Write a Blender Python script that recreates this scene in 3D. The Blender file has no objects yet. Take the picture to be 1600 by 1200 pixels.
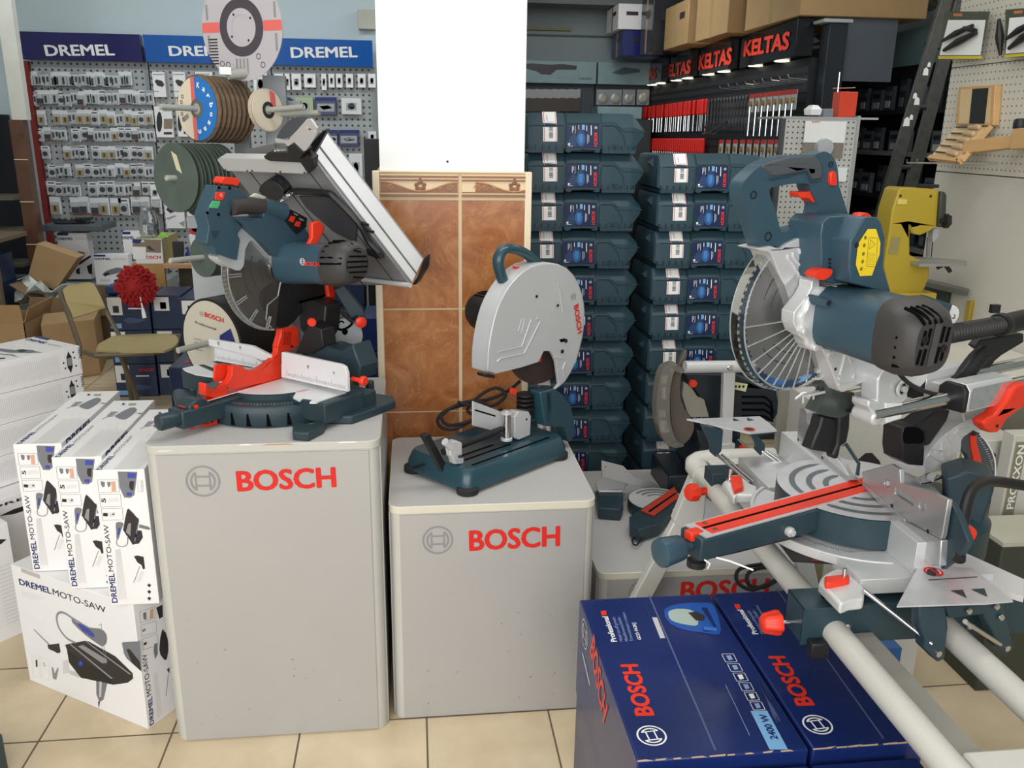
import bpy, bmesh, math, random
from mathutils import Vector, Matrix, geometry
R = random.Random(7)
S = bpy.context.scene
COL = S.collection
V = Vector
# ------------------------------------------------------------ camera
FPX, PITCH, YAW, ROLL, EYE = 1340.17, .2868, .1170, .0147, 1.55
_cy, _sy, _cp, _sp = math.cos(YAW), math.sin(YAW), math.cos(PITCH), math.sin(PITCH)
CF = V((_sy*_cp, _cy*_cp, -_sp)); _r0 = V((_cy, -_sy, 0)); _u0 = _r0.cross(CF)
CR = _r0*math.cos(ROLL)+_u0*math.sin(ROLL); CU = CR.cross(CF)
CC = V((0, 0, EYE))
cam = bpy.data.cameras.new('camera'); camo = bpy.data.objects.new('camera', cam); COL.objects.link(camo)
camo.matrix_world = Matrix(((CR.x, CU.x, -CF.x, 0), (CR.y, CU.y, -CF.y, 0), (CR.z, CU.z, -CF.z, EYE), (0, 0, 0, 1)))
cam.sensor_width = 36; cam.lens = FPX/1600*36; cam.clip_start = .05
S.camera = camo
# ------------------------------------------------------------ light
S.view_settings.view_transform = 'Standard'; S.view_settings.look = 'None'
S.view_settings.exposure = 0.0; S.view_settings.gamma = 1; S.view_settings.use_curve_mapping = False
W = bpy.data.worlds.new('world'); S.world = W; W.use_nodes = True
W.node_tree.nodes['Background'].inputs[0].default_value = (.80, .90, 1, 1)
W.node_tree.nodes['Background'].inputs[1].default_value = .62
def area(name, loc, target, sx, sy, power, col=(1, 1, 1), spread=180):
    l = bpy.data.lights.new(name, 'AREA'); l.shape = 'RECTANGLE'; l.size = sx; l.size_y = sy; l.energy = power; l.color = col
    l.spread = math.radians(spread)
    o = bpy.data.objects.new(name, l); COL.objects.link(o); o.location = loc
    o.rotation_euler = (V(target)-V(loc)).to_track_quat('-Z', 'Y').to_euler(); return o
area('shopfront_daylight', (-1.1, -1.5, 2.1), (0.1, 2.6, .75), 5.0, 2.4, 150, (1, .985, .96))
area('ceiling_tube_front', (0.6, 2.0, 3.05), (0.6, 2.0, 0), 2.6, .35, 26, (.97, .99, 1))
area('ceiling_tube_back', (-1.4, 6.0, 3.05), (-1.4, 6.6, 0), 2.6, .35, 34, (.88, .96, 1))
area('fill_light_far_right', (1.5, 7.4, 3.1), (1.9, 8.2, 0), .5, 2.4, 42, (.92, .97, 1))  # added fill light brightening the back right; no lamp known there
area('ceiling_tube_right', (2.6, 4.2, 3.05), (2.3, 4.6, 0), .4, 2.6, 22, (.92, .97, 1))
# ------------------------------------------------------------ picture rays (a pixel of the photograph to a point of the room)
def ray(x, y): return CF+CR*((x-800)/FPX)-CU*((y-600)/FPX)
def atz(x, y, z): d = ray(x, y); return CC+d*((z-EYE)/d.z)
def aty(x, y, v): d = ray(x, y); return CC+d*(v/d.y)
def atx(x, y, v): d = ray(x, y); return CC+d*(v/d.x)
def atd(x, y, v): return CC+ray(x, y)*v
class PL:
    """a real plane in the room: point and normal (turned towards the viewer)"""
    def __init__(s, p, n):
        s.p = V(p); s.n = V(n).normalized()
        if s.n.dot(CC-s.p) < 0: s.n = -s.n
    def __call__(s, x, y): d = ray(x, y); return CC+d*((s.p-CC).dot(s.n)/d.dot(s.n))
    def off(s, k): return PL(s.p+s.n*k, s.n)
def PY(y): return PL((0, y, 0), (0, -1, 0))
def PX(x): return PL((x, 0, 0), (-1, 0, 0))
def PZ(z): return PL((0, 0, z), (0, 0, 1))
# ------------------------------------------------------------ materials
MATS = {}
def lin(c):
    if isinstance(c, str):
        c = c.lstrip('#'); c = [int(c[i:i+2], 16)/255 for i in (0, 2, 4)]
        c = [x/12.92 if x <= .04045 else ((x+.055)/1.055)**2.4 for x in c]
    return (c[0], c[1], c[2], 1)
def M(name, col, rough=.5, metal=0, var=.06, scale=6, bump=0, bscale=200, trans=0, alpha=1, spec=.5, emit=None, es=1, coat=0, stretch=None, ior=1.45):
    if name in MATS: return MATS[name]
    m = bpy.data.materials.new(name); m.use_nodes = True; nt = m.node_tree; N = nt.nodes; L = nt.links
    b = N['Principled BSDF']; c = lin(col)
    b.inputs['Base Color'].default_value = c; b.inputs['Roughness'].default_value = rough; b.inputs['Metallic'].default_value = metal
    b.inputs['Specular IOR Level'].default_value = spec; b.inputs['IOR'].default_value = ior
    if trans: b.inputs['Transmission Weight'].default_value = trans
    if alpha < 1: b.inputs['Alpha'].default_value = alpha
    if coat: b.inputs['Coat Weight'].default_value = coat; b.inputs['Coat Roughness'].default_value = .1
    if emit: b.inputs['Emission Color'].default_value = lin(emit); b.inputs['Emission Strength'].default_value = es
    tc = N.new('ShaderNodeTexCoord'); mp = N.new('ShaderNodeMapping'); L.new(tc.outputs['Object'], mp.inputs[0])
    if stretch: mp.inputs['Scale'].default_value = stretch
    if var:
        n = N.new('ShaderNodeTexNoise'); n.inputs['Scale'].default_value = scale; n.inputs['Detail'].default_value = 5
        L.new(mp.outputs[0], n.inputs[0])
        mr = N.new('ShaderNodeMapRange'); mr.inputs['From Min'].default_value = .3; mr.inputs['From Max'].default_value = .7
        mr.inputs['To Min'].default_value = 1-var; mr.inputs['To Max'].default_value = 1+var; L.new(n.outputs[0], mr.inputs[0])
        mx = N.new('ShaderNodeVectorMath'); mx.operation = 'SCALE'; mx.inputs[0].default_value = c[:3]; L.new(mr.outputs[0], mx.inputs['Scale'])
        L.new(mx.outputs[0], b.inputs['Base Color'])
        m2 = N.new('ShaderNodeMapRange'); m2.inputs['To Min'].default_value = max(0, rough-.06); m2.inputs['To Max'].default_value = min(1, rough+.06); L.new(n.outputs[0], m2.inputs[0]); L.new(m2.outputs[0], b.inputs['Roughness'])
    if bump:
        n2 = N.new('ShaderNodeTexNoise'); n2.inputs['Scale'].default_value = bscale; n2.inputs['Detail'].default_value = 3
        L.new(mp.outputs[0], n2.inputs[0]); bp = N.new('ShaderNodeBump'); bp.inputs['Strength'].default_value = bump; bp.inputs['Distance'].default_value = .002
        L.new(n2.outputs[0], bp.inputs['Height']); L.new(bp.outputs[0], b.inputs['Normal'])
    MATS[name] = m; return m
def nodes(m): return m.node_tree.nodes, m.node_tree.links, m.node_tree.nodes['Principled BSDF']
def math_n(N, L, op, a, b=None, c=None):
    n = N.new('ShaderNodeMath'); n.operation = op
    for i, v in enumerate((a, b, c)):
        if v is None: continue
        if isinstance(v, (int, float)): n.inputs[i].default_value = v
        else: L.new(v, n.inputs[i])
    return n.outputs[0]
# ------------------------------------------------------------ mesh builder
def sm(pts, n=3, closed=True):
    """Catmull-Rom rounding of an outline"""
    P = [tuple(p) for p in pts]; k = len(P); o = []
    rng = range(k if closed else k-1)
    for i in rng:
        if closed: a, b, c, d = P[(i-1) % k], P[i], P[(i+1) % k], P[(i+2) % k]
        else: a, b, c, d = P[max(i-1, 0)], P[i], P[i+1], P[min(i+2, k-1)]
        for j in range(n):
            t = j/n
            o.append(tuple(.5*(2*b[q]+(c[q]-a[q])*t+(2*a[q]-5*b[q]+4*c[q]-d[q])*t*t+(3*b[q]-a[q]-3*c[q]+d[q])*t**3) for q in range(len(b))))
    if not closed: o.append(P[-1])
    return o
def ell(cx, cy, rx, ry, n=24, a0=0, a1=360, rot=0):
    r = math.radians(rot); o = []
    m = n if a1-a0 >= 360 else n+1
    for i in range(m):
        a = math.radians(a0+(a1-a0)*i/n); u, v = rx*math.cos(a), ry*math.sin(a)
        o.append((cx+u*math.cos(r)-v*math.sin(r), cy+u*math.sin(r)+v*math.cos(r)))
    return o
def frame(n, up=(0, 0, 1)):
    n = V(n).normalized(); up = V(up)
    if abs(n.dot(up.normalized())) > .98: up = V((0, 1, 0))
    x = up.cross(n).normalized(); y = n.cross(x); return x, y, n
class MB:
    def __init__(s): s.v = []; s.f = []; s.m = []; s.mi = []
    def mat(s, m):
        if m not in s.m: s.m.append(m)
        return s.m.index(m)
    def add(s, vs, fs, m):
        b = len(s.v); s.v += [V(p) for p in vs]; k = s.mat(m)
        for f in fs: s.f.append([b+i for i in f]); s.mi.append(k)
        return s
    def quad(s, pts, m): return s.add(pts, [list(range(len(pts)))], m)
    def box(s, c, size, m, rot=None):
        x, y, z = [k/2 for k in size]
        vs = [V((a*x, b*y, d*z)) for d in (-1, 1) for b in (-1, 1) for a in (-1, 1)]
        if rot is not None:
            r = rot if isinstance(rot, Matrix) else Matrix.Rotation(rot, 3, 'Z'); vs = [r @ p for p in vs]
        return s.add([p+V(c) for p in vs], [(0, 2, 3, 1), (4, 5, 7, 6), (0, 1, 5, 4), (2, 6, 7, 3), (0, 4, 6, 2), (1, 3, 7, 5)], m)
    def box2(s, a, b, m):
        a, b = V(a), V(b); return s.box((a+b)/2, [abs(q) for q in (b-a)], m)
    def prism(s, pts, ext, m, holes=()):
        """pts: 3-D outline; ext: extrusion vector (away from the face that is traced)"""
        loops = [[V(p) for p in pts]]+[[V(p) for p in h] for h in holes]; ext = V(ext)
        n = V((0, 0, 0)); L0 = loops[0]
        for i in range(len(L0)): n += (L0[i]-L0[0]).cross(L0[(i+1) % len(L0)]-L0[0])
        flip = n.dot(ext) > 0
        allp = [p for l in loops for p in l]; k = len(allp)
        if len(loops) == 1 : tris = [list(range(k))] if k < 5 else [list(t) for t in geometry.tessellate_polygon(loops)]
        else: tris = [list(t) for t in geometry.tessellate_polygon(loops)]
        fs = []
        def nrm(t): return (allp[t[1]]-allp[t[0]]).cross(allp[t[2]]-allp[t[0]])
        for t in tris:
            if nrm(t).dot(ext) > 0: t = t[::-1]
            fs.append(t); fs.append([k+i for i in t[::-1]])
        b = 0
        for l in loops:
            for i in range(len(l)):
                i0, i1 = b+i, b+(i+1) % len(l)
                fs.append([i0, i1, k+i1, k+i0])
            b += len(l)
        s.add(allp+[p+ext for p in allp], fs, m); return s
    def tr(s, pix, pl, th, m, holes=(), back=0):
        """outline in photo pixels laid on the plane pl, th metres thick, its front `back` metres behind pl"""
        q = pl.off(-back) if back else pl
        return s.prism([pl(*p)-pl.n*back for p in pix], -pl.n*th, m, [[pl(*p)-pl.n*back for p in h] for h in holes])
    def flat(s, pix, pl, m, lift=.0006):
        pts = [pl(*p)+pl.n*lift for p in pix]; return s.cap(pts, m, pl.n)
    def cap(s, pts, m, n=None):
        if len(pts) < 5: t = [list(range(len(pts)))]
        else: t = [list(q) for q in geometry.tessellate_polygon([[V(p) for p in pts]])]
        return s.add(pts, t, m)
    def ringf(s, c, n, r0, r1, m, up=(0, 0, 1), seg=40, a0=0, a1=360, sx=1):
        x, y, n = frame(n, up); vs = []; fs = []
        for i in range(seg+1):
            a = math.radians(a0+(a1-a0)*i/seg); d = x*math.cos(a)*sx+y*math.sin(a); vs += [V(c)+d*r0, V(c)+d*r1]
        for i in range(seg): fs.append((2*i, 2*i+1, 2*i+3, 2*i+2))
        return s.add(vs, fs, m)
    def disc(s, c, n, r, m, seg=40): 
        x, y, n = frame(n); return s.add([V(c)+x*r*math.cos(2*math.pi*i/seg)+y*r*math.sin(2*math.pi*i/seg) for i in range(seg)], [list(range(seg))], m)
    def lathe(s, c, n, prof, m, seg=28, a0=0, a1=360, up=(0, 0, 1), fn=None):
        """prof: (radius, height along n)"""
        x, y, n = frame(n, up); vs = []; fs = []; full = a1-a0 >= 360; k = seg if full else seg+1
        for i in range(k):
            a = math.radians(a0+(a1-a0)*i/seg); g = fn(a) if fn else 1
            for r, h in prof: vs.append(V(c)+(x*math.cos(a)+y*math.sin(a))*r*g+n*h)
        q = len(prof)
        for i in range(seg):
            j = (i+1) % k
            for t in range(q-1):
                if prof[t][0] < 1e-7 and prof[t+1][0] < 1e-7: continue
                fs.append((i*q+t, j*q+t, j*q+t+1, i*q+t+1))
        s.add(vs, fs, m)
        if full:
            b = len(s.v)-len(vs); mi = s.mat(m)
            if prof[0][0] > 1e-6: s.f.append([b+i*q for i in range(k)][::-1]); s.mi.append(mi)
            if prof[-1][0] > 1e-6: s.f.append([b+i*q+q-1 for i in range(k)]); s.mi.append(mi)
        return s
    def cyl(s, a, b, r, m, seg=20, r2=None):
        a, b = V(a), V(b); return s.lathe(a, b-a, [(r, 0), (r if r2 is None else r2, (b-a).length)], m, seg)
    def pipe(s, pts, r, m, seg=10, closed=False, flat=None, up=None):
        P = [V(p) for p in pts]; k = len(P); rr = r if isinstance(r, (list, tuple)) else [r]*k
        T = []
        for i in range(k):
            if closed: t = P[(i+1) % k]-P[i-1]
            else: t = P[min(i+1, k-1)]-P[max(i-1, 0)]
            T.append(t.normalized())
        u = V(up) if up is not None else (V((0, 0, 1)) if abs(T[0].z) < .9 else V((1, 0, 0)))
        vs = []; fs = []
        for i in range(k):
            u = (u-T[i]*u.dot(T[i])).normalized(); w = T[i].cross(u)
            for j in range(seg):
                a = 2*math.pi*j/seg; fl = flat or 1
                vs.append(P[i]+(u*math.cos(a)*fl+w*math.sin(a))*rr[i])
        for i in range(k if closed else k-1):
            i2 = (i+1) % k
            for j in range(seg): fs.append((i*seg+j, i*seg+(j+1) % seg, i2*seg+(j+1) % seg, i2*seg+j))
        if not closed: fs.append(list(range(seg))[::-1]); fs.append([(k-1)*seg+j for j in range(seg)])
        return s.add(vs, fs, m)
    def loft(s, secs, m, cap=True):
        k = len(secs[0]); vs = [V(p) for q in secs for p in q]; fs = []
        for i in range(len(secs)-1):
            for j in range(k): fs.append((i*k+j, i*k+(j+1) % k, (i+1)*k+(j+1) % k, (i+1)*k+j))
        if cap: fs.append(list(range(k))[::-1]); fs.append([(len(secs)-1)*k+j for j in range(k)])
        return s.add(vs, fs, m)
    def text(s, body, A, B, up, h, m, bold=.0, lift=.0008, th=0, sp=1.0, shear=0):
        """letters fitted from A to B (baseline), h tall along up; flat print"""
        vs, fs = glyphs(body, bold, sp, shear)
        if not vs: return s
        x0 = min(p[0] for p in vs); x1 = max(p[0] for p in vs); y0 = 0 if not any(c in 'gjpqy,' for c in body) else 0
        y1 = .73
        A, B, up = V(A), V(B), V(up).normalized(); X = B-A; n = X.cross(up).normalized()
        if n.dot(CC-A) < 0 and not th: n = -n
        up = up-X.normalized()*up.dot(X.normalized()); up.normalize()
        vv = [A+X*((p[0]-x0)/(x1-x0))+up*((p[1]-y0)/(y1-y0)*h)+n*(lift+p[2]) for p in vs]
        return s.add(vv, fs, m)
    def ptext(s, body, a, b, c, pl, m, bold=0, lift=.0008, sp=1.0):
        """a, b: pixel ends of the baseline, c: pixel of the top of the first letter"""
        A, B, Cp = pl(*a), pl(*b), pl(*c); u = Cp-A
        return s.text(body, A, B, u-(B-A).normalized()*u.dot((B-A).normalized()), (u-(B-A).normalized()*u.dot((B-A).normalized())).length, m, bold, lift, 0, sp)
    def logo(s, c, n, r, m, up=(0, 0, 1), lift=.0008, w=.11):
        """armature-in-a-ring emblem"""
        x, y, n = frame(n, up); c = V(c)+n*lift
        def P(u, v): return c+x*u*r+y*v*r
        s.ringf(c, n, r*(1-w), r, m, up, 40)
        # anchor: two curved pole shoes and bar pair
        for sg in (-1, 1):
            o = []; i_ = []
            for k in range(13):
                a = math.radians(-52+104*k/12); o.append(P(sg*.74*math.cos(a), .74*math.sin(a)))
            cc = [P(sg*.455, .583), P(sg*.36, .583), P(sg*.36, -.583), P(sg*.455, -.583)]
            prev = None
            inn = []
            for k in range(13):
                t = -52+104*k/12; a = math.radians(t); inn.append(P(sg*max(.455, .62*math.cos(a)), max(-.47, min(.47, .62*math.sin(a)))))
            for k in range(12): s.add([o[k], o[k+1], inn[k+1], inn[k]], [(0, 1, 2, 3)], m)
            s.add([P(sg*.36, .583), P(sg*.455, .583), P(sg*.455, -.583), P(sg*.36, -.583)], [(0, 1, 2, 3)], m)
        for v in (.24, -.34): s.add([P(-.36, v), P(.36, v), P(.36, v+.10), P(-.36, v+.10)], [(0, 1, 2, 3)], m)
        return s
    def xf(s, mat):
        s.v = [mat @ p for p in s.v]; return s
    def build(s, name, parent=None, loc=None, bevel=0, seg=2, smooth=35, label=None, cat=None, group=None, kind=None, sub=0):
        me = bpy.data.meshes.new(name); o = bpy.data.objects.new(name, me); COL.objects.link(o)
        if parent is not None:
            o.parent = parent; off = wloc(parent)
        else:
            if loc is None and s.v:
                xs = [p.x for p in s.v]; ys = [p.y for p in s.v]; zs = [p.z for p in s.v]
                loc = V(((min(xs)+max(xs))/2, (min(ys)+max(ys))/2, min(zs)))
            off = V(loc or (0, 0, 0)); o.location = off
        me.from_pydata([p-off for p in s.v], [], s.f)
        for m in s.m: me.materials.append(m)
        me.polygons.foreach_set('material_index', s.mi)
        bm = bmesh.new(); bm.from_mesh(me)
        bmesh.ops.recalc_face_normals(bm, faces=bm.faces)
        bm.to_mesh(me); bm.free()
        if smooth:
            me.shade_smooth(); me.set_sharp_from_angle(angle=math.radians(smooth))
        if bevel:
            b = o.modifiers.new('bevel', 'BEVEL'); b.width = bevel; b.segments = seg; b.limit_method = 'ANGLE'; b.angle_limit = math.radians(40); b.harden_normals = False
            b.use_clamp_overlap = True
        if sub: b = o.modifiers.new('sub', 'SUBSURF'); b.levels = sub; b.render_levels = sub
        tag(o, label, cat, group, kind); return o
def wloc(o):
    p = V((0, 0, 0))
    while o is not None: p = p+o.location; o = o.parent
    return p
def tag(o, label=None, cat=None, group=None, kind=None):
    if label: o['label'] = label
    if cat: o['category'] = cat
    if group: o['group'] = group
    if kind: o['kind'] = kind
    return o
def thing(name, label, cat, loc, group=None):
    o = bpy.data.objects.new(name, None); COL.objects.link(o); o.location = loc; o.empty_display_size = .05
    return tag(o, label, cat, group)
def struct(mb, name, bevel=0, **k): return mb.build(name, bevel=bevel, kind='structure', **k)
def dup(root, loc, rotz=None, label=None, group=None, scale=None):
    def cp(o, par):
        c = o.copy(); COL.objects.link(c); c.parent = par
        for ch in KIDS.get(o.name, None) or list(o.children): cp(ch, c)
        return c
    r = cp(root, None); r.location = loc
    if rotz is not None: r.rotation_euler = (0, 0, rotz)
    if scale: r.scale = scale
    if label: r['label'] = label
    if group: r['group'] = group
    return r
KIDS = {}
GL = {}
def glyphs(body, bold, sp, shear):
    key = (body, bold, sp, shear)
    if key in GL: return GL[key]
    cu = bpy.data.curves.new('t', 'FONT'); cu.body = body; cu.resolution_u = 3; cu.space_character = sp; cu.shear = shear; cu.size = 1
    o = bpy.data.objects.new('t', cu); COL.objects.link(o)
    dg = bpy.context.evaluated_depsgraph_get(); e = o.evaluated_get(dg); me = e.to_mesh()
    vs = [tuple(v.co) for v in me.vertices]; fs = [list(p.vertices) for p in me.polygons]
    if bold > 0:
        v0, f0 = list(vs), list(fs); k = len(v0); vs = []; fs = []
        for j, (dx, dy) in enumerate(((0, 0), (bold, 0), (-bold, 0), (0, bold*.7), (0, -bold*.7), (bold*.7, bold*.5), (-bold*.7, bold*.5), (bold*.7, -bold*.5), (-bold*.7, -bold*.5))):
            vs += [(p[0]+dx, p[1]+dy, j*2.5e-5) for p in v0]; fs += [[i+j*k for i in f] for f in f0]
    e.to_mesh_clear(); bpy.data.objects.remove(o); bpy.data.curves.remove(cu)
    GL[key] = (vs, fs); return GL[key]
# ------------------------------------------------------------ common materials
TEAL = M('teal_plastic', '#2b4452', .42, bump=.15, bscale=500, var=.04)
TEALD = M('teal_paint', '#273c44', .38, var=.04)
TEALG = M('teal_case', '#2c454f', .48, var=.05, bump=.1, bscale=300)
BLK = M('black_plastic', '#1d1c1e', .45, var=.05)
BLKR = M('black_rubber', '#232226', .75, var=.05)
DGREY = M('dark_grey_rubber', '#4a4f55', .7, bump=.4, bscale=350)
REDP = M('red_plastic', '#e2381f', .35, var=.04)
REDD = M('red_print', '#d9251d', .5, var=0)
ALU = M('cast_aluminium', '#d2d3d4', .36, .35, var=.04, bump=.1, bscale=300)
ALUB = M('brushed_aluminium', '#d0d0d3', .34, .45, var=.05, scale=40, stretch=(1, 1, 12))
ALUP = M('pale_aluminium', '#cfcfd0', .42, .35, var=.03)
CHR = M('polished_steel', '#d8d9db', .13, 1, var=0)
STEEL = M('blade_steel', '#8e8d90', .24, .9, var=.05, scale=30)
SILV = M('silver_paint', '#c3c3c2', .36, .25, var=.03)
WHT = M('white_print', '#f2f2f0', .5, var=0)
PAPER = M('white_carton', '#eceaea', .42, var=.015)
GREYP = M('grey_print', '#8e8d8c', .55, var=0)
LGREY = M('light_grey_print', '#c4c3c4', .55, var=0)
BLKP = M('black_print', '#232327', .5, var=0)
NAVYP = M('navy_print', '#1d2a6b', .5, var=0)
NAVY = M('navy_carton', '#182a63', .28, var=.08, scale=4)
NAVYD = M('dark_navy_carton', '#1c2740', .4, var=.1)
KRAFT = M('kraft_cardboard', '#a98a63', .75, var=.07, scale=8)
KRAFTD = M('kraft_cardboard_dull', '#80664a', .8, var=.07, scale=8)
YEL = M('yellow_sticker', '#f2d22a', .4, var=0)
CLEAR = M('clear_plastic', '#f4f6f6', .06, trans=1, var=0, ior=1.2)
# ------------------------------------------------------------ floor
fm = M('floor_tile', '#decdb0', .22, var=0); N, L, b = nodes(fm)
tc = N['Texture Coordinate'] if 'Texture Coordinate' in N else [n for n in N if n.type == 'TEX_COORD'][0]
sx = N.new('ShaderNodeSeparateXYZ'); L.new(tc.outputs['Object'], sx.inputs[0])
TS, TX, TY = .3371, -.9974, 2.014
def edge(o, off):
    a = math_n(N, L, 'DIVIDE', math_n(N, L, 'SUBTRACT', o, off), TS); fr = math_n(N, L, 'FRACT', a)
    return math_n(N, L, 'MINIMUM', fr, math_n(N, L, 'SUBTRACT', 1.0, fr)), math_n(N, L, 'FLOOR', a)
ex, ix = edge(sx.outputs[0], TX); ey, iy = edge(sx.outputs[1], TY)
g = math_n(N, L, 'LESS_THAN', math_n(N, L, 'MINIMUM', ex, ey), .0075)
n1 = N.new('ShaderNodeTexNoise'); n1.inputs['Scale'].default_value = 5; n1.inputs['Detail'].default_value = 8; n1.inputs['Roughness'].default_value = .6
L.new(tc.outputs['Object'], n1.inputs[0])
wn = N.new('ShaderNodeTexWhiteNoise'); wn.noise_dimensions = '2D'; cx_ = N.new('ShaderNodeCombineXYZ'); L.new(ix, cx_.inputs[0]); L.new(iy, cx_.inputs[1]); L.new(cx_.outputs[0], wn.inputs[0])
cr = N.new('ShaderNodeValToRGB'); cr.color_ramp.elements[0].position = .3; cr.color_ramp.elements[0].color = lin('#c6b292'); cr.color_ramp.elements[1].position = .7; cr.color_ramp.elements[1].color = lin('#dbcaab')
L.new(n1.outputs[0], cr.inputs[0])
sc = N.new('ShaderNodeVectorMath'); sc.operation = 'SCALE'; L.new(cr.outputs[0], sc.inputs[0]); L.new(math_n(N, L, 'MULTIPLY_ADD', wn.outputs[0], .07, .96), sc.inputs['Scale'])
mx = N.new('ShaderNodeMix'); mx.data_type = 'RGBA'; L.new(g, mx.inputs[0]); L.new(sc.outputs[0], mx.inputs[6]); mx.inputs[7].default_value = lin('#6a5a48'); L.new(mx.outputs[2], b.inputs['Base Color'])
L.new(math_n(N, L, 'MULTIPLY_ADD', g, .6, .22), b.inputs['Roughness'])
bp = N.new('ShaderNodeBump'); bp.inputs['Distance'].default_value = .002; bp.invert = True; L.new(g, bp.inputs['Height']); L.new(bp.outputs[0], b.inputs['Normal'])
o = struct(MB().box2((-5, -2.5, -.05), (5.2, 10.4, 0), fm), 'floor', loc=(0, 0, 0))
# ------------------------------------------------------------ walls
wb = M('pale_blue_wall', '#c3d2d6', .6, var=.02, scale=2); wg = M('dull_grey_wall', '#97a3a4', .7, var=.03, scale=2); ww = M('white_wall', '#f6f5f3', .6, var=.01)
struct(MB().box2((-5, 7.9, 0), (.9, 8.05, 3.2), wb), 'wall_back_left')
struct(MB().box2((.8, 9.9, 0), (5.2, 10.05, 3.2), wg), 'wall_back_right')
struct(MB().box2((.75, 8.05, 0), (.9, 9.9, 3.2), wg), 'wall_back_return')
struct(MB().box2((-5.1, -2.5, 0), (-5, 8.05, 3.2), wb), 'wall_left')
struct(MB().box2((4.2, -2.5, 0), (4.3, 9.9, 3.2), wg), 'wall_right')
struct(MB().box2((-5.1, -2.5, 3.2), (5.2, 10.4, 3.3), M('ceiling_paint', '#dfe0dd', .7, var=.02)), 'ceiling')
struct(MB().box2((1.0, 9.2, 2.78), (4.1, 9.55, 3.2), M('beam_paint', '#6b6f70', .7)), 'ceiling_beam')
mb = MB(); mb.box2((.9, 9.86, 2.545), (2.4, 9.9, 2.56), M('ledge_grey', '#5c6365', .6)); mb.box2((.9, 9.85, 2.60), (1.75, 9.9, 2.63), M('yellowed_trim', '#8a8a5c', .6))
struct(mb, 'trim_1')
# shopfront piers beside the camera keep the room closed; the opening between them is the street
# ------------------------------------------------------------ pillar in the middle
PF = 2.575; p0, p1 = -.103, .343
rm = M('brown_marble_tile', '#9c6038', .18, var=0); N, L, b = nodes(rm); tc = [n for n in N if n.type == 'TEX_COORD'][0]
n1 = N.new('ShaderNodeTexNoise'); n1.inputs['Scale'].default_value = 7; n1.inputs['Detail'].default_value = 9; n1.inputs['Roughness'].default_value = .68; n1.inputs['Distortion'].default_value = 1.4; L.new(tc.outputs['Object'], n1.inputs[0])
cr = N.new('ShaderNodeValToRGB'); e = cr.color_ramp.elements; e[0].position = .25; e[0].color = lin('#7d4a2c'); e[1].position = .75; e[1].color = lin('#c08a58')
m_ = cr.color_ramp.elements.new(.48); m_.color = lin('#a0643a'); L.new(n1.outputs[0], cr.inputs[0])
vn = N.new('ShaderNodeTexNoise'); vn.inputs['Scale'].default_value = 5; vn.inputs['Detail'].default_value = 5; vn.inputs['Distortion'].default_value = 2.2
mpv = N.new('ShaderNodeMapping'); mpv.inputs['Rotation'].default_value = (0, .7, 0); mpv.inputs['Scale'].default_value = (1.6, 1, .8); L.new(tc.outputs['Object'], mpv.inputs[0]); L.new(mpv.outputs[0], vn.inputs[0])
vv = math_n(N, L, 'ABSOLUTE', math_n(N, L, 'SUBTRACT', vn.outputs[0], .5)); vl = math_n(N, L, 'LESS_THAN', vv, .0035); 
vm = math_n(N, L, 'MULTIPLY', vl, .22)
mx = N.new('ShaderNodeMix'); mx.data_type = 'RGBA'; L.new(vm, mx.inputs[0]); L.new(cr.outputs[0], mx.inputs[6]); mx.inputs[7].default_value = lin('#dcb68c'); L.new(mx.outputs[2], b.inputs['Base Color'])
grout = M('cream_grout', '#d9c3a0', .6, var=.04); btile = M('cream_border_tile', '#dcc49c', .3, var=.05); brn = M('brown_relief', '#8c5f40', .35, var=.12, scale=60)
brn2 = M('light_brown_relief', '#b98a63', .35, var=.1, scale=60)
pil = thing('pillar', None, None, (0.12, PF+.2, 0)); pil['kind'] = 'structure'
mb = MB(); mb.box2((p0+.012, PF+.012, 0), (p1-.012, PF+.40, 3.2), ww); mb.build('plaster_core', pil)
tt = 1.432
mb = MB(); mb.box2((p0, PF+.004, 0), (p1, PF+.41, tt), grout)
cols = [(p0+.012, .135), (.146, p1-.010)]; rows = []
z = 1.352
for k in range(5):
    lo = max(z-.322, .0) if k < 4 else 0
    rows.append((lo, z)); z = lo-.0055
    if z < .02: break
for x0, x1 in cols:
    for lo, hi in rows: mb.box2((x0, PF, lo), (x1, PF+.01, hi), rm)
for side, xx in ((-1, p0), (1, p1)):
    for lo, hi in rows: mb.box2((xx-.004*(side < 0), PF+.02, lo), (xx+.004*(side > 0), PF+.39, hi), rm)
mb.build('tile_cladding', pil)
mb = MB()
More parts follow.
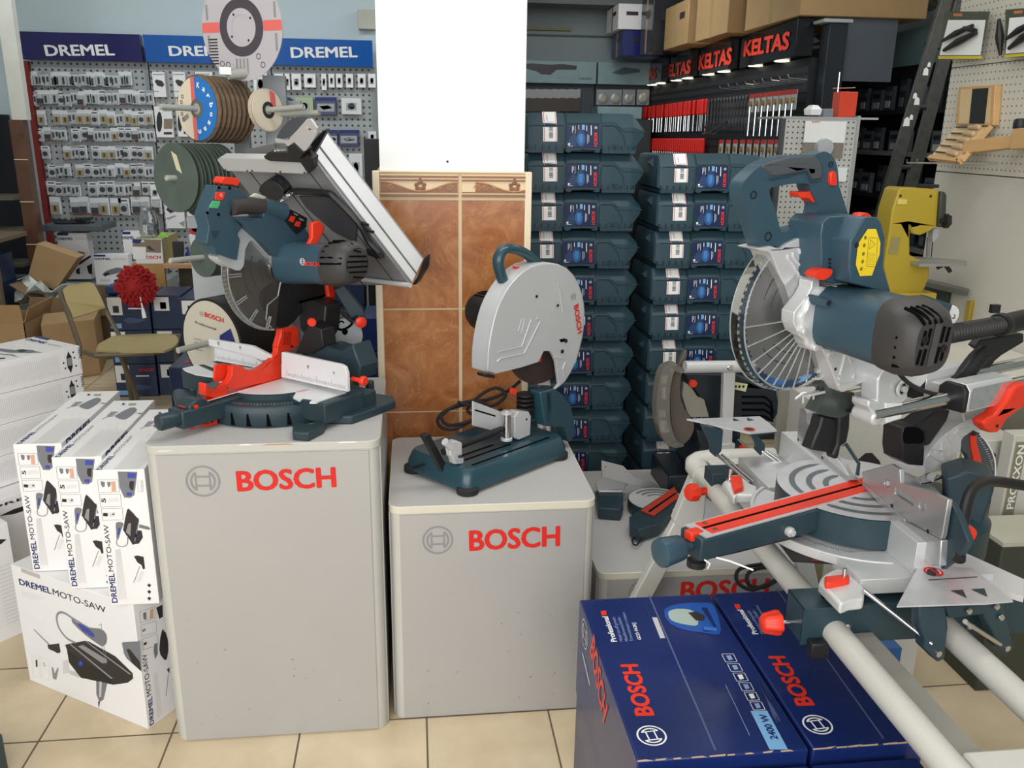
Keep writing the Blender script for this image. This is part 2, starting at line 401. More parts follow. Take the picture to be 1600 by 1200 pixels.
for x0, x1 in cols:
    mb.box2((x0, PF-.001, 1.362), (x1, PF+.01, 1.425), btile)
    for zz, hh in ((1.419, .006), (1.409, .005), (1.3655, .007), (1.375, .003)): mb.box2((x0, PF-.0035, zz-hh/2), (x1, PF, zz+hh/2), brn)
    for c, hw in ((x0+.116 if x0 < 0 else x0+.155, .115),):
        # wave of scrolls and a palmette
        for sgn in (-1, 1):
            ws = hw if not (x0 > 0 and sgn > 0) else x1-c
            top = []; n = 18
            for i in range(n+1):
                t = i/n; x = c+sgn*t*hw
                if x > x1 or x < x0: break
                top.append((x, 1.378+.026*(.5-.5*math.cos(math.pi*min(1, t*1.05)))))
            if len(top) > 2: mb.prism([(x, PF-.0035, z) for x, z in top]+[(top[-1][0], PF-.0035, 1.377), (top[0][0], PF-.0035, 1.377)], (0, .004, 0), brn)
            if len(top) > 2: mb.pipe([(x, PF-.003, z) for x, z in top], .0022, brn2, 6)
            for q, (dx, rr) in enumerate(((.75, .009), (.5, .006), (.95, .011))):
                x = c+sgn*dx*hw
                if x0+.012 < x < x1-.012: mb.pipe([(x+rr*(1-i/22)*math.cos(i*.55)*sgn, PF-.004, 1.388+rr*(1-i/22)*math.sin(i*.55)) for i in range(18)], .0014, brn2, 5)
        for dx, dz, r in ((0, .018, .008), (-.011, .010, .0065), (.011, .010, .0065), (-.009, 0, .0065), (.009, 0, .0065), (0, .026, .004)):
            mb.lathe((c+dx, PF-.001, 1.386+dz), (0, -1, 0), [(r, 0), (r*.9, .003), (r*.5, .0036), (r*.4, .002), (0, .002)], brn, 12)
        mb.prism([(c-.016, PF-.0035, 1.377), (c+.016, PF-.0035, 1.377), (c+.004, PF-.0035, 1.39), (c-.004, PF-.0035, 1.39)], (0, .003, 0), brn)
mb.build('border_tile', pil)
mb = MB(); ct = M('cream_corner_trim', '#e2d2b4', .35)
for xx in (p0, p1): mb.box2((xx-.010, PF-.004, 0), (xx+.010, PF+.02, tt+.003), ct)
mb.box2((p0, PF-.002, tt-.003), (p1, PF+.02, tt+.003), grout)
mb.build('corner_trim', pil, bevel=.003)
mb = MB(); mb.disc((.105, PF+.0105, 1.462), (0, -1, 0), .0035, BLKP, 10); mb.build('wall_plug_hole', pil)
# ------------------------------------------------------------ column at the far left
mb = MB(); cm = M('brown_column_tile', '#5a3a2a', .3, var=.25, scale=9); cw = M('chalky_white_paint', '#c9c8bf', .7, var=.06)
mb.box2((-2.735, 6.55, 1.575), (-2.635, 6.62, 3.2), cw); mb.box2((-2.755, 6.54, 0), (-2.665, 6.63, 1.575), cm)
for zz in (1.31, 1.02, .72, .4): mb.box2((-2.757, 6.537, zz-.003), (-2.663, 6.54, zz+.003), grout)
struct(mb, 'side_column', bevel=.004)
# ------------------------------------------------------------ display pedestals
pm = M('pedestal_laminate', '#b5b3b1', .38, .25, var=.03, scale=3); pe = M('pedestal_edge', '#c2c0b8', .45, var=.03); pt = M('pedestal_top', '#b7b5b3', .45, var=.03, scale=4)
pc = M('cream_edge_band', '#d8d2bf', .5, var=.03)
def rrect(x0, y0, x1, y1, r, z, n=5):
    o = []
    for cx, cy, a in ((x1-r, y0+r, -90), (x1-r, y1-r, 0), (x0+r, y1-r, 90), (x0+r, y0+r, 180)):
        for i in range(n+1):
            t = math.radians(a+90*i/n); o.append(V((cx+r*math.cos(t), cy+r*math.sin(t), z)))
    return o
def pedestal(x0, y0, x1, y1, h, label, lg, tx, chips, edgeband):
    root = thing('display_pedestal', label, 'pedestal', ((x0+x1)/2, (y0+y1)/2, 0))
    r = .028; t = .020
    mb = MB(); mb.prism(rrect(x0+.003, y0+.003, x1-.003, y1-.003, r, h-t), (0, 0, -(h-t)), pe); mb.build('body', root, bevel=.0015)
    mb = MB(); mb.prism(rrect(x0, y0, x1, y1, r+.002, h), (0, 0, -t), edgeband)
    mb.prism(rrect(x0+.002, y0+.002, x1-.002, y1-.002, r, h+.0006), (0, 0, -.002), pt)
    for cx, cz, w_, hh, mt in chips: mb.quad([(x0+cx, y0-.0007, h-cz), (x0+cx+w_, y0-.0007, h-cz), (x0+cx+w_*.8, y0-.0007, h-cz+hh), (x0+cx+w_*.2, y0-.0007, h-cz+hh*.8)], mt)
    mb.build('top_slab', root, bevel=.002)
    mb = MB()
    mb.box2((x0+r, y0-.0005, .004), (x1-r, y0+.004, h-t-.003), pm); mb.box2((x1-.004, y0+r, .004), (x1+.0002, y1-r, h-t-.003), pm); mb.box2((x0-.0002, y0+r, .004), (x0+.004, y1-r, h-t-.003), pm)
    for _ in range(16): 
        px, pz = R.uniform(x0+.04, x1-.04), R.uniform(.03, h*.5); s_ = R.uniform(.001, .003); mb.disc((px, y0-.0008, pz), (0, -1, 0), s_, GREYP, 8)
    mb.build('front_panel', root)
    f = PY(y0-.0008); mb = MB(); mb.ptext('BOSCH', tx[0], tx[1], tx[2], f, REDD, bold=.035); mb.build('lettering', root)
    mb = MB(); c = f(*lg[0]); mb.logo(c, (0, -1, 0), (f(*lg[1])-c).length, M('logo_grey', '#8f8d8e', .5, var=0)); mb.build('emblem', root)
    return root
ora = M('worn_wood', '#c08a5c', .7)
pedestal(-.641, 1.977, -.088, 2.54, .825, 'tallest grey display pedestal under the tilted-table saw, red lettering and ring emblem', ((317, 752), (344, 751)), ((371, 767), (526, 760), (370, 735)),
         [(.27, .003, .08, .003, ora), (.03, .012, .04, .002, WHT), (.22, .002, .03, .003, WHT), (.45, .002, .05, .003, WHT)], pe)
pedestal(-.074, 2.013, .464, 2.53, .632, 'middle-height grey pedestal with a cream edge under the chop saw', ((684, 844), (708, 843)), ((733, 860), (875, 852), (732, 828)), [], pc)
pedestal(.512, 2.16, 1.15, 2.93, .335, 'lowest grey pedestal, under the small mitre saw behind the blue cartons', ((1000, 925), (1018, 925)), ((1062, 937), (1200, 931), (1061, 908)), [], pc)
# ------------------------------------------------------------ teal tool cases, two tall stacks
TEALH = M('teal_case_rim', '#243c46', .45, var=.04)
BLUEP = M('blue_print', '#2c5f9c', .4, var=0); SKY = M('sky_blue_print', '#7fb4e2', .4, var=0); PINKP = M('pink_red_print', '#d8757c', .5, var=0)
DNAVY = M('deep_blue_print', '#17284f', .3, var=.1, scale=20)
BLUEM = M('mid_blue_print', '#4783bd', .35, var=0)
def zz(x, y): return (x/7.62+810, y/7.62+160)     # the enlarged crop of the top case
def make_case():
    f = PY(3.05); o0 = f(*zz(95, 570)); o0 = V((o0.x, 3.05, 1.488))
    root = thing('tool_case', 'x', 'tool case', o0)
    P = lambda x, y: f(*zz(x, y))
    mb = MB(); H = .1345
    def prof(x, s=1, fo=0, zc=.07, zs=1):
        pts = [(0-fo, .012), (0-fo, .088), (.026-fo, .128), (.031, .1335), (.29, .1335), (.31, .09), (.31, .012)]
        return [V((x, 3.05+.155+(y-.155)*s, o0.z+zc+(z-zc)*zs)) for y, z in pts]
    X = lambda x: P(x, 300).x
    mb.loft([prof(X(95), .93, zs=.8, zc=.05), prof(X(118), .97, zs=.93), prof(X(190)), prof(X(545))], TEALG)
    mb.loft([prof(X(545), .98, zs=.97), prof(X(590), .98, zs=.97)], TEALH)
    mb.loft([prof(X(572), 1, .004), prof(X(975), 1, .004)], TEALG)
    mb.loft([prof(X(965), .98, zs=.97), prof(X(1015), .98, zs=.97)], TEALH)
    mb.loft([prof(X(1000)), prof(X(1340)), prof(X(1385), .98, zs=.95, zc=.06), prof(X(1530), .78, zs=.22, zc=.075), prof(X(1536), .72, zs=.12, zc=.075)], TEALG)
    mb.pipe([P(*q)+V((0, -.001, 0)) for q in ((1010, 240), (1140, 240), (1165, 262), (1245, 355), (1270, 420), (1272, 500))], .0016, TEALH, 6)
    mb.pipe([P(*q)+V((0, -.001, 0)) for q in ((1010, 212), (1150, 212), (1255, 318), (1520, 318))], .0014, TEALH, 6)
    for a, b in (((125, 240), (550, 240)), ((580, 215), (975, 215))): mb.pipe([P(*a)+V((0, -.0005, 0)), P(*b)+V((0, -.0005, 0))], .0011, TEALH, 6)
    mb.build('shell', root, smooth=30)
    mb = MB()
    for a, b in ((130, 540), (1010, 1400)):
        mb.box2((X(a), 3.044, o0.z), (X(b), 3.36, o0.z+.0125), TEALH)
        n = 6
        for i in range(n): x = X(a+(b-a)*i/(n-1)); mb.box2((x-.0015, 3.042, o0.z+.002), (x+.0015, 3.052, o0.z+.026), TEALH)
    mb.pipe([P(*q)+V((0, -.008, 0)) for q in ((1115, 470), (1190, 475), (1192, 515), (1150, 508), (1120, 488))], .0014, TEALG, 6, closed=True)
    mb.build('base_rim', root)
    mb = MB(); mb.tr([zz(*q) for q in ((575, 517), (950, 517), (985, 545), (960, 572), (905, 568), (880, 545), (650, 545), (620, 568), (580, 568), (555, 545))], PY(3.040), .03, TEALH); mb.build('handle', root, bevel=.0015)
    mb = MB(); mb.tr([zz(*q) for q in ((5, 200), (60, 150), (90, 170), (70, 240), (50, 250), (20, 215))], PY(3.12), .02, TEALH); mb.build('side_latch', root)
    lab = MB()
    def on(x, y, lift=.0008):     # wraps over the sloped upper face
        p = P(x, y); h = p.z-o0.z
        if h > .088: p = V((p.x, 3.05+(h-.088)*.65-lift*3-.001, p.z+lift*3))
        else: p = V((p.x, 3.05-lift-.001, p.z))
        return p
    zb = 276
    def band(x0, x1, y0, y1, m, lift=.0008, mid=True):
        if y0 < zb < y1: lab.quad([on(x0, y0, lift), on(x1, y0, lift), on(x1, zb, lift), on(x0, zb, lift)], m); lab.quad([on(x0, zb, lift), on(x1, zb, lift), on(x1, y1, lift), on(x0, y1, lift)], m)
        else: lab.quad([on(x0, y0, lift), on(x1, y0, lift), on(x1, y1, lift), on(x0, y1, lift)], m)
    band(295, 462, 88, 435, WHT); band(306, 314, 88, 435, PINKP, .0014); band(447, 454, 88, 435, PINKP, .0014)
    for i in range(13):
        y = 258+i*10.5; band(365, 412, y, y+R.choice((3, 5, 7)), BLKP, .0014)
    for y in (135, 160, 185): band(340, 352, y, y+12, GREYP, .0014)
    band(340, 430, 216, 219, GREYP, .0014); band(340, 430, 226, 229, GREYP, .0014)
    lab.build('barcode_sticker', root, smooth=0)
    lab = MB(); g = PY(3.046)
    F = lambda q, m, l=.0008: lab.flat([zz(*a) for a in q], g, m, l)
    F([(578, 232), (965, 232), (965, 512), (578, 512)], DNAVY)
    F([(600, 420), (660, 330), (700, 400), (690, 490), (600, 495)], M('slate_print', '#2e4468', .3, var=0), .0012)
    F(ell(745, 405, 52, 88, 20), BLUEP, .0014); F(ell(745, 395, 26, 62, 16), BLUEM, .0018)
    F([(700, 340), (790, 340), (770, 290), (715, 290)], M('slate_print', '#2e4468', .3), .0018)
    for x, y0, y1, w in ((640, 250, 330, 6), (655, 250, 300, 5), (675, 250, 340, 4), (715, 240, 290, 8), (808, 245, 310, 9), (862, 245, 360, 10), (820, 350, 460, 5), (836, 360, 440, 4)): F([(x, y0), (x+w, y0), (x+w, y1), (x, y1)], WHT, .002)
    F([(756, 235), (790, 235), (790, 295), (756, 295)], SKY, .002); F([(590, 455), (615, 455), (615, 478), (590, 478)], WHT, .002); F([(590, 487), (650, 487), (650, 492), (590, 492)], WHT, .002)
    lab.ptext('BOSCH', zz(902, 330), zz(902, 495), zz(940, 330), g, REDP, bold=.05, lift=.0022)
    lab.logo(g(*zz(922, 270)), (0, -1, 0), .0045, WHT, lift=.0022, w=.2)
    lab.build('picture_label', root, smooth=0)
    return root
case0 = make_case(); bx = case0.location.x
ords = ['topmost', 'second from the top', 'third from the top', 'fourth from the top', 'fifth from the top', 'sixth from the top', 'seventh from the top', 'eighth from the top', 'ninth from the top', 'tenth from the top', 'second from the floor', 'lowest']
first = True
jx = [0, .003, .001, -.001, .002, .001, .004, .002, .003, .001, 0, 0]
for st, (x, n, ztop, word) in enumerate(((bx, 12, 1.624, 'taller stack beside the pillar'), (bx+.475, 11, 1.500, 'shorter stack further right'))):
    for k in range(n):
        lb = f'teal tool case, {ords[k] if n-k > 2 else ords[-(n-k)]} of the {word}'
        loc = (x+jx[k]*(1 if st else 1)+(.001*(k % 3)), 3.05+R.uniform(-.004, .004)*0, (n-1-k)*.1345)
        if first: o = case0; o.location = loc; o['label'] = lb; o['group'] = 'teal tool cases in two stacks'; first = False
        else: dup(case0, loc, label=lb, group='teal tool cases in two stacks')
# ------------------------------------------------------------ white moto-saw cartons, lower left
def c7(x, y): return (x/3.157, 780+y/3.157)
def c8(x, y): return (130+x/4.615, 690+y/4.615)
LTX = M('faint_text_print', '#d2d0cf', .55, var=0); CASEG = M('case_grey_print', '#77787f', .4, var=0); DKP = M('charcoal_print', '#2f2b2c', .4, var=0); HND = M('handle_grey_print', '#8d8c8f', .4, var=0); BLS = M('indigo_print', '#3c4aa0', .4, var=0); SKN = M('skin_print', '#d9a58c', .5, var=0)
def carton(root, quad4, n_top, D, H, mat, name='carton', bevel=.0015):
    pass
def frm(mb, q, pl, w, m, lift=.0008):
    pts = [pl(*p) for p in q]; c = sum(pts, V((0, 0, 0)))/len(pts); k = len(pts)
    for i in range(k):
        a, b = pts[i], pts[(i+1) % k]; d = (b-a).normalized(); s = pl.n.cross(d)*w/2
        mb.quad([a-s+pl.n*lift, b-s+pl.n*lift, b+s+pl.n*lift, a+s+pl.n*lift], m)
def lines(mb, a, b, c, d, n, pl, w, m, lift=.0008, jag=.15):
    """n thin text lines between edge a-b and edge c-d (pixels)"""
    for i in range(n):
        t = (i+.5)/n; p = pl(a[0]+(c[0]-a[0])*t, a[1]+(c[1]-a[1])*t); q = pl(b[0]+(d[0]-b[0])*t, b[1]+(d[1]-b[1])*t)
        q = p+(q-p)*(1-R.random()*jag); dd = (q-p).normalized(); s = pl.n.cross(dd)*w/2
        mb.quad([p-s+pl.n*lift, q-s+pl.n*lift, q+s+pl.n*lift, p+s+pl.n*lift], m)
def make_moto():
    x0, y0, z0 = -1.047, 2.235, .377; w, d, h = .120, .474, .370
    root = thing('moto_saw_carton', 'x', 'box', (x0+w/2, y0+d/2, z0))
    root.name = 'scroll_saw_carton'
    mb = MB(); mb.box2((x0, y0, z0), (x0+w, y0+d, z0+h), PAPER); mb.build('box_body', root, bevel=.0012)
    # narrow front face, traced on the rightmost carton and moved here
    g = PY(2.035); fr = MB(); F = lambda q, m, l=.0006: fr.flat([c8(*a) for a in q], g, m, l)
    fr.ptext('DREMEL', c8(258, 1160), c8(232, 948), c8(216, 1162), g, NAVYP, bold=.02, lift=.0008)
    fr.ptext('MOTO-SAW', c8(228, 935), c8(190, 600), c8(192, 938), g, BLKP, bold=-.012, lift=.0008)
    F([(258, 215), (400, 218), (378, 385), (350, 405), (305, 402), (272, 330)], CASEG); F([(330, 222), (392, 228), (386, 262), (330, 262)], BLS, .0009); F([(345, 285), (378, 285), (372, 350), (350, 345), (340, 320)], DKP, .0009); F([(325, 365), (360, 368), (358, 392), (322, 388)], BLS, .0009)
    for q in ([(112, 275), (262, 275), (270, 362), (122, 368)], [(126, 380), (278, 378), (286, 465), (136, 470)], [(140, 482), (292, 480), (298, 562), (150, 568)]): frm(fr, [c8(*a) for a in q], g, .0008, GREYP)
    fr.ptext('5', c8(172, 440), c8(172, 408), c8(140, 440), g, BLKP, bold=.02); fr.ptext('1', c8(186, 538), c8(186, 515), c8(152, 538), g, BLKP, bold=.02)
    lines(fr, c8(185, 410), c8(270, 400), c8(190, 440), c8(275, 432), 5, g, .0006, LGREY); lines(fr, c8(195, 510), c8(240, 505), c8(200, 545), c8(240, 540), 4, g, .0006, GREYP); F([(220, 515), (238, 522), (220, 532)], DKP)
    F([(135, 285), (165, 290), (165, 320), (150, 330), (138, 310)], CASEG); F([(180, 290), (205, 290), (205, 320), (190, 330)], CASEG); F([(205, 290), (240, 285), (245, 358), (215, 358), (215, 320)], SKN, .0009)
    F(sm([(325, 495), (345, 490), (395, 545), (412, 575), (378, 740), (350, 715), (302, 645), (300, 620)], 2), DKP); F([(335, 590), (355, 585), (350, 680), (318, 650)], HND, .0009)
    F([(408, 570), (412, 575), (384, 720), (378, 718)], HND, .0011); F([(375, 640), (430, 640), (440, 690), (410, 735), (372, 738)], DKP, .0008); F(ell(392, 678, 9, 16, 10), NAVYP, .0011)
    F([(415, 595), (480, 612), (497, 630), (480, 636), (412, 620)], CASEG)
    F(sm([(245, 585), (285, 580), (300, 595), (282, 640), (265, 700), (250, 700), (248, 650)], 2), CASEG); F([(262, 620), (280, 620), (270, 672), (255, 670)], BLS, .0009)
    fr.pipe([g(*c8(*a))-V((0, .0006, 0)) for a in sm([(257, 690), (250, 730), (265, 752), (300, 755), (328, 735), (330, 680)], 3, False)], .0011, HND, 6)
    F([(375, 825), (400, 820), (445, 830), (455, 915), (440, 920), (430, 890), (400, 870)], DKP); F([(415, 898), (420, 900), (376, 1018), (371, 1016)], GREYP)
    lines(fr, c8(240, 780), c8(262, 1150), c8(278, 770), c8(328, 1150), 7, g, .0006, LGREY, jag=.05)
    lines(fr, c8(425, 930), c8(390, 1005), c8(450, 940), c8(420, 1015), 4, g, .0005, LGREY, jag=.1)
    for yy in (1035, 1082, 1130): F([(470, yy), (485, yy-14), (500, yy), (492, yy+8), (488, yy+18), (480, yy+8)], DKP)
    frm(fr, [c8(*a) for a in ((402, 282), (440, 278), (444, 360), (408, 362))], g, .0005, GREYP); fr.ptext('M120-LS', c8(422, 285), c8(428, 355), c8(436, 285), g, GREYP)
    fr.v = [p+V((x0+.778, y0-2.035, 0)) for p in fr.v]
    fr.build('front_print', root, smooth=0)
    # top face, traced on the leftmost carton
    g = PZ(z0+h); tp = MB(); F = lambda q, m, l=.0006: tp.flat([(a[0]/4, 500+a[1]/4) for a in q], g, m, l); k = lambda x, y: (x/4, 500+y/4)
    tp.ptext('DREMEL', k(130, 775), k(232, 697), k(104, 772), g, NAVYP, bold=.02); tp.ptext('MOTO-SAW', k(240, 690), k(368, 592), k(220, 688), g, GREYP, bold=-.01)
    F(sm([(500, 545), (505, 530), (590, 490), (625, 490), (628, 510), (570, 550), (540, 558)], 2), CASEG); F([(625, 518), (690, 520), (640, 526)], CASEG); F([(440, 540), (475, 512), (520, 512), (470, 540)], HND)
    tp.pipe([g(*k(*a))+V((0, 0, .0006)) for a in ((415, 555), (440, 545), (500, 535), (520, 528))], .0008, CASEG, 5)
    lines(tp, k(200, 775), k(420, 600), k(340, 775), k(600, 600), 13, g, .0012, LTX); lines(tp, k(420, 600), k(440, 580), k(600, 600), k(640, 570), 4, g, .0008, LTX)
    F([(545, 465), (560, 460), (565, 470), (548, 475)], DKP); F([(590, 463), (635, 463), (628, 475), (585, 475)], M('dull_green_print', '#93a08a', .5, var=0))
    tp.build('top_print', root, smooth=0)
    mb = MB(); xx = x0+w+.0007     # right side face, seen edge-on
    mb.text('DREMEL', (xx, y0+.03, z0+h-.03), (xx, y0+.22, z0+h-.03), (0, 0, 1), .03, NAVYP, .03, 0); mb.build('side_print', root, smooth=0)
    return root
mt = make_moto(); gname = 'white scroll saw cartons standing on end'
mt['label'] = 'leftmost white scroll saw carton standing on end on the big carton'; mt['group'] = gname
l0 = mt.location.copy()
dup(mt, l0+V((.135, -.105, 0)), label='middle white scroll saw carton of the three standing on end', group=gname)
dup(mt, l0+V((.266, -.200, 0)), label='white scroll saw carton on end right against the tall grey pedestal', group=gname)
# the big one on its long side
A = V((-1.128, 2.288, 0)); B = V((-.727, 2.035, 0)); ex_ = (B-A).normalized(); ey_ = V((-ex_.y, ex_.x, 0)); D_ = .118; Hb = .375
def obox(mb, A, ex, ey, w, d, h, m): mb.prism([A+V((0, 0, h)), A+ex*w+V((0, 0, h)), A+ex*w+ey*d+V((0, 0, h)), A+ey*d+V((0, 0, h))], (0, 0, -h), m)
rt = thing('scroll_saw_carton', 'large white scroll saw carton lying on its long side on the floor tiles', 'box', (A+B)/2+ey_*D_/2)
mb = MB(); obox(mb, A, ex_, ey_, (B-A).length, D_, Hb, PAPER); mb.build('box_body', rt, bevel=.0015)
g = PL(A, -ey_); mb = MB(); F = lambda q, m, l=.0006: mb.flat([c7(*a) for a in q], g, m, l)
mb.ptext('DREMEL', c7(98, 420), c7(256, 468), c7(98, 391), g, NAVYP, bold=.02); mb.ptext('MOTO-SAW', c7(263, 470), c7(524, 562), c7(263, 440), g, BLKP, bold=-.012)
lines(mb, c7(105, 445), c7(230, 485), c7(105, 475), c7(200, 508), 4, g, .0008, LTX)
F([(322, 718), (345, 712), (420, 698), (440, 702), (570, 775), (655, 858), (657, 885), (630, 905), (560, 915), (400, 880), (340, 800), (332, 745)], DKP)
F([(332, 748), (545, 880), (560, 912), (400, 880), (342, 805)], M('near_black_print', '#1f1c1d', .4, var=0), .0009)
F([(345, 715), (352, 713), (560, 884), (548, 884)], HND, .0012); F([(425, 702), (431, 701), (650, 862), (640, 864)], HND, .0012); F([(385, 725), (410, 718), (530, 790), (528, 808), (505, 808)], HND, .0010)
F(ell(400, 808, 18, 20, 12), NAVYP, .0012); F(ell(400, 808, 8, 9, 10), BLUEP, .0014)
F([(475, 890), (530, 905), (518, 960), (510, 990), (490, 1000), (476, 960)], CASEG); F([(492, 895), (504, 898), (500, 975), (490, 975)], LGREY, .0009); F([(484, 998), (494, 998), (488, 1032)], DKP)
mb.pipe([g(*c7(*a))-ey_*.0004 for a in sm([(372, 708), (330, 685), (292, 635), (280, 585), (292, 560), (320, 562), (360, 588), (400, 612)], 4, False)], .0035, HND, 8, flat=.3, up=ey_)
F(sm([(358, 585), (372, 590), (440, 632), (495, 638), (525, 665), (527, 705), (510, 725), (490, 718), (420, 668), (358, 608)], 2), CASEG); F([(370, 598), (440, 640), (470, 670), (460, 682), (410, 650)], BLS, .0009); F([(372, 594), (392, 604), (390, 612), (372, 602)], LGREY, .0011)
for a, b in (((488, 622), (500, 615)), ((500, 615), (504, 660)), ((505, 725), (520, 790)), ((515, 725), (528, 800))): mb.pipe([g(*c7(*a))-ey_*.0003, g(*c7(*b))-ey_*.0003], .0007, HND, 4)
F([(235, 718), (292, 711), (300, 755), (285, 760), (268, 750), (240, 738)], DKP); F([(165, 642), (170, 642), (245, 715), (240, 718)], GREYP)
F([(602, 708), (606, 705), (690, 700), (699, 850), (625, 785), (612, 760)], CASEG); F([(625, 740), (640, 738), (690, 800), (698, 848), (650, 805)], DKP, .0009)
F([(310, 800), (332, 790), (345, 855), (312, 862)], LTX); F([(342, 845), (400, 855), (390, 880), (345, 862)], LGREY)
for q in ([(158, 770), (195, 778), (200, 880), (165, 868)], [(200, 780), (240, 790), (245, 895), (205, 882)]): frm(mb, [c7(*a) for a in q], g, .0006, LTX)
F([(176, 795), (184, 790), (186, 825), (178, 828)], DKP); F([(255, 830), (262, 828), (270, 860), (285, 830), (290, 835), (278, 890), (262, 885)], GREYP)
mb.ptext('5', c7(216, 822), c7(226, 825), c7(216, 805), g, GREYP)
lines(mb, c7(105, 340), c7(200, 375), c7(105, 358), c7(200, 393), 1, g, .012, M('flap_cutout_grey', '#bfb8b2', .6))
mb.build('front_print', rt, smooth=0)
g = PL(B, ex_); mb = MB(); F = lambda q, m, l=.0006: mb.flat([c7(*a) for a in q], g, m, l)
mb.ptext('DREMEL', c7(758, 1106), c7(748, 970), c7(737, 1112), g, NAVYP, bold=.02); mb.ptext('MOTO-SAW', c7(746, 962), c7(722, 758), c7(722, 972), g, BLKP, bold=-.012)
frm(mb, [c7(*a) for a in ((688, 555), (762, 530), (766, 585), (692, 610))], g, .0008, GREYP); F([(705, 562), (720, 556), (722, 595), (708, 592)], CASEG); F([(740, 545), (756, 540), (756, 585), (738, 590)], SKN)
frm(mb, [c7(*a) for a in ((694, 622), (768, 600), (772, 655), (698, 675))], g, .0008, GREYP); frm(mb, [c7(*a) for a in ((700, 690), (775, 665), (780, 720), (706, 742))], g, .0008, GREYP)
mb.ptext('5', c7(716, 650), c7(716, 636), c7(702, 652), g, BLKP, bold=.02); mb.ptext('1', c7(722, 715), c7(722, 703), c7(708, 716), g, BLKP, bold=.02)
F([(770, 535), (800, 520), (803, 580), (785, 590)], DKP); F(sm([(800, 640), (830, 700), (822, 790), (800, 780), (785, 740)], 2), DKP); F([(760, 715), (775, 708), (778, 760), (765, 790), (757, 750)], CASEG); F([(822, 840), (835, 830), (835, 860)], DKP); F([(828, 862), (831, 862), (820, 970), (817, 970)], GREYP)
lines(mb, c7(755, 865), c7(775, 1085), c7(775, 850), c7(800, 1065), 4, g, .0007, LGREY, jag=.05)
mb.build('side_print', rt, smooth=0)
A2 = A+ey_*(D_+.008)
mb = MB(); obox(mb, A2-ex_*.02, ex_, ey_, .30, .30, Hb, PAPER); mb.build('carton', bevel=.0015, label='plain white carton hidden behind the large scroll saw carton, under the standing ones', cat='box')
# ------------------------------------------------------------ stack of white rotary-tool cartons at the left edge
ex2 = V((-.597, -.802, 0)); ey2 = V((-.802, .597, 0)); Ct = V((-1.179, 3.103, 0)); th = .104
def rotary(C, z, label, top=False, L=.40, Wd=.257):
    root = thing('rotary_tool_carton', label, 'box', C+ex2*L/2+ey2*Wd/2+V((0, 0, z)), 'white rotary tool cartons in the left stack')
    mb = MB(); mb.prism([C+V((0, 0, z+th)), C+ex2*L+V((0, 0, z+th)), C+ex2*L+ey2*Wd+V((0, 0, z+th)), C+ey2*Wd+V((0, 0, z+th))], (0, 0, -th+.001), PAPER); mb.build('box_body', root, bevel=.0012)
    P = lambda u, v: C-ey2*.0008+ex2*u+V((0, 0, z+v))
    mb = MB(); mb.text('DREMEL', P(.008, .097), P(.008, .055), -ex2, .009, BLKP, .02, 0, 1)
    # letters run downwards along the right edge
    mb.text('4000', P(.008, .046), P(.008, .020), -ex2, .008, LGREY, 0, 0, 1)
    mb.cap([P(.045+a*.012, .055+b*.038) for a, b in ((0, 1), (.5, .6), (.8, .5), (.8, -.5), (.5, -.7), (0, -1.1), (-.5, -.7), (-.8, -.5), (-.8, .5), (-.5, .6))], DKP)
    mb.cap([P(.045+a*.008, .055+b*.014)-ey2*.0004 for a, b in ((1, 1), (1, -1), (-1, -1), (-1, 1))], GREYP)
    for a, b in ((-.018, .03), (-.02, .01), (.018, -.02), (-.022, -.02), (.022, .0)): 
        c = P(.045+a, .055+b); mb.disc(c, -ey2, .0035, DKP, 8)
    for i in range(46):
        u = .085+i*.0068; mb.quad([P(u, .018+R.random()*.01), P(u+.0016, .018), P(u+.0016, .088), P(u, .09-R.random()*.01)], LTX)
    if top:
        g = PZ(z+th); k = lambda x, y: (x/4, 500+y/4); F = lambda q, m, l=.0006: mb.flat([k(*a) for a in q], g, m, l)
        F([(238, 99), (320, 118), (296, 128), (212, 108)], NAVYP, .0007); mb.ptext('DREMEL', k(155, 124), k(275, 150), k(178, 114), g, NAVYP, bold=.02); mb.ptext('4000', k(285, 152), k(370, 170), k(308, 146), g, LGREY)
        F([(0, 178), (110, 190), (120, 184), (205, 188), (225, 198), (190, 208), (60, 205), (0, 196)], CASEG); F([(225, 196), (268, 204), (190, 206)], GREYP); F([(0, 210), (80, 215), (115, 232), (60, 222), (0, 216)], GREYP); F([(0, 236), (35, 236), (30, 244), (0, 246)], DKP)
        F([(100, 188), (150, 184), (175, 194), (130, 204)], M('near_black_print', '#1f1c1d', .4), .0009)
    mb.build('print', root, smooth=0); return root
zs = .8-th
for i, nm in enumerate(('top', 'second from top', 'third from top', 'lowest flat')):
    rotary(Ct+V((R.uniform(-.004, .004), R.uniform(-.004, .004), 0)) if i else Ct, zs-i*(th+.0005), f'white rotary tool carton at the left edge, {nm} one of its stack' if i else 'white rotary tool carton on top of the left stack, tool picture facing up', i == 0)
zl = zs-3*(th+.0005)
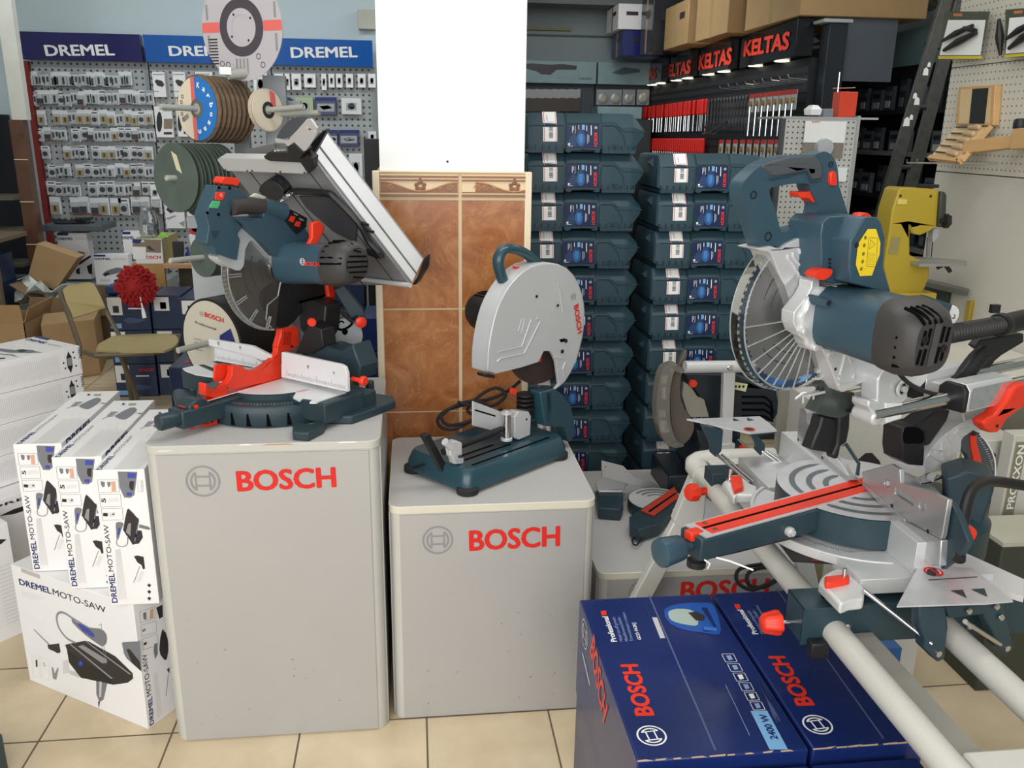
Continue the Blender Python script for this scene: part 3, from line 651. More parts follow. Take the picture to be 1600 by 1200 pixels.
for C, lb, hh in ((V((-1.247, 2.552, 0)), 'white carton standing upright at the floor, front of the left stack', .382), (V((-1.17, 2.92, 0)), 'dim white carton standing upright under the left stack of flat cartons', zl-.002), (V((-1.41, 2.99, 0)), 'white carton under the left stack, half hidden by the front upright carton', zl-.002)):
    root = thing('rotary_tool_carton', lb, 'box', C)
    mb = MB(); e1 = V((-.68, -.733, 0)); e2 = V((-.733, .68, 0)); wl, wd = (.105, .24) if hh > .38 and C.y < 2.8 else (.30, .2)
    mb.prism([C+V((0, 0, hh)), C+e1*wl+V((0, 0, hh)), C+e1*wl+e2*wd+V((0, 0, hh)), C+e2*wd+V((0, 0, hh))], (0, 0, -hh), PAPER); mb.build('box_body', root, bevel=.0012)
    mb = MB(); P = lambda u, v: C-e2*.0008+e1*u+V((0, 0, v))
    mb.text('DREMEL', P(wl-.008, hh-.025), P(wl*.25, hh-.025), (0, 0, 1), .01, BLKP, .02, 0, 1)
    mb.cap([P(wl/2+a*wl*.4, hh-.055+b*.010) for a, b in ((1, 0), (.6, .8), (-.6, .8), (-1, .1), (-.6, -.8), (.6, -.9))], DKP)
    for a, b in ((-.02, .022), (.02, .02), (0, -.02)): mb.disc(P(wl/2+a, hh-.055+b), -e2, .004, DKP, 8)
    for i in range(16): v = .05+i*.013; mb.quad([P(.012, v), P(.05, v), P(.05, v+.002), P(.012, v+.002)], LTX)
    mb.build('print', root, smooth=0)
# ------------------------------------------------------------ navy chop-saw cartons, lower right
def kb(x, y): return (900+x/3.2, 900+y/3.2)
def navy_box(x0, y0, x1, y1, z0, z1, label, n=0):
    root = thing('chop_saw_carton', label, 'box', ((x0+x1)/2, (y0+y1)/2, z0), 'navy chop saw cartons')
    mb = MB(); mb.box2((x0, y0, z0), (x1, y1, z1), NAVY); mb.build('box_body', root, bevel=.003)
    mb = MB(); g = PZ(z1)
    kr = M('torn_cardboard_edge', '#b49a7c', .8)
    for i in range(9):
        a = x0+(x1-x0)*i/9.6; mb.quad([V((a, y0-.0004, z1-.001)), V((a+R.uniform(.01, .03), y0-.0004, z1-.001)), V((a+R.uniform(.01, .03), y0+R.uniform(.001, .004), z1+.0006)), V((a, y0+.001, z1+.0006))], kr)
    mb.build('worn_edge', root, smooth=0)
    return root, g
SEAM = M('tape_seam', '#5a6488', .3, var=0)
def top_print(root, g, dx, full=True):
    mb = MB(); F = lambda q, m, l=.0006: mb.flat([kb(*a) for a in q], g, m, l)
    mb.ptext('BOSCH', kb(390, 700), kb(304, 442), kb(298, 708), g, REDP, bold=.045, sp=1.0)
    c = g(*kb(378, 799)); mb.logo(c, (0, 0, 1), (g(*kb(453, 799))-c).length, WHT, up=(1, .08, 0), w=.12)
    mb.ptext('Professional', kb(205, 330), kb(158, 203), kb(176, 334), g, WHT, bold=.03)
    F([(123, 176), (150, 173), (154, 196), (127, 199)], REDP)
    for i, (s_, a, b) in enumerate((('Metal cut-off grinder', (235, 328), (193, 205)), ('Metalltrennschleifer', (262, 328), (220, 205)), ('Tronconneuse a metaux', (287, 327), (243, 182)))): mb.ptext(s_, kb(*a), kb(*b), kb(a[0]-17, a[1]+2), g, M('pale_blue_print', '#8fa3cf', .5, var=0))
    mb.ptext('GCO 14-24 J', kb(327, 320), kb(296, 236), kb(309, 322), g, WHT, bold=.03)
    F([(360, 96), (368, 96), (702, 872), (692, 872)], SEAM); F([(380, 208), (405, 208), (446, 311), (421, 313)], LGREY)
    F(sm([(440, 170), (520, 140), (640, 135), (690, 150), (725, 270), (700, 295), (640, 285), (560, 275), (470, 240)], 2), M('glow_blue_print', '#1f56a8', .3, var=0), .0008)
    F(sm([(470, 175), (520, 165), (590, 180), (610, 245), (550, 245), (480, 225), (462, 195)], 3), M('pale_green_print', '#a9bcb4', .4, var=0), .0010)
    F([(560, 185), (600, 180), (645, 200), (640, 225), (600, 225)], DKP, .0012); F([(625, 160), (655, 160), (712, 275), (640, 280), (632, 265), (690, 260)], NAVY, .0012); F([(640, 255), (705, 262), (705, 278), (640, 272)], M('glow_blue_print2', '#3b78c8', .3, var=0), .0014)
    ax, ay = (728, 392), (868, 632)
    for i in range(6):
        t = i/5; x = ax[0]+(ay[0]-ax[0])*t; y = ax[1]+(ay[1]-ax[1])*t
        frm(mb, [kb(*a) for a in ((x, y), (x+58, y-1), (x+78, y+38), (x+20, y+40))], g, .0012, WHT, .001)
        F([(x+22, y+8), (x+46, y+6), (x+56, y+28), (x+36, y+32)], WHT if i in (2, 4) else M('pale_blue_print', '#8fa3cf', .5), .001)
    F([(872, 677), (955, 675), (1060, 870), (968, 870)], SKY, .001); mb.ptext('2400 W', kb(1012, 820), kb(950, 694), kb(975, 826), g, NAVYP, bold=.03, lift=.0014)
    lines(mb, kb(742, 545), kb(875, 822), kb(752, 545), kb(884, 822), 1, g, .0012, M('pale_blue_print', '#8fa3cf', .5))
    lines(mb, kb(905, 500), kb(1000, 740), kb(945, 580), kb(1030, 740), 12, g, .0007, SEAM, jag=.3)
    if dx: mb.v = [p+V(dx) for p in mb.v]
    mb.build('top_print', root, smooth=0)
X0, X1, XB = .372, .685, .905
r1, g1 = navy_box(X0, 1.213, X1, 1.752, .252, .5, 'navy chop saw carton with pale blue corner, nearest the middle pedestal'); top_print(r1, g1, None)
mb = MB(); g = PX(X0); mb.ptext('BOSCH', kb(72, 372), kb(140, 740), kb(108, 372), g, REDP, bold=.045); c = g(*kb(45, 290)); mb.logo(c, (-1, 0, 0), .034, LGREY, w=.1)
lines(mb, kb(30, 390), kb(70, 560), kb(38, 380), kb(76, 550), 1, g, .006, WHT); lines(mb, kb(28, 470), kb(50, 600), kb(40, 470), kb(70, 600), 2, g, .002, SEAM)
mb.build('side_print', r1, smooth=0)
r2, g2 = navy_box(X1+.008, 1.213, XB, 1.752, .252, .5, 'navy chop saw carton under the saw stand beam, right neighbour of the leftmost'); top_print(r2, g2, (.316, 0, 0))
for i, (x0, x1) in enumerate(((X0+.002, X1-.002), (X1+.01, XB-.003))):
    navy_box(x0, 1.215, x1, 1.75, 0, .25, ('left' if i == 0 else 'right')+' navy carton on the floor under the upper pair')
r3, g3 = navy_box(X0-.002, .66, X1-.006, 1.200, .231, .478, 'navy chop saw carton at the bottom edge of the photo, nearest the viewer'); top_print(r3, g3, (0, -.553, -.022))
r4, g4 = navy_box(X1+.002, .90, XB-.02, 1.200, .231, .478, 'navy chop saw carton at the bottom edge, right of the nearest one, under the tube')
for i, (x0, x1) in enumerate(((X0, X1-.008), (X1+.004, XB-.002))):
    navy_box(x0, .662 if i == 0 else .902, x1 if i == 0 else x1-.02, 1.198, 0, .23, ('left' if i == 0 else 'right')+' navy carton on the floor below the nearest pair')
# teal case at the bottom left corner
mb = MB(); g = atz(0, 1175, .0); c = V((-.93, 1.83, 0))
c = atz(-8, 1185, .05); root = thing('tool_case', 'dark teal rounded tool case at the bottom left corner on the floor', 'tool case', (c.x, c.y, 0))
mb = MB(); mb.prism(rrect(c.x-.22, c.y-.16, c.x+.020, c.y+.035, .03, .10), (0, 0, -.10), TEALG); mb.build('shell', root, bevel=.012, seg=3)
mb = MB(); mb.box2((c.x-.03, c.y+.02, .1), (c.x+.003, c.y+.034, .112), BLK); mb.build('latch', root, bevel=.003)
# ------------------------------------------------------------ sliding mitre saw on its stand, right foreground
TEALB = M('saw_teal', '#344d5b', .36, var=.03, bump=.08, bscale=500)
KV = V((.92, .39, 0)).normalized(); NV = V((KV.y, -KV.x, 0)); P0 = V((.75, 1.505, 0)); UPV = V((0, 0, 1))
def H(u, n, z): return P0+KV*u+NV*n+UPV*z
def HP(n): return PL(P0+NV*n, NV)
def q1(*a): return [(1140+x/6.154, 225+y/6.154) for x, y in a]
def q2(*a): return [(1140+x/5, 380+y/5) for x, y in a]
def q3(*a): return [(1330+x/5.926, 440+y/5.926) for x, y in a]
def q4(*a): return [(1230+x/5.455, 540+y/5.455) for x, y in a]
def q5(*a): return [(1400+x/5.455, 540+y/5.455) for x, y in a]
def q6(*a): return [(1130+x/3.404, 640+y/3.404) for x, y in a]
saw = thing('mitre_saw', 'large teal sliding mitre saw with clear blade guard on the stand at right', 'power saw', (.923, 1.58, .70))
def part(mb, name, root=None, bevel=0, **k): return mb.build(name, root if root is not None else saw, bevel=bevel, **k)
# --- handle loop
mb = MB(); pl = HP(.018)
outer = sm(q1((112, 440), (125, 385), (172, 322), (290, 215), (420, 150), (600, 108), (820, 105), (900, 72), (970, 95), (1020, 170), (1042, 260), (1052, 400)), 2, False)+q1((1135, 660), (1160, 700), (950, 705), (930, 770), (885, 830), (880, 868), (700, 895), (500, 1000), (430, 980), (295, 1003), (275, 960), (240, 830), (190, 700), (125, 540))
hole = sm(q1((385, 475), (410, 560), (455, 680), (500, 850), (600, 815), (700, 790), (780, 740), (830, 670), (845, 590), (820, 520), (780, 440), (760, 385), (640, 380), (500, 400), (400, 420)), 2)
mb.tr(outer, pl, .030, TEALB, [hole]); hnd = part(mb, 'handle', bevel=.007, seg=3, smooth=50)
mb = MB(); mb.tr(q1((305, 212), (420, 158), (600, 112), (828, 110), (880, 165), (905, 250), (895, 335), (790, 345), (750, 262), (600, 295), (410, 315), (350, 250)), HP(.0215), .036, DGREY); part(mb, 'grip_pad', hnd, bevel=.004)
mb = MB(); mb.pipe([HP(.022)(*p) for p in q1((385, 335), (410, 345), (745, 262), (785, 372), (890, 345))], .0012, TEALD, 6)
for c, r in (((585, 222), .0045), ((973, 196), .0045), ((230, 490), .006), ((370, 890), .007)):
    p = HP(.0185)(*q1(c)[0]); mb.lathe(p, NV, [(r*1.15, -.004), (r*1.15, .0008), (r*.9, .0012), (r*.85, -.001), (0, -.001)], BLK, 16)
part(mb, 'screw_sockets', hnd)
mb = MB(); mb.tr(sm(q1((668, 462), (750, 460), (800, 445), (860, 440), (885, 475), (885, 548), (840, 568), (790, 550), (760, 520), (690, 516), (670, 500)), 2), HP(.014), .022, REDP); part(mb, 'trigger', bevel=.004)
mb = MB(); mb.tr(q1((975, 275), (1000, 258), (1028, 272), (1036, 330), (1038, 402), (985, 402), (972, 360)), HP(.024), .02, REDP); part(mb, 'lock_button', hnd, bevel=.002)
# --- upper housing with sticker
mb = MB(); mb.tr(q1((880, 870), (895, 760), (960, 700), (1140, 692), (1300, 705), (1165, 930), (1150, 1150), (1180, 1330), (1000, 1345), (870, 1300), (885, 1080)), HP(.075), .075, TEALB)
part(mb, 'gear_housing', bevel=.004)
mb = MB(); mb.tr(q1((1165, 925), (1300, 705), (1430, 706), (1465, 760), (1500, 905), (1482, 1180), (1560, 1440), (1180, 1340), (1150, 1200)), HP(.115), .10, TEALB)
hs = part(mb, 'motor_housing_top', bevel=.003)
mb = MB(); g = HP(.1155); stk = q1((1325, 818), (1405, 816), (1447, 950), (1440, 1060), (1365, 1265), (1250, 1270), (1210, 1160), (1232, 960))
mb.flat(stk, g, YEL); 
for i, c in enumerate(((1302, 900), (1290, 975), (1283, 1055), (1275, 1130), (1262, 1200))): p = g(*q1(c)[0]); mb.ringf(p+NV*.001, NV, .0022, .0032, DKP, seg=16); mb.disc(p+NV*.001, NV, .0014, DKP, 8)
frm(mb, q1((1335, 900), (1418, 905), (1405, 1180), (1312, 1175)), g, .0006, DKP, .001); frm(mb, q1((1352, 920), (1395, 965), (1340, 1010)), g, .0006, DKP, .001)
lines(mb, q1((1325, 1040))[0], q1((1405, 1045))[0], q1((1318, 1165))[0], q1((1395, 1170))[0], 7, g, .0004, M('ochre_print', '#8a7a20', .5, var=0), .001)
part(mb, 'warning_sticker', hs, smooth=0)
mb = MB(); p = g(*q1((1222, 972))[0]); mb.lathe(p, NV, [(.0045, -.002), (.0045, .001), (.003, .001), (0, -.001)], BLK, 14); 
for i in range(3): mb.tr(q2((775, 118+i*30), (868, 120+i*30), (868, 134+i*30), (778, 136+i*30)), HP(.0765), .002, BLK)
part(mb, 'vent_slots', hs)
mb = MB(); mb.tr(q1((1210, 698), (1265, 690), (1275, 670), (1330, 662), (1368, 690), (1360, 706), (1290, 712)), HP(.085), .02, REDP); part(mb, 'laser_switch', hs, bevel=.002)
# --- silver blade guard casting and gearbox
mb = MB(); mb.tr(q2((215, 42), (325, 22), (350, 30), (400, 48))+q1((560, 960), (700, 893), (800, 870), (884, 868), (880, 960), (886, 1050))+q2((705, 205), (660, 240), (645, 300), (640, 360), (600, 420), (520, 520), (498, 540), (430, 330), (385, 235), (325, 82), (300, 66), (235, 56)), HP(.026), .05, ALU)
up = part(mb, 'blade_guard_upper', bevel=.004, seg=3)
mb = MB()
for pts in (((455, 90), (460, 120), (500, 170), (520, 210), (560, 260)), ((495, 70), (500, 110), (540, 160), (575, 215), (600, 255)), ((545, 45), (555, 80), (590, 140), (610, 180), (645, 235)), ((590, 10), (610, 60), (640, 110), (660, 160), (690, 200))):
    mb.pipe([HP(.027)(*p) for p in sm(q2(*pts), 3, False)], .0022, ALU, 8)
part(mb, 'cast_ribs', up)
hub = H(-.055, 0, 1.238)
mb = MB(); mb.lathe(hub, NV, [(.036, .024), (.050, .028), (.056, .040), (.058, .062), (.052, .066)], ALU, 60, fn=lambda a: 1+.045*math.sin(a*11)); mb.lathe(hub, NV, [(.0, .018), (.03, .018), (.034, .03)], ALU, 32)
for a in (20, 75, 200, 250, 310): 
    d = KV*math.cos(math.radians(a))+UPV*math.sin(math.radians(a)); mb.cyl(hub+d*.054+NV*.034, hub+d*.054+NV*.072, .0065, ALU, 12)
mb.tr(q2((600, 420), (640, 350), (645, 300), (700, 240), (710, 460), (660, 560), (640, 650), (705, 790), (700, 815), (620, 800), (590, 740), (530, 700), (500, 620), (505, 540)), HP(.058), .03, ALU)
part(mb, 'gearbox', bevel=.0015)
# --- blade and clear lower guard
blade_r = .128
mb = MB(); teeth = []
for i in range(72):
    for rr, da in ((blade_r-.004, 0), (blade_r, .4), (blade_r-.004, .9)): a = 2*math.pi*(i+da)/72; teeth.append(hub+(KV*math.cos(a)+UPV*math.sin(a))*rr)
mb.prism(teeth, -NV*.0022, M('blade_plain_steel', '#a9a8a8', .3, .8, var=0)); mb.lathe(hub, NV, [(.028, -.004), (.028, .006), (.012, .008), (.012, .014), (0, .014)], CHR, 24)
for r0, a0 in ((.100, 120), (.078, 128), (.060, 132), (.1, 215), (.078, 222)):
    mb.pipe([hub+(KV*math.cos(math.radians(a0+t*3.2))+UPV*math.sin(math.radians(a0+t*3.2)))*(r0-.0004*t)+NV*.0006 for t in range(14)], .0007, BLK, 4)
part(mb, 'saw_blade', smooth=30)
mb = MB(); CL = M('guard_polycarbonate', '#eef0f0', .05, trans=1, var=0, ior=1.25)
mb.lathe(hub, NV, [(.034, .036), (.06, .030), (.125, .020), (.142, .015), (.150, .006), (.150, -.012), (.144, -.016)], CL, 64, 118, 352, up=(0, 0, 1))
lg = part(mb, 'blade_guard_clear', smooth=30)
mb = MB(); x_, y_, n_ = frame(NV)
def gp(a, r, n): a = math.radians(a); return hub+(x_*math.cos(a)+y_*math.sin(a))*r+NV*n
RIB = M('guard_rib_plastic', '#dfe2e2', .12, trans=.75, var=0)
for a in (185, 200, 214, 226, 236, 246, 256, 268, 282, 298, 320): mb.pipe([gp(a, .038, .037), gp(a, .09, .0275), gp(a, .141, .017)], [.0011, .0014, .0016], RIB, 6)
mb.pipe([gp(a, .143, .016) for a in range(120, 352, 4)], .0016, RIB, 6); mb.pipe([gp(a, .150, -.012) for a in range(120, 352, 4)], .0014, RIB, 6)
for a in range(124, 350, 5): mb.box(gp(a, .1475, .006), (.002, .003, .006), RIB, Matrix.Rotation(math.radians(a), 3, NV))
part(mb, 'guard_ribs', lg)
# --- motor: lofted rounded sections across the blade axis
def sup(n, cu, cz, ru, rz, p=2.6, k=28, skew=0):
    o = []
    for i in range(k):
        a = 2*math.pi*i/k; c, s = math.cos(a), math.sin(a)
        o.append(H(cu+ru*math.copysign(abs(c)**(2/p), c)+skew*s, n, cz+rz*math.copysign(abs(s)**(2/p), s)))
    return o
mb = MB(); mb.loft([sup(.052, -.020, 1.240, .050, .051), sup(.062, -.022, 1.241, .062, .055, 3.4), sup(.10, -.022, 1.240, .063, .056, 3.4), sup(.212, -.031, 1.238, .063, .058, 3.4)], TEALB)
for (a, b) in (((600, 440), (775, 468)), ((705, 790), (870, 820))):
    A_, B_ = HP(.066)(*q2(a)[0]), HP(.10)(*q2(b)[0])
    A_ = B_-NV*.038; mb.cyl(A_-NV*.004, B_, .0085, TEALB, 16); mb.lathe(B_, NV, [(.005, -.001), (.005, .0006), (0, .0006)], BLK, 10)
mo = part(mb, 'motor_body', smooth=30)
CAPM = M('motor_cap_grey', '#3b3938', .5, var=.04, bump=.1, bscale=400)
mb = MB(); secs = [sup(.198, -.029, 1.239, .0645, .060, 3.4), sup(.203, -.029, 1.239, .066, .061, 3.6), sup(.235, -.036, 1.237, .066, .060, 3.6), sup(.258, -.042, 1.236, .060, .056, 3.2), sup(.272, -.046, 1.235, .049, .048, 3), sup(.276, -.047, 1.235, .044, .044, 3)]
mb.loft(secs, CAPM); cap = part(mb, 'motor_end_cap', smooth=30)
mb = MB(); VOID = M('vent_dark', '#060607', .9, var=0, spec=.1)
CU_, CZ_ = -.047, 1.235
def bar(u0, z0, u1, z1, w, n=.2768, m=VOID):
    A_, B_ = H(CU_+u0, n, CZ_+z0), H(CU_+u1, n, CZ_+z1); d = (B_-A_).normalized(); s_ = NV.cross(d)*w/2; mb.quad([A_-s_, B_-s_, B_+s_, A_+s_], m)
for t in (-.030, -.018, .016, .029):
    bar(t-.006, -.034+.2*abs(t), t-.001, -.004, .0075); bar(t, .002, t+.004, .032-.2*abs(t), .0075)
for i, t in enumerate((-.036, -.022, -.008, .006)):
    mb.pipe(sm([H(CU_+t+.004, .277, CZ_+.036), H(CU_+t-.001, .272, CZ_+.046), H(CU_+t-.006, .262, CZ_+.054), H(CU_+t-.010, .248, CZ_+.0585)], 3, False), .0028, VOID, 6)
for zq in (-.034, -.020, -.004, .012): mb.pipe([H(CU_-.046, .258, CZ_+zq), H(CU_-.055, .246, CZ_+zq)], .0026, VOID, 5)
bar(-.004, -.034, .004, .034, .016, .2772, M('plate_dark_grey', '#4a4848', .5))
for u_, z_ in ((-.026, .012), (.026, -.008)): p = H(CU_+u_, .277, CZ_+z_); mb.lathe(p, NV, [(.0065, -.003), (.0065, .0015), (.0035, .002), (.003, 0), (0, 0)], BLK, 16)
part(mb, 'cooling_grille', cap, smooth=0)
mb = MB(); mb.tr(sm(q2((660, 250), (700, 212), (745, 198), (800, 205), (806, 228), (785, 262), (735, 290), (690, 280)), 2), HP(.088), .022, REDP); part(mb, 'spindle_lock', bevel=.003)
# --- tilting arm castings behind/below the motor
mb = MB(); mb.tr(q4((290, 15), (330, 90), (375, 200), (430, 350), (462, 397), (500, 392), (570, 352), (640, 318), (700, 312), (745, 350), (775, 400), (800, 300), (860, 180), (900, 90), (860, 60), (600, 20)), HP(.052), .05, ALU)
arm = part(mb, 'pivot_arm', bevel=.003)
mb = MB()
for a, b in (((500, 50), (440, 290)), ((430, 270), (660, 50)), ((620, 60), (790, 270)), ((520, 80), (590, 300)), ((740, 220), (850, 110)), ((440, 330), (590, 320))): mb.pipe([HP(.0525)(*q4(a)[0]), HP(.0525)(*q4(b)[0])], .0022, ALU, 6)
for c in ((365, 72), (572, 265), (770, 70)): mb.lathe(HP(.052)(*q4(c)[0]), NV, [(.007, 0), (.006, .004), (.003, .004), (.003, .001), (0, .001)], ALU, 16)
mb.lathe(HP(.052)(*q4((410, 200))[0]), NV, [(.003, 0), (.003, .001), (0, .001)], BLK, 10)
part(mb, 'web_ribs', arm)
mb = MB(); mb.tr(sm(q4((775, 300), (800, 240), (900, 90), (930, 120), (1010, 300), (1030, 440)), 2, False)+q4((1010, 470), (980, 490), (975, 620), (850, 665), (790, 690), (745, 660), (740, 600), (690, 520), (700, 470), (770, 480)), HP(.085), .04, ALU)
mb.lathe(H(0, 0, 0)+(HP(.088)(*q4((770, 620))[0])-H(0, 0, 0)), NV, [(.0, .002), (.012, .002), (.016, 0), (.016, -.05)], ALU, 24)
ca = part(mb, 'slide_head', bevel=.003)
mb = MB(); c = HP(.09)(*q4((975, 365))[0]); mb.lathe(c, NV, [(.016, 0), (.016, .004), (.012, .005), (.011, .0), (.006, .0), (.006, .009), (0, .009)], ALU, 24); mb.lathe(c, NV, [(.0115, .0008), (.0065, .0008)], BLK, 24); part(mb, 'pivot_bolt', ca)
mb = MB(); mb.tr(q4((840, 490), (985, 490), (975, 618), (850, 660)), HP(.087), .006, M('white_cast_panel', '#e4e4e2', .35)); part(mb, 'side_cover', ca, bevel=.001)
mb = MB(); mb.tr(q3((380, 715), (725, 750), (715, 850), (690, 920), (640, 975), (560, 940), (520, 900), (450, 850)), HP(.03), .006, M('white_cast_panel', '#e4e4e2', .35)); part(mb, 'depth_stop_plate', bevel=.001)
mb = MB(); c = HP(.045)(*q3((560, 795))[0]); d = (HP(.045)(*q3((650, 815))[0])-c).normalized(); d = (NV+KV*.45).normalized()
mb.lathe(c-d*.012, d, [(.009, 0), (.009, .008), (.005, .009), (.005, .014)], M('cream_collar', '#d6d8c4', .5), 18); mb.lathe(c+d*.0, d, [(.007, 0), (.012, .004), (.012, .018), (.0105, .022), (0, .022)], REDP, 24, fn=lambda a: 1+.03*math.sin(12*a)); part(mb, 'red_plunger_knob')
# --- slide rails and carriage
mb = MB()
for n in (.078, -.020): mb.cyl(H(.09, n, 1.040), H(.86, n, 1.040), .0135, CHR, 28)
part(mb, 'slide_rails')
mb = MB(); 
for n in (.078, -.020):
    sec = lambda u: [H(u, n+a, 1.040+b) for a, b in ((-.030, -.022), (-.030, .018), (-.018, .030), (.020, .030), (.030, .018), (.030, -.026), (-.018, -.028))]
    mb.loft([sec(.335), sec(.348)], BLK); mb.loft([sec(.348), sec(.50)], ALU)
mb.box(H(.43, .029, 1.035), (.13, .07, .035), ALU, Matrix.Rotation(math.atan2(KV.y, KV.x), 3, 'Z'))
cr_ = part(mb, 'slide_carriage', bevel=.002)
mb = MB(); g = PL(H(0, .1095, 0), NV); mb.quad([H(.355, .1095, 1.018), H(.495, .1095, 1.018), H(.495, .1095, 1.064), H(.355, .1095, 1.064)], M('foil_cover', '#d9dadb', .12, .8, var=.1, scale=60)); part(mb, 'foil_film', cr_, smooth=0)
# --- lower casting, bevel scale, base behind the fence
mb = MB(); mb.tr(sm(q5((240, 1020), (255, 960), (300, 890), (380, 790), (480, 710), (600, 640), (700, 610), (820, 560)), 2, False)+q5((830, 620), (760, 720), (640, 735), (560, 790), (550, 900), (480, 940), (470, 1040), (340, 1075), (250, 1090)), HP(.05), .07, ALU); lc = part(mb, 'bevel_column', bevel=.004)
mb = MB()
for a, b in (((300, 880), (390, 900)), ((430, 760), (470, 830)), ((520, 700), (560, 790)), ((390, 820), (400, 1040)), ((340, 900), (450, 880)), ((280, 930), (420, 1000)), ((500, 740), (620, 700)), ((560, 570), (580, 640)), ((450, 880), (450, 1000))): mb.pipe([HP(.0505)(*q5(a)[0]), HP(.0505)(*q5(b)[0])], .0028, ALU, 6)
part(mb, 'web_ribs', lc)
mb = MB(); mb.tr(sm(q5((555, 820), (600, 765), (680, 740), (730, 755), (790, 840), (835, 940), (850, 1050), (840, 1120), (760, 1090), (640, 1060), (625, 980), (600, 920), (560, 890)), 2), HP(.035), .012, DGREY)
bs = part(mb, 'bevel_scale', bevel=.001)
mb = MB(); mb.tr(q5((640, 750), (690, 765), (690, 830), (720, 930), (745, 1060), (670, 1060), (660, 960), (640, 860)), HP(.039), .004, REDP); part(mb, 'angle_pointer', bs, bevel=.001)
mb = MB(); mb.pipe([HP(.036)(*p) for p in sm(q5((715, 755), (770, 820), (820, 910), (845, 1000), (845, 1120)), 3, False)], .0018, WHT, 6)
for i in range(15):
    t = i/14; a = (700+115*t+(20*math.sin(3*t)), 790+270*t); mb.pipe([HP(.0355)(*q5(a)[0]), HP(.0355)(*q5((a[0]+(30 if i % 5 == 0 else 16), a[1]-6))[0])], .0005, WHT, 4)
part(mb, 'scale_marks', bs)
mb = MB(); mb.tr(q5((240, 1030), (250, 880), (240, 740), (190, 690), (90, 690), (65, 720), (50, 900), (60, 980), (120, 1020)), HP(.06), .05, BLK)
mb.tr(q5((90, 690), (200, 660), (330, 560), (470, 550), (440, 640), (290, 850), (240, 860), (240, 740)), HP(.045), .04, BLK); part(mb, 'dust_funnel', bevel=.006, seg=3)
mb = MB(); mb.tr(sm(q5((75, 720), (105, 695), (190, 700), (235, 745), (232, 830), (150, 835), (70, 828)), 2), HP(.0612), .002, VOID); part(mb, 'funnel_mouth')
mb = MB(); mb.tr(q5((750, 655), (800, 620), (850, 600), (950, 480), (1000, 380), (1060, 330), (1180, 330), (1180, 480), (1040, 560), (940, 640), (910, 700), (870, 745), (810, 745), (765, 710)), HP(.125), .03, REDP); lv = part(mb, 'clamp_lever', bevel=.006, seg=3)
mb = MB(); p = HP(.1255)(*q5((862, 685))[0]); mb.lathe(p, NV, [(.004, 0), (.004, .001), (0, .001)], BLK, 12); p = HP(.055)(*q5((715, 668))[0]); mb.lathe(p, NV, [(.005, 0), (.005, .003), (0, .003)], BLK, 12); p = HP(.05)(*q5((652, 745))[0]); mb.lathe(p, NV, [(.006, 0), (.005, .006), (0, .006)], BLK, 12); part(mb, 'lever_bolts')
# --- hose, elbow, bracket, cable
mb = MB(); a, b = H(.33, .03, 1.175), H(.57, .0, 1.172); a = HP(.03)(*q3((880, 490))[0]); b = HP(.0)(*q3((1380, 400))[0]); ln = (b-a).length; pr_ = []
nr = 19
for i in range(nr): t = i/nr*ln; pr_ += [(.0165, t), (.0205, t+ln/nr*.25), (.0205, t+ln/nr*.5), (.0165, t+ln/nr*.75)]
mb.lathe(a, b-a, pr_, BLK, 28); hs_ = part(mb, 'dust_hose', smooth=50)
mb = MB(); d = (b-a).normalized(); c = HP(0)(*q3((1700, 330))[0]); mb.pipe(sm([b-d*.008, b+d*.03, c, c+d*.1+V((0, 0, .0))], 3, False), .0235, BLK, 24); mb.lathe(b-d*.01, d, [(.024, 0), (.0265, .004), (.0265, .02), (.024, .024)], BLK, 28)
p = HP(.01)(*q3((1330, 250))[0]); mb.box(p, (.02, .01, .018), BLK); part(mb, 'hose_elbow', smooth=40)
mb = MB(); mb.pipe([HP(.015)(*p) for p in sm(q3((1230, 660), (1160, 720), (1060, 850), (980, 930), (870, 1010)), 3, False)], .019, BLK, 20); part(mb, 'dust_pipe')
mb = MB(); mb.tr(q3((1150, 600), (1200, 540), (1600, 480), (1600, 560), (1400, 680), (1330, 740), (1260, 850), (1400, 900), (1500, 930), (1200, 900), (1130, 880), (1240, 700), (1230, 660)), HP(-.01), .02, BLK); part(mb, 'hose_bracket', bevel=.003)
mb = MB(); mb.tr(sm(q3((880, 300), (920, 235), (960, 222), (1000, 260), (995, 330), (950, 400), (908, 445)), 2), HP(.02), .012, M('white_cast_panel', '#e4e4e2', .35)); mb.lathe(HP(.021)(*q3((945, 322))[0]), NV, [(.005, 0), (.005, .003), (0, .003)], CHR, 14); mb.tr(q3((700, 130), (940, 215), (900, 320), (860, 300), (800, 200)), HP(.03), .02, TEALB); part(mb, 'transport_catch', bevel=.002)
mb = MB(); mb.pipe([HP(n)(*p) for n, p in zip((.12, .13, .14, .14, .14, .14, .13, .12, .11, .1, .09, .08, .07, .06, .05, .05, .05, .05, .05, .05, .05, .05, .05, .05, .05), sm(q3((350, 690), (420, 820), (520, 930), (640, 1000), (800, 1045), (1000, 1045), (1200, 1020), (1400, 960), (1650, 890)), 3, False))], .0042, BLKR, 10); part(mb, 'power_cable')
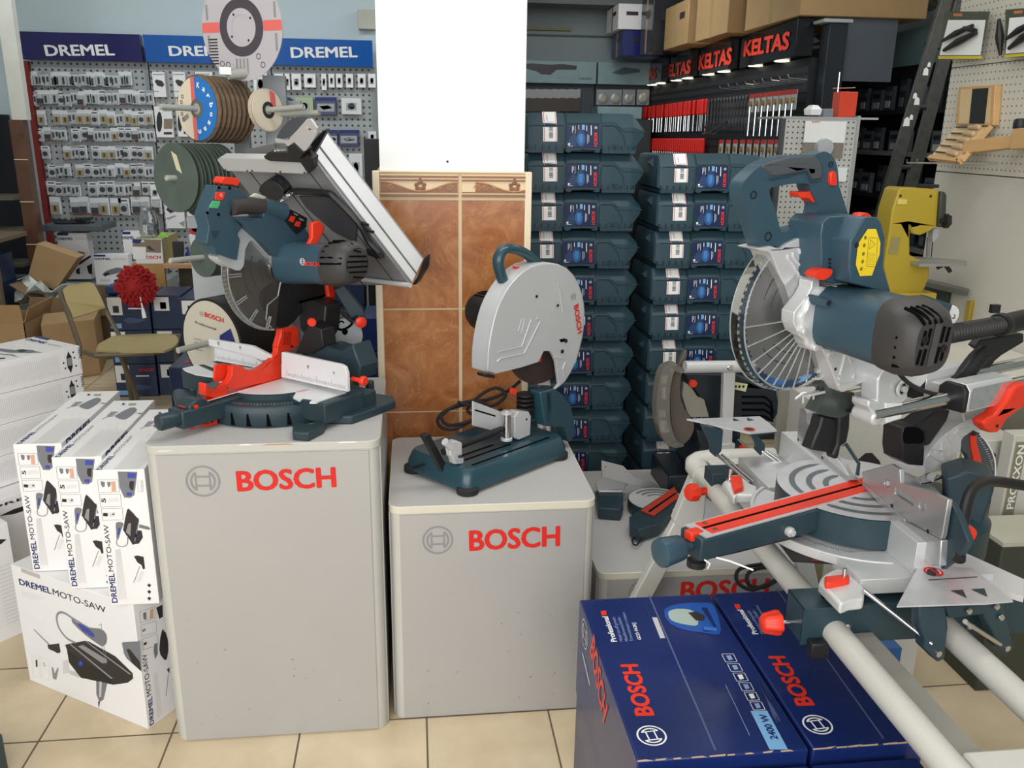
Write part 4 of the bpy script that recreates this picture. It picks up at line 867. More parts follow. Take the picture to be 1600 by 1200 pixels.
# --- kerf-side black chute under the arm
mb = MB(); mb.tr(sm(q4((330, 200), (370, 260), (390, 330), (470, 400), (570, 400), (575, 500), (560, 560), (500, 600), (440, 620), (330, 600), (250, 570), (300, 480), (350, 400), (310, 350)), 1), HP(.022), .03, M('smoky_plastic', '#3b423f', .25)); part(mb, 'guard_linkage', bevel=.004)
mb = MB(); mb.tr(q4((305, 600), (450, 630), (440, 760), (430, 915), (390, 920), (205, 890), (250, 770), (280, 700)), HP(.012), .028, BLK)
mb.tr(q4((450, 560), (540, 560), (535, 700), (510, 830), (460, 860), (440, 960), (400, 970), (390, 940), (430, 850), (445, 700)), HP(.02), .02, BLK); part(mb, 'riving_chute', bevel=.004)
mb = MB(); mb.tr(q4((510, 560), (650, 535), (755, 570), (750, 620), (720, 640), (680, 600), (590, 590)), HP(.03), .008, BLK); part(mb, 'guard_link_arm', bevel=.002)
mb = MB(); mb.pipe([HP(.0)(*p) for p in q4((70, 455), (130, 410), (240, 395), (320, 380))], .003, ALU, 8); mb.pipe([HP(.015)(*p) for p in q4((190, 425), (320, 395))], .003, ALU, 8)
for a, b in (((135, 405), (135, 490)), ((225, 430), (225, 520))): mb.pipe([HP(.0)(*q4(a)[0]), HP(.0)(*q4(b)[0])], .002, ALU, 8)
mb.pipe([HP(.02)(*p) for p in q4((215, 285), (275, 285), (300, 262), (355, 245))], .0022, ALU, 6); mb.tr(q4((250, 195), (300, 150), (320, 200), (310, 225), (250, 235)), HP(.02), .01, ALU); part(mb, 'guard_spring_wire')
# --- turntable
ZT = .84; TC = V((.923, 1.580, 0)); TR_ = .165
mb = MB(); mb.lathe(TC, UPV, [(TR_, ZT-.062), (TR_, ZT-.002), (TR_-.002, ZT-.001)], TEALD, 64); tt_ = part(mb, 'turntable', smooth=40)
mb = MB(); mb.disc(TC+UPV*ZT, UPV, TR_-.001, ALUB, 64); part(mb, 'turntable_top', tt_, smooth=0)
mb = MB(); RG = M('ring_groove_grey', '#5d6468', .5, var=0)
for r0, r1 in ((.127, .139), (.092, .104), (.058, .070)):
    for a0, a1 in ((100, 200), (215, 300)):
        x0, y0 = V((1, 0, 0)), V((0, 1, 0)); vs = []; fs = []
        for i in range(25):
            a = math.radians(a0+(a1-a0)*i/24); d = x0*math.cos(a)+y0*math.sin(a); e = min(1, min(i, 24-i)/2); m_ = (r0+r1)/2; h_ = (r1-r0)/2*(.2+.8*e); vs += [TC+d*(m_-h_)+UPV*(ZT+.0006), TC+d*(m_+h_)+UPV*(ZT+.0006)]
        for i in range(24): fs.append((2*i, 2*i+1, 2*i+3, 2*i+2))
        mb.add(vs, fs, RG)
part(mb, 'grip_rings', tt_, smooth=0)
e_u = KV; 
def arm_p(u, v, z): return TC+KV*u+NV*v+UPV*z
ang = Matrix.Rotation(math.atan2(KV.y, KV.x), 3, 'Z')
mb = MB(); mb.prism([arm_p(-.455, .030, ZT-.003), arm_p(-.455, -.030, ZT-.003), arm_p(-.10, -.044, ZT-.003), arm_p(-.10, .044, ZT-.003)], (0, 0, -.045), TEALD); fa = part(mb, 'front_arm', bevel=.003)
mb = MB(); mb.prism([arm_p(-.445, .029, ZT+.0005), arm_p(-.445, -.029, ZT+.0005), arm_p(.07, -.034, ZT+.0012), arm_p(.07, .034, ZT+.0012)], (0, 0, -.003), ALUB); part(mb, 'arm_plate', fa)
mb = MB()
for s in (-1, 1): mb.prism([arm_p(-.425, s*.004, ZT+.0025), arm_p(.055, s*.004, ZT+.003), arm_p(.055, s*.026, ZT+.003), arm_p(-.425, s*.023, ZT+.0025)], (0, 0, -.0018), REDP)
mb.prism([arm_p(-.425, -.004, ZT+.0016), arm_p(.055, -.004, ZT+.002), arm_p(.055, .004, ZT+.002), arm_p(-.425, .004, ZT+.0016)], (0, 0, -.001), VOID)
for s in (-1, 1): mb.disc(arm_p(-.41, s*.014, ZT+.003), UPV, .005, CHR, 14)
part(mb, 'kerf_inserts', fa)
mb = MB(); mb.box(arm_p(-.448, 0, ZT-.006), (.03, .022, .018), REDP, ang); part(mb, 'detent_button', fa, bevel=.003)
# knob at the arm's end, direction along -K, slightly down
kd = (-KV).normalized()
mb = MB(); c0 = arm_p(-.46, 0, ZT-.026); mb.lathe(c0, kd, [(.009, -.01), (.009, .014), (.020, .016), (.024, .020), (.028, .060), (.027, .066), (.022, .069), (0, .070)], TEALB, 40, fn=lambda a: 1-.04*max(0, math.sin(a*6))**2); part(mb, 'mitre_lock_knob', fa, smooth=45)
mb = MB(); mb.lathe(arm_p(-.44, .004, ZT-.065), UPV, [(.018, -.006), (.018, .006), (.012, .010), (.012, .02)], BLK, 24); mb.pipe([arm_p(-.44, .006, ZT-.055), arm_p(-.36, .018, ZT-.052), arm_p(-.20, .03, ZT-.05)], .008, BLK, 8, flat=.6); part(mb, 'detent_lever', fa)
mb = MB(); mb.pipe([arm_p(-.42, .034, ZT-.045), arm_p(-.40, .05, ZT-.05), arm_p(-.375, .085, ZT-.058)], .0018, WHT, 6); mb.pipe([arm_p(-.445, .03, ZT-.045), arm_p(-.44, .04, ZT-.05), arm_p(-.44, .035, ZT-.062)], .0016, WHT, 6); part(mb, 'cable_tie', fa)
mb = MB(); c = arm_p(-.24, .046, ZT-.03); mb.lathe(c, NV, [(.010, -.012), (.010, .0), (.0065, .001), (.0065, .006), (0, .006)], ALU, 18); part(mb, 'arm_bolt', fa)
# base casting: scale ring, wings, rear body
mb = MB()
def arcpl(r0, r1, a0, a1, z, h, m, cx=TC):
    p = [cx+V((math.cos(math.radians(a)), math.sin(math.radians(a)), 0))*r1+UPV*z for a in [a0+(a1-a0)*i/24 for i in range(25)]]+[cx+V((math.cos(math.radians(a)), math.sin(math.radians(a)), 0))*r0+UPV*z for a in [a1-(a1-a0)*i/24 for i in range(25)]]
    mb.prism(p, (0, 0, -h), m)
arcpl(.15, .212, 130, 262, .772, .012, ALU); arcpl(.206, .214, 130, 262, .777, .02, ALU)
mb.box2((.80, 1.315, .745), (.955, 1.42, .775), ALU); mb.box2((.80, 1.74, .745), (.955, 1.93, .775), ALU)
mb.box2((.905, 1.325, .775), (.965, 1.44, ZT), ALU); mb.box2((.905, 1.72, .775), (.965, 1.93, ZT), ALU)
mb.box2((.96, 1.315, .735), (1.06, 1.93, .775), ALU); bs2 = part(mb, 'base_casting', bevel=.003)
mb = MB()
for i in range(48):
    a = math.radians(190+i*1.45); d = V((math.cos(a), math.sin(a), 0)); l_ = .012 if i % 5 == 0 else .007; s = V((-d.y, d.x, 0))*.0005
    p = TC+d*.172+UPV*.7727; mb.quad([p-s, p+d*l_-s, p+d*l_+s, p+s], DKP)
part(mb, 'mitre_scale_marks', bs2, smooth=0)
mb = MB(); mb.lathe((1.07, 1.60, .70), UPV, [(.15, 0), (.15, .075), (.13, .10), (.06, .115), (0, .115)], TEALD, 40); mb.tr(q6((1180, 365), (1290, 330), (1450, 370), (1440, 440), (1380, 620), (1240, 700), (1170, 690), (1190, 500)), PL((1.10, 1.5, 0), (-.5, -1, 0)), .09, TEALD); part(mb, 'rear_housing', bevel=.006, seg=3)
# fences: plates in the plane x = .923, tops as traced
g = PX(.923); FN = M('fence_aluminium', '#b9b9ba', .33, .7, var=.06, scale=14)
mb = MB(); mb.tr(q6((738, 330), (890, 290), (938, 318), (942, 390), (1100, 435), (1195, 480), (1165, 670), (1155, 690), (960, 575), (740, 385)), g, .010, FN, [q6((915, 410), (1015, 470), (1012, 515), (910, 450)), ell(*q6((1060, 515))[0], 6, 7, 12), ell(*q6((872, 392))[0], 4.6, 6.4, 12)]); fr_ = part(mb, 'fence_near', bevel=.0015)
mb = MB(); mb.tr(q6((740, 387), (962, 578), (965, 595), (1158, 695), (1150, 832), (1110, 830), (905, 700), (915, 632), (905, 590), (735, 400)), g, .02, FN); part(mb, 'fence_base', fr_, bevel=.002)
mb = MB()
for c in ((898, 512), (1090, 647)): mb.disc(g(*q6(c)[0])-V((.0009, 0, 0)), (-1, 0, 0), .004, BLK, 12)
mb.lathe(g(*q6((872, 392))[0])+V((.004, 0, 0)), (-1, 0, 0), [(.006, 0), (.006, .003), (.002, .003), (0, .001)], ALU, 14); part(mb, 'fence_screws', fr_)
mb = MB(); mb.tr([(1250, 638), (1256, 637), (1261, 645), (1261, 660), (1275, 671), (1283, 690), (1281, 706), (1312, 716), (1330, 748), (1326, 750), (1281, 715), (1246, 708), (1245, 690)], g, .010, FN, [ell(1269, 671, 3.5, 5, 12)]); fl_ = part(mb, 'fence_far', bevel=.0015)
mb = MB(); mb.tr([(1245, 690), (1282, 712), (1330, 750), (1322, 752), (1276, 716), (1236, 706)], PX(.915), .02, FN)
for c in ((1253, 687), (1291, 715)): mb.disc(g(*c)-V((.0095, 0, 0)), (-1, 0, 0), .004, BLK, 12)
part(mb, 'fence_base_far', fl_)
mb = MB(); mb.tr(q4((460, 860), (500, 830), (610, 1000), (600, 1110), (580, 1100), (595, 1010), (490, 850)), PX(.935), .004, TEALD); mb.tr(q4((270, 945), (310, 920), (395, 940), (450, 1000), (530, 1130), (515, 1130)), PX(.92), .003, ALU); part(mb, 'fence_wedge_plate', fl_)
mb = MB(); mb.tr([(1484, 783), (1500, 812), (1513, 846), (1500, 868), (1470, 890), (1468, 838)], PX(.936), .012, TEALD); part(mb, 'fence_carrier', bevel=.002)
mb = MB(); c = atx(*q6((1268, 655))[0], 1.0); mb.lathe(c, (0, -1, 0), [(.020, 0), (.022, .006), (.020, .014), (.008, .016), (0, .016)], REDP, 24, fn=lambda a: 1+.06*math.sin(a*5)); part(mb, 'fence_lock_knob')
mb = MB(); mb.tr(q6((1010, 372), (1040, 355), (1080, 340), (1185, 350), (1095, 385), (1050, 390)), PZ(.86), .004, CHR); mb.tr(q6((1085, 345), (1105, 335), (1140, 340), (1120, 365)), PZ(.875), .01, ALU); part(mb, 'hold_down_bracket', bevel=.0008)
mb = MB(); mb.pipe([atd(x, y, d) for (x, y), d in zip(sm(q6((1255, 800), (1268, 640), (1300, 480), (1340, 410), (1400, 385), (1480, 385), (1650, 412)), 3, False), [1.50+.012*i for i in range(30)])], .0105, BLK, 16); part(mb, 'carry_handle')
# ------------------------------------------------------------ saw stand
STW = M('stand_grey_paint', '#c9c7c0', .34, var=.02)
st = thing('saw_stand', 'pale grey tubular saw stand with teal cross beams carrying the large mitre saw', 'stand', (.86, 1.4, 0))
def sp(mb, name, root=None, bevel=0, **k): return mb.build(name, root if root is not None else st, bevel=bevel, **k)
zb = aty(1255, 949, 1.30).z; bx0 = aty(1255, 949, 1.30).x
for x, nm in ((.752, 'l'), (.962, 'r')):
    mb = MB(); mb.cyl((x, .78, zb-.052), (x, 2.08, zb-.052), .024, STW, 32); sp(mb, 'long_tube')
mb = MB(); mb.box2((.770, .96, zb-.058), (.822, 1.292, zb-.054), M('flange_dark_grey', '#8d8a83', .45)); sp(mb, 'inner_flange')  # darker grey than the stand's tubes
# near cross beam: hollow teal section open below
mb = MB(); y0, y1 = 1.295, 1.365; x1 = 1.30
mb.box2((bx0, y0, zb-.075), (x1, y0+.003, zb), TEALD); mb.box2((bx0, y1-.003, zb-.075), (x1, y1, zb), TEALD); mb.box2((bx0, y0, zb-.003), (x1, y1, zb), TEALD); mb.box2((bx0, y0, zb-.07), (bx0+.003, y1, zb), TEALD)
nb = sp(mb, 'near_cross_beam', bevel=.0008)
mb = MB(); mb.box2((bx0+.05, y0+.03, zb-.0005), (bx0+.12, y0+.040, zb+.0006), VOID); mb.box2((bx0+.075, y0+.015, zb-.0005), (bx0+.087, y0+.055, zb+.0006), VOID); sp(mb, 'cross_slot', nb)
mb = MB(); mb.box2((bx0+.012, y0-.022, zb-.092), (bx0+.046, y0+.001, zb-.060), BLK); sp(mb, 'release_latch', bevel=.003)
mb = MB(); kz = zb-.045; mb.cyl((bx0-.028, y0+.03, kz), (bx0+.002, y0+.03, kz), .004, CHR, 14)
mb.lathe((bx0-.026, y0+.03, kz), (-1, 0, 0), [(.012, 0), (.021, .003), (.022, .010), (.017, .034), (.012, .038), (0, .038)], REDP, 40, fn=lambda a: 1+.07*math.cos(a*6)); sp(mb, 'clamp_knob', smooth=45)
mb = MB()
for c in ((1324, 979), (1514, 978)): p = aty(*c, y0-.001); mb.lathe(p, (0, -1, 0), [(.0065, 0), (.0065, .003), (.004, .006), (.002, .0065), (0, .004)], CHR, 16)
sp(mb, 'bolt_heads', nb)
# far cross beam
mb = MB(); mb.box2((.735, 1.925, zb-.075), (1.12, 1.985, zb), TEALD); fb = sp(mb, 'far_cross_beam', bevel=.002)
mb = MB(); mb.lathe((.70, 1.93, zb-.05), (-.9, -.35, .1), [(.010, -.03), (.010, 0), (.022, .004), (.023, .012), (.019, .026), (0, .027)], REDP, 40, fn=lambda a: 1+.06*math.cos(a*8)); sp(mb, 'far_clamp_knob', smooth=45)
# end tubes and legs
mb = MB(); mb.pipe(sm([(.752, 2.04, zb-.052), (.752, 2.08, zb-.05), (.752, 2.105, zb-.045), (.80, 2.12, zb-.04), (.98, 2.12, zb-.04)], 2, False), .028, STW, 24)
mb.prism([(.78, 2.09, zb-.03), (1.0, 2.12, zb-.03), (1.0, 1.95, zb-.03), (.78, 1.95, zb-.03)], (0, 0, -.004), STW); sp(mb, 'far_end_frame', smooth=50)
g = PY(2.085); k = lambda *a: [(1000+x/3.53, 620+y/3.53) for x, y in a]
mb = MB(); mb.tr(k((305, 405), (335, 378), (372, 385), (372, 500), (360, 640), (345, 720), (270, 740), (210, 720), (185, 690)), g, .035, STW); sp(mb, 'leg_bracket', bevel=.004)
def leg(a, b, w=.05, d=.03):
    a, b = V(a), V(b); mb = MB(); dd = (b-a).normalized(); s = V((1, 0, 0)); s = (s-dd*s.dot(dd)).normalized(); t = dd.cross(s)
    mb.loft([[p+s*i*w/2+t*j*d/2 for i, j in ((-1, -1), (1, -1), (1, 1), (-1, 1))] for p in (a, b)], STW); return sp(mb, 'leg', bevel=.004)
pa, pb = g(1078, 800), g(1008, 932); dr = (pb-pa)/(pb.z-pa.z); 
la = pa+V((0, .018, 0)); lb = la+dr*(0-la.z); lb.x = max(lb.x, .42); lb.z = 0.01; leg(la, lb)
leg((1.0, 2.10, zb-.06), (1.22, 2.12, .01)); leg((.752, .80, zb-.07), (.725, .56, .01)); leg((1.0, .82, zb-.09), (1.17, .60, .01))
mb = MB(); mb.box2((.780, .80, zb-.085), (1.12, .965, zb-.040), STW); ne = sp(mb, 'near_end_frame', bevel=.006)
mb = MB(); p = atd(1436, 1182, 1.02); mb.box((.735, .80, zb-.105), (.05, .03, .05), TEALD); mb.logo((.735, .784, zb-.105), (0, -1, 0), .010, WHT); sp(mb, 'foot_hinge')
# sheet support with warning mark (near), its arms and rods
g = PZ(zb+.055)
c1 = lambda *a: [(1000+x/2.6667, 680+y/2.6667) for x, y in a]
wa = thing('work_support', 'aluminium work support plate with a red prohibition mark, near end of the stand', 'work support', atz(1490, 915, zb+.05), 'work supports of the saw stand')
w_ = lambda mb, nm, root=None, bevel=0, **k: mb.build(nm, root or wa, bevel=bevel, **k)
mb = MB(); mb.tr(c1((1070, 712), (1162, 540), (1385, 553), (1555, 690), (1440, 700)), g, .003, ALUB); pt_ = w_(mb, 'support_plate')
mb = MB(); g2 = g; mb.ringf(g2(*c1((1223, 570))[0])+V((0, 0, .001)), (0, 0, 1), .0125, .017, REDD, seg=32); mb.disc(g2(*c1((1223, 570))[0])+V((0, 0, .0008)), (0, 0, 1), .013, WHT, 24)
mb.flat(c1((1195, 560), (1225, 555), (1250, 575), (1225, 590), (1195, 580)), g2, DKP, .0011); mb.flat(c1((1195, 553), (1202, 550), (1255, 585), (1248, 590)), g2, REDD, .0014)
mb.flat(c1((1200, 603), (1405, 590), (1406, 593), (1202, 606)), g2, DKP, .0008)
for q in (((1293, 648), (1345, 645), (1362, 680)), ((1378, 643), (1435, 640), (1448, 675))): mb.flat(c1(*q), g2, TEALD, .0008)
w_(mb, 'warning_mark', pt_, smooth=0)
v = PL((.95, 1.225, 0), (.2, -1, 0))
for nm, q in (('bracket_arm', ((1165, 718), (1275, 715), (1285, 800), (1270, 932), (1243, 947), (1182, 888), (1186, 850), (1165, 800))), ('bracket_arm', ((1430, 705), (1520, 700), (1530, 760), (1558, 890), (1525, 920), (1480, 880), (1470, 830), (1435, 760)))):
    mb = MB(); mb.tr(c1(*q), v, .022, TEALD); a_ = w_(mb, nm, bevel=.003)
    mb = MB(); cx_, cy_ = (1243, 910) if q[0][0] < 1300 else (1529, 887); p = v(*c1((cx_, cy_))[0]); mb.lathe(p, -v.n if v.n.dot(CC-p) < 0 else v.n, [(.006, 0), (.006, .0025), (0, .0025)], CHR, 16); w_(mb, 'rod_screw', a_)
mb = MB(); mb.tr(c1((1275, 715), (1440, 708), (1445, 745), (1290, 765)), v, .02, TEALD); w_(mb, 'bracket_bridge', bevel=.002)
for c in ((1363, 728), (1365, 785), (1478, 710), (1497, 755)): mb = MB(); mb.lathe(v(*c1(c)[0])+v.n*.004, v.n, [(.0062, 0), (.005, .003), (0, .0035)], CHR, 14); w_(mb, 'bridge_screw')
mb = MB(); A_ = g(*c1((935, 620))[0])-V((0, 0, .012)); B_ = v(*c1((1215, 870))[0]); mb.cyl(A_, B_, .0042, CHR, 16); A_ = g(*c1((1360, 750))[0])-V((0, 0, .012)); B_ = v(*c1((1500, 870))[0]); mb.cyl(A_, B_, .0042, CHR, 16); w_(mb, 'support_rods')
# far twin
wf = thing('work_support', 'aluminium work support plate on rods, far end of the stand before the stacked cases', 'work support', atz(1160, 665, .95), 'work supports of the saw stand')
g = PZ(.865)
mb = MB(); mb.tr(k((258, 122), (660, 107), (715, 145), (755, 185), (610, 200)), g, .0035, ALUB); pt2 = mb.build('support_plate', wf)
mb = MB(); c = g(*k((603, 180))[0])+V((0, 0, .001)); mb.ringf(c, (0, 0, 1), .010, .014, REDD, seg=28); mb.disc(c, (0, 0, 1), .010, DKP, 16)
for q in (((512, 118), (550, 132), (515, 135)), ((590, 116), (630, 130), (592, 133))): mb.flat(k(*q), g, TEALD, .0008)
mb.build('warning_mark', wf if False else pt2, smooth=0)
v = PY(g(*k((430, 160))[0]).y)
for q in (((335, 155), (460, 185), (450, 300), (420, 335), (390, 310), (385, 260)), ((610, 200), (755, 182), (758, 198), (650, 215), (690, 265), (690, 295), (665, 325), (635, 295), (640, 270))):
    mb = MB(); mb.tr(k(*q), v, .012, TEALD); mb.build('bracket_arm', wf, bevel=.0015)
mb = MB()
for a, b in (((425, 320), (600, 470)), ((672, 300), (790, 385))): mb.cyl(v(*k(a)[0]), atz(*k(b)[0], zb+.03), .0035, CHR, 14); mb.cyl(v(*k(a)[0])+V((.012, 0, 0)), atz(*k(b)[0], zb+.03)+V((.012, 0, 0)), .0035, CHR, 14)
mb.build('support_rods', wf)
# white cast clamps with red levers
def clamp(root, pix, pln, lever, bolt, th=.022):
    mb = MB(); mb.tr(pix, pln, th, M('white_cast', '#d6d6d5', .32, .2, var=.02)); mb.build('cast_clamp', root, bevel=.006, seg=3)
    mb = MB(); mb.tr(lever, pln.off(.012), .014, REDP); mb.build('red_lever', root, bevel=.003)
    p = pln(*bolt); mb = MB(); mb.cyl(p-V((0, 0, .004)), p+V((0, 0, .028)), .0042, CHR, 14); mb.box(p+V((0, 0, .002)), (.016, .016, .004), CHR); mb.build('clamp_bolt', root, bevel=.0006)
z3 = lambda *a: [(1180+x/6, 860+y/6) for x, y in a]
clamp(wa, sm(z3((600, 300), (620, 245), (700, 190), (800, 168), (900, 220)), 2, False)+z3((1032, 350), (1020, 455), (880, 470), (800, 500)), PZ(zb+.032), z3((650, 240), (880, 215), (890, 265), (700, 305), (660, 300)), z3((825, 300))[0])
clamp(wf, k((455, 470), (500, 430), (560, 425), (600, 470), (645, 490), (650, 545), (540, 540), (518, 552)), PZ(zb+.032), k((500, 435), (560, 432), (572, 495), (520, 512)), k((495, 460))[0])
mb = MB(); mb.tr([(1372, 868), (1395, 850), (1480, 845), (1500, 860), (1600, 905), (1600, 932), (1505, 905), (1440, 905), (1372, 907)], PZ(zb+.028), .012, M('white_cast', '#d6d6d5', .32)); 
saw_b = mb.build('mounting_plate', saw, bevel=.003)
mb = MB(); p = atz(*q6((950, 800))[0], .777); s = .018
for a, b in (((930, 790), (962, 812)), ((962, 790), (930, 812))): mb.pipe([atz(*q6(a)[0], zb+.0295), atz(*q6(b)[0], zb+.0295)], .0014, REDD, 4, flat=.3)
for q in (((830, 800), (860, 795), (905, 820), (900, 826), (865, 810), (835, 808)), ((915, 793), (940, 790), (945, 805), (925, 803)), ((962, 806), (975, 808), (990, 822), (975, 818))): mb.flat(q6(*q), PZ(zb+.028), WHT, .0008)
mb.build('pictogram', saw_b, smooth=0)
# open blue-print carton seen through the frame and the poster card lying under the saw
mb = MB(); mb.tr(k((760, 800), (840, 755), (1050, 850), (1100, 900), (1090, 940), (880, 930)), PZ(.52), .004, M('dark_flyer', '#2c2e33', .3)); 
fl = thing('flyer', 'dark glossy product flyer lying under the turntable of the large saw', 'flyer', atz(1270, 860, .50))
fl.location.z = .5
mb = MB(); c6 = q6; g = PZ(.503)
FY = PL(g(*c6((540, 730))[0]), (0, 0, 1))
mb.tr(c6((290, 700), (375, 675), (560, 730), (790, 775), (780, 830), (370, 805)), g, .003, M('dark_flyer', '#26282c', .3)); mb.build('sheet', fl)
mb = MB(); mb.ptext('GDE 2000', c6((330, 705))[0], c6((395, 745))[0], c6((345, 700))[0], g, LGREY, lift=.001)
for i in range(5): lines(mb, c6((430+i*25, 728))[0], c6((470+i*22, 778))[0], c6((438+i*25, 728))[0], c6((478+i*22, 778))[0], 1, g, .003, WHT, .001, .3)
mb.flat(c6((470, 797), (535, 797), (535, 808), (475, 808)), g, REDD, .001); mb.flat(c6((690, 768), (720, 768), (745, 785), (715, 783)), g, WHT, .001); mb.flat(c6((375, 680), (440, 708), (400, 706)), g, WHT, .001)
mb.build('flyer_print', fl, smooth=0)
mb = MB(); bl = M('light_blue_label', '#2f8fd6', .35, var=0)
mb.box2((1.02, 1.78, 0), (1.22, 1.98, .30), BLUEP); bb = thing('carton', 'blue and white striped carton glimpsed between the stand beams under the saw', 'box', (1.12, 1.88, 0)); mb.build('box_body', bb)
mb = MB(); mb.box2((1.05, 1.779, .05), (1.07, 1.78, .29), WHT); mb.box2((1.05, 1.80, .3), (1.08, 1.96, .301), WHT); mb.build('stripe', bb)
# ------------------------------------------------------------ metal chop saw on the middle pedestal
B0 = V((.129, 2.057, 0)); UL = V((.768, .640, 0)); WL = V((-.640, .768, 0)); zc_ = .633
def Q(u, w, z): return B0+UL*u+WL*w+UPV*z
def QP(w): return PL(B0+WL*w, WL)
def r1(*a): return [(610+x/2.728, 360+y/2.728) for x, y in a]
CT = M('chop_saw_teal', '#25444f', .3, var=.03, coat=.2); GW = M('guard_grey', '#c4c6c8', .36, .25, var=.02)
cs = thing('chop_saw', 'teal metal cut-off saw with large grey wheel guard on the middle pedestal', 'power saw', (.21, 2.30, zc_))
def cp(mb, name, root=None, bevel=0, **k): return mb.build(name, root if root is not None else cs, bevel=bevel, **k)
L_, W_ = .415, .262
def rq(u0, w0, u1, w1, r, z, n=4):
    o = []
    for cu, cw, a in ((u1-r, w0+r, -90), (u1-r, w1-r, 0), (u0+r, w1-r, 90), (u0+r, w0+r, 180)):
        for i in range(n+1): t = math.radians(a+90*i/n); o.append(Q(cu+r*math.cos(t), cw+r*math.sin(t), z))
    return o
mb = MB(); mb.loft([rq(0, 0, L_, W_, .03, zc_+.010), rq(.002, .002, L_-.002, W_-.002, .03, zc_+.035), rq(.012, .010, L_-.01, W_-.01, .028, zc_+.060), rq(.018, .016, L_-.014, W_-.014, .025, zc_+.066)], CT)
bs_ = cp(mb, 'base_plate', smooth=40)
mb = MB(); zt = zc_+.0665
for w, u0, u1 in ((.035, .05, .36), (.075, .06, .24), (.105, .06, .20)): mb.prism([Q(u0, w-.004, zt), Q(u1, w-.004, zt), Q(u1, w+.004, zt), Q(u0, w+.004, zt)], (0, 0, -.002), VOID)
mb.pipe([Q(-.001, .17, zc_+.045), Q(-.001, .215, zc_+.022)], .003, BLK, 6); cp(mb, 'base_slots', bs_)
for u, w in ((.022, .022), (.022, W_-.025), (L_-.03, .022), (L_-.03, W_-.025)):
    mb = MB(); mb.lathe(Q(u, w, zc_), UPV, [(.028, 0), (.030, .004), (.030, .016), (.024, .02)], BLKR, 28); cp(mb, 'rubber_foot')
# vice
mb = MB(); mb.tr(r1((143, 878), (168, 866), (258, 1035), (235, 1052)), QP(.10), .02, M('vice_black', '#2b2b2e', .35, .5)); cp(mb, 'vice_jaw_angle', bevel=.002)
mb = MB(); mb.cyl(QP(.085)(*r1((225, 945))[0]), QP(.085)(*r1((475, 848))[0]), .0095, BLK, 20); cp(mb, 'clamp_spindle')
mb = MB(); mb.tr(r1((258, 905), (285, 897), (307, 905), (307, 965), (315, 972), (312, 995), (275, 998), (268, 975), (255, 960)), QP(.060), .022, ALU); cb = cp(mb, 'spindle_bracket', bevel=.003)
mb = MB(); mb.cyl(QP(.06)(*r1((232, 900))[0]), QP(.06)(*r1((262, 925))[0]), .010, ALU, 16); p = QP(.055)(*r1((298, 962))[0]); mb.lathe(p-V((0, 0, .003)), UPV, [(.006, 0), (.006, .004), (0, .004)], BLK, 14); cp(mb, 'bracket_bolts')
mb = MB(); mb.tr(r1((352, 728), (470, 772), (530, 790), (530, 890), (455, 858), (352, 832)), QP(.115), .005, ALU); fp = cp(mb, 'fence_plate', bevel=.001)
mb = MB(); mb.tr(r1((360, 762), (448, 788), (448, 795), (360, 769)), QP(.1145), .001, VOID); cp(mb, 'fence_slot', fp)
mb = MB(); mb.tr(r1((545, 772), (590, 772), (600, 792), (597, 870), (545, 893), (530, 885), (530, 795)), QP(.075), .03, ALU); fb_ = cp(mb, 'fence_block', bevel=.002)
mb = MB(); mb.lathe(QP(.0745)(*r1((580, 805))[0]), -WL, [(.003, 0), (.003, .001), (0, .001)], BLK, 12); cp(mb, 'block_bolt', fb_)
mb = MB(); p = QP(.08)(*r1((495, 893))[0]); p2 = V((p.x, p.y, QP(.08)(*r1((495, 778))[0]).z)); mb.cyl(p, p2, .0115, CHR, 24); mb.lathe(p2, UPV, [(.0165, -.002), (.0165, .003), (.006, .004), (.006, .006), (0, .006)], ALU, 24); mb.lathe(p, UPV, [(.0165, 0), (.0165, .006), (.012, .008)], ALU, 24); cp(mb, 'fence_pivot')
# column and motor arm
mb = MB(); mb.tr(r1((640, 690), (700, 675), (735, 700), (770, 740), (788, 830), (788, 880), (762, 905), (745, 840), (660, 835)), QP(.050), .045, CT); cp(mb, 'rear_column', bevel=.005, seg=3)
mb = MB(); mb.tr(r1((665, 690), (685, 682), (688, 832), (665, 835)), QP(.05), .008, CT); cp(mb, 'column_rib', bevel=.002)
mb = MB(); c = QP(.10)(*r1((575, 698))[0]); 
for i in range(4): mb.lathe(c-V((0, 0, .006+i*.013)), UPV, [(.020, 0), (.026, .003), (.026, .008), (.020, .010)], BLK, 24)
mb.lathe(c-V((0, 0, .075)), UPV, [(.024, 0), (.024, .02)], BLK, 24); cp(mb, 'return_spring')
mb = MB(); mb.tr(r1((522, 672), (540, 678), (536, 700), (518, 695)), QP(.10), .01, REDP); cp(mb, 'shaft_lock_pin')
# cutting disc and guard
gc = QP(.110)(*r1((640, 385))[0]); gr = .168
dpl = QP(.118)
cd = dpl(849, 513)
mb = MB(); mb.lathe(cd, -WL, [(0, -.0015), (.165, -.0015), (.165, .0015), (0, .0015)], M('abrasive_disc', '#3a2c29', .85, var=.1, scale=80), 64); mb.lathe(cd, -WL, [(.04, .001), (.04, .006), (.012, .007), (.012, .016), (0, .016)], CHR, 24); cp(mb, 'cutting_disc', smooth=30)
go = sm(r1((415, 600), (418, 520), (432, 430), (455, 340), (492, 262), (540, 200), (600, 155), (680, 141), (750, 165), (798, 225), (822, 310), (824, 380), (815, 460), (790, 560), (745, 645), (695, 683)), 2, False)+r1((718, 655), (705, 560), (692, 530), (680, 514), (655, 515), (640, 545), (632, 562), (560, 585), (450, 612))
mb = MB(); mb.tr(go, QP(.088), .010, GW); gd = cp(mb, 'wheel_guard', bevel=.004, seg=3)
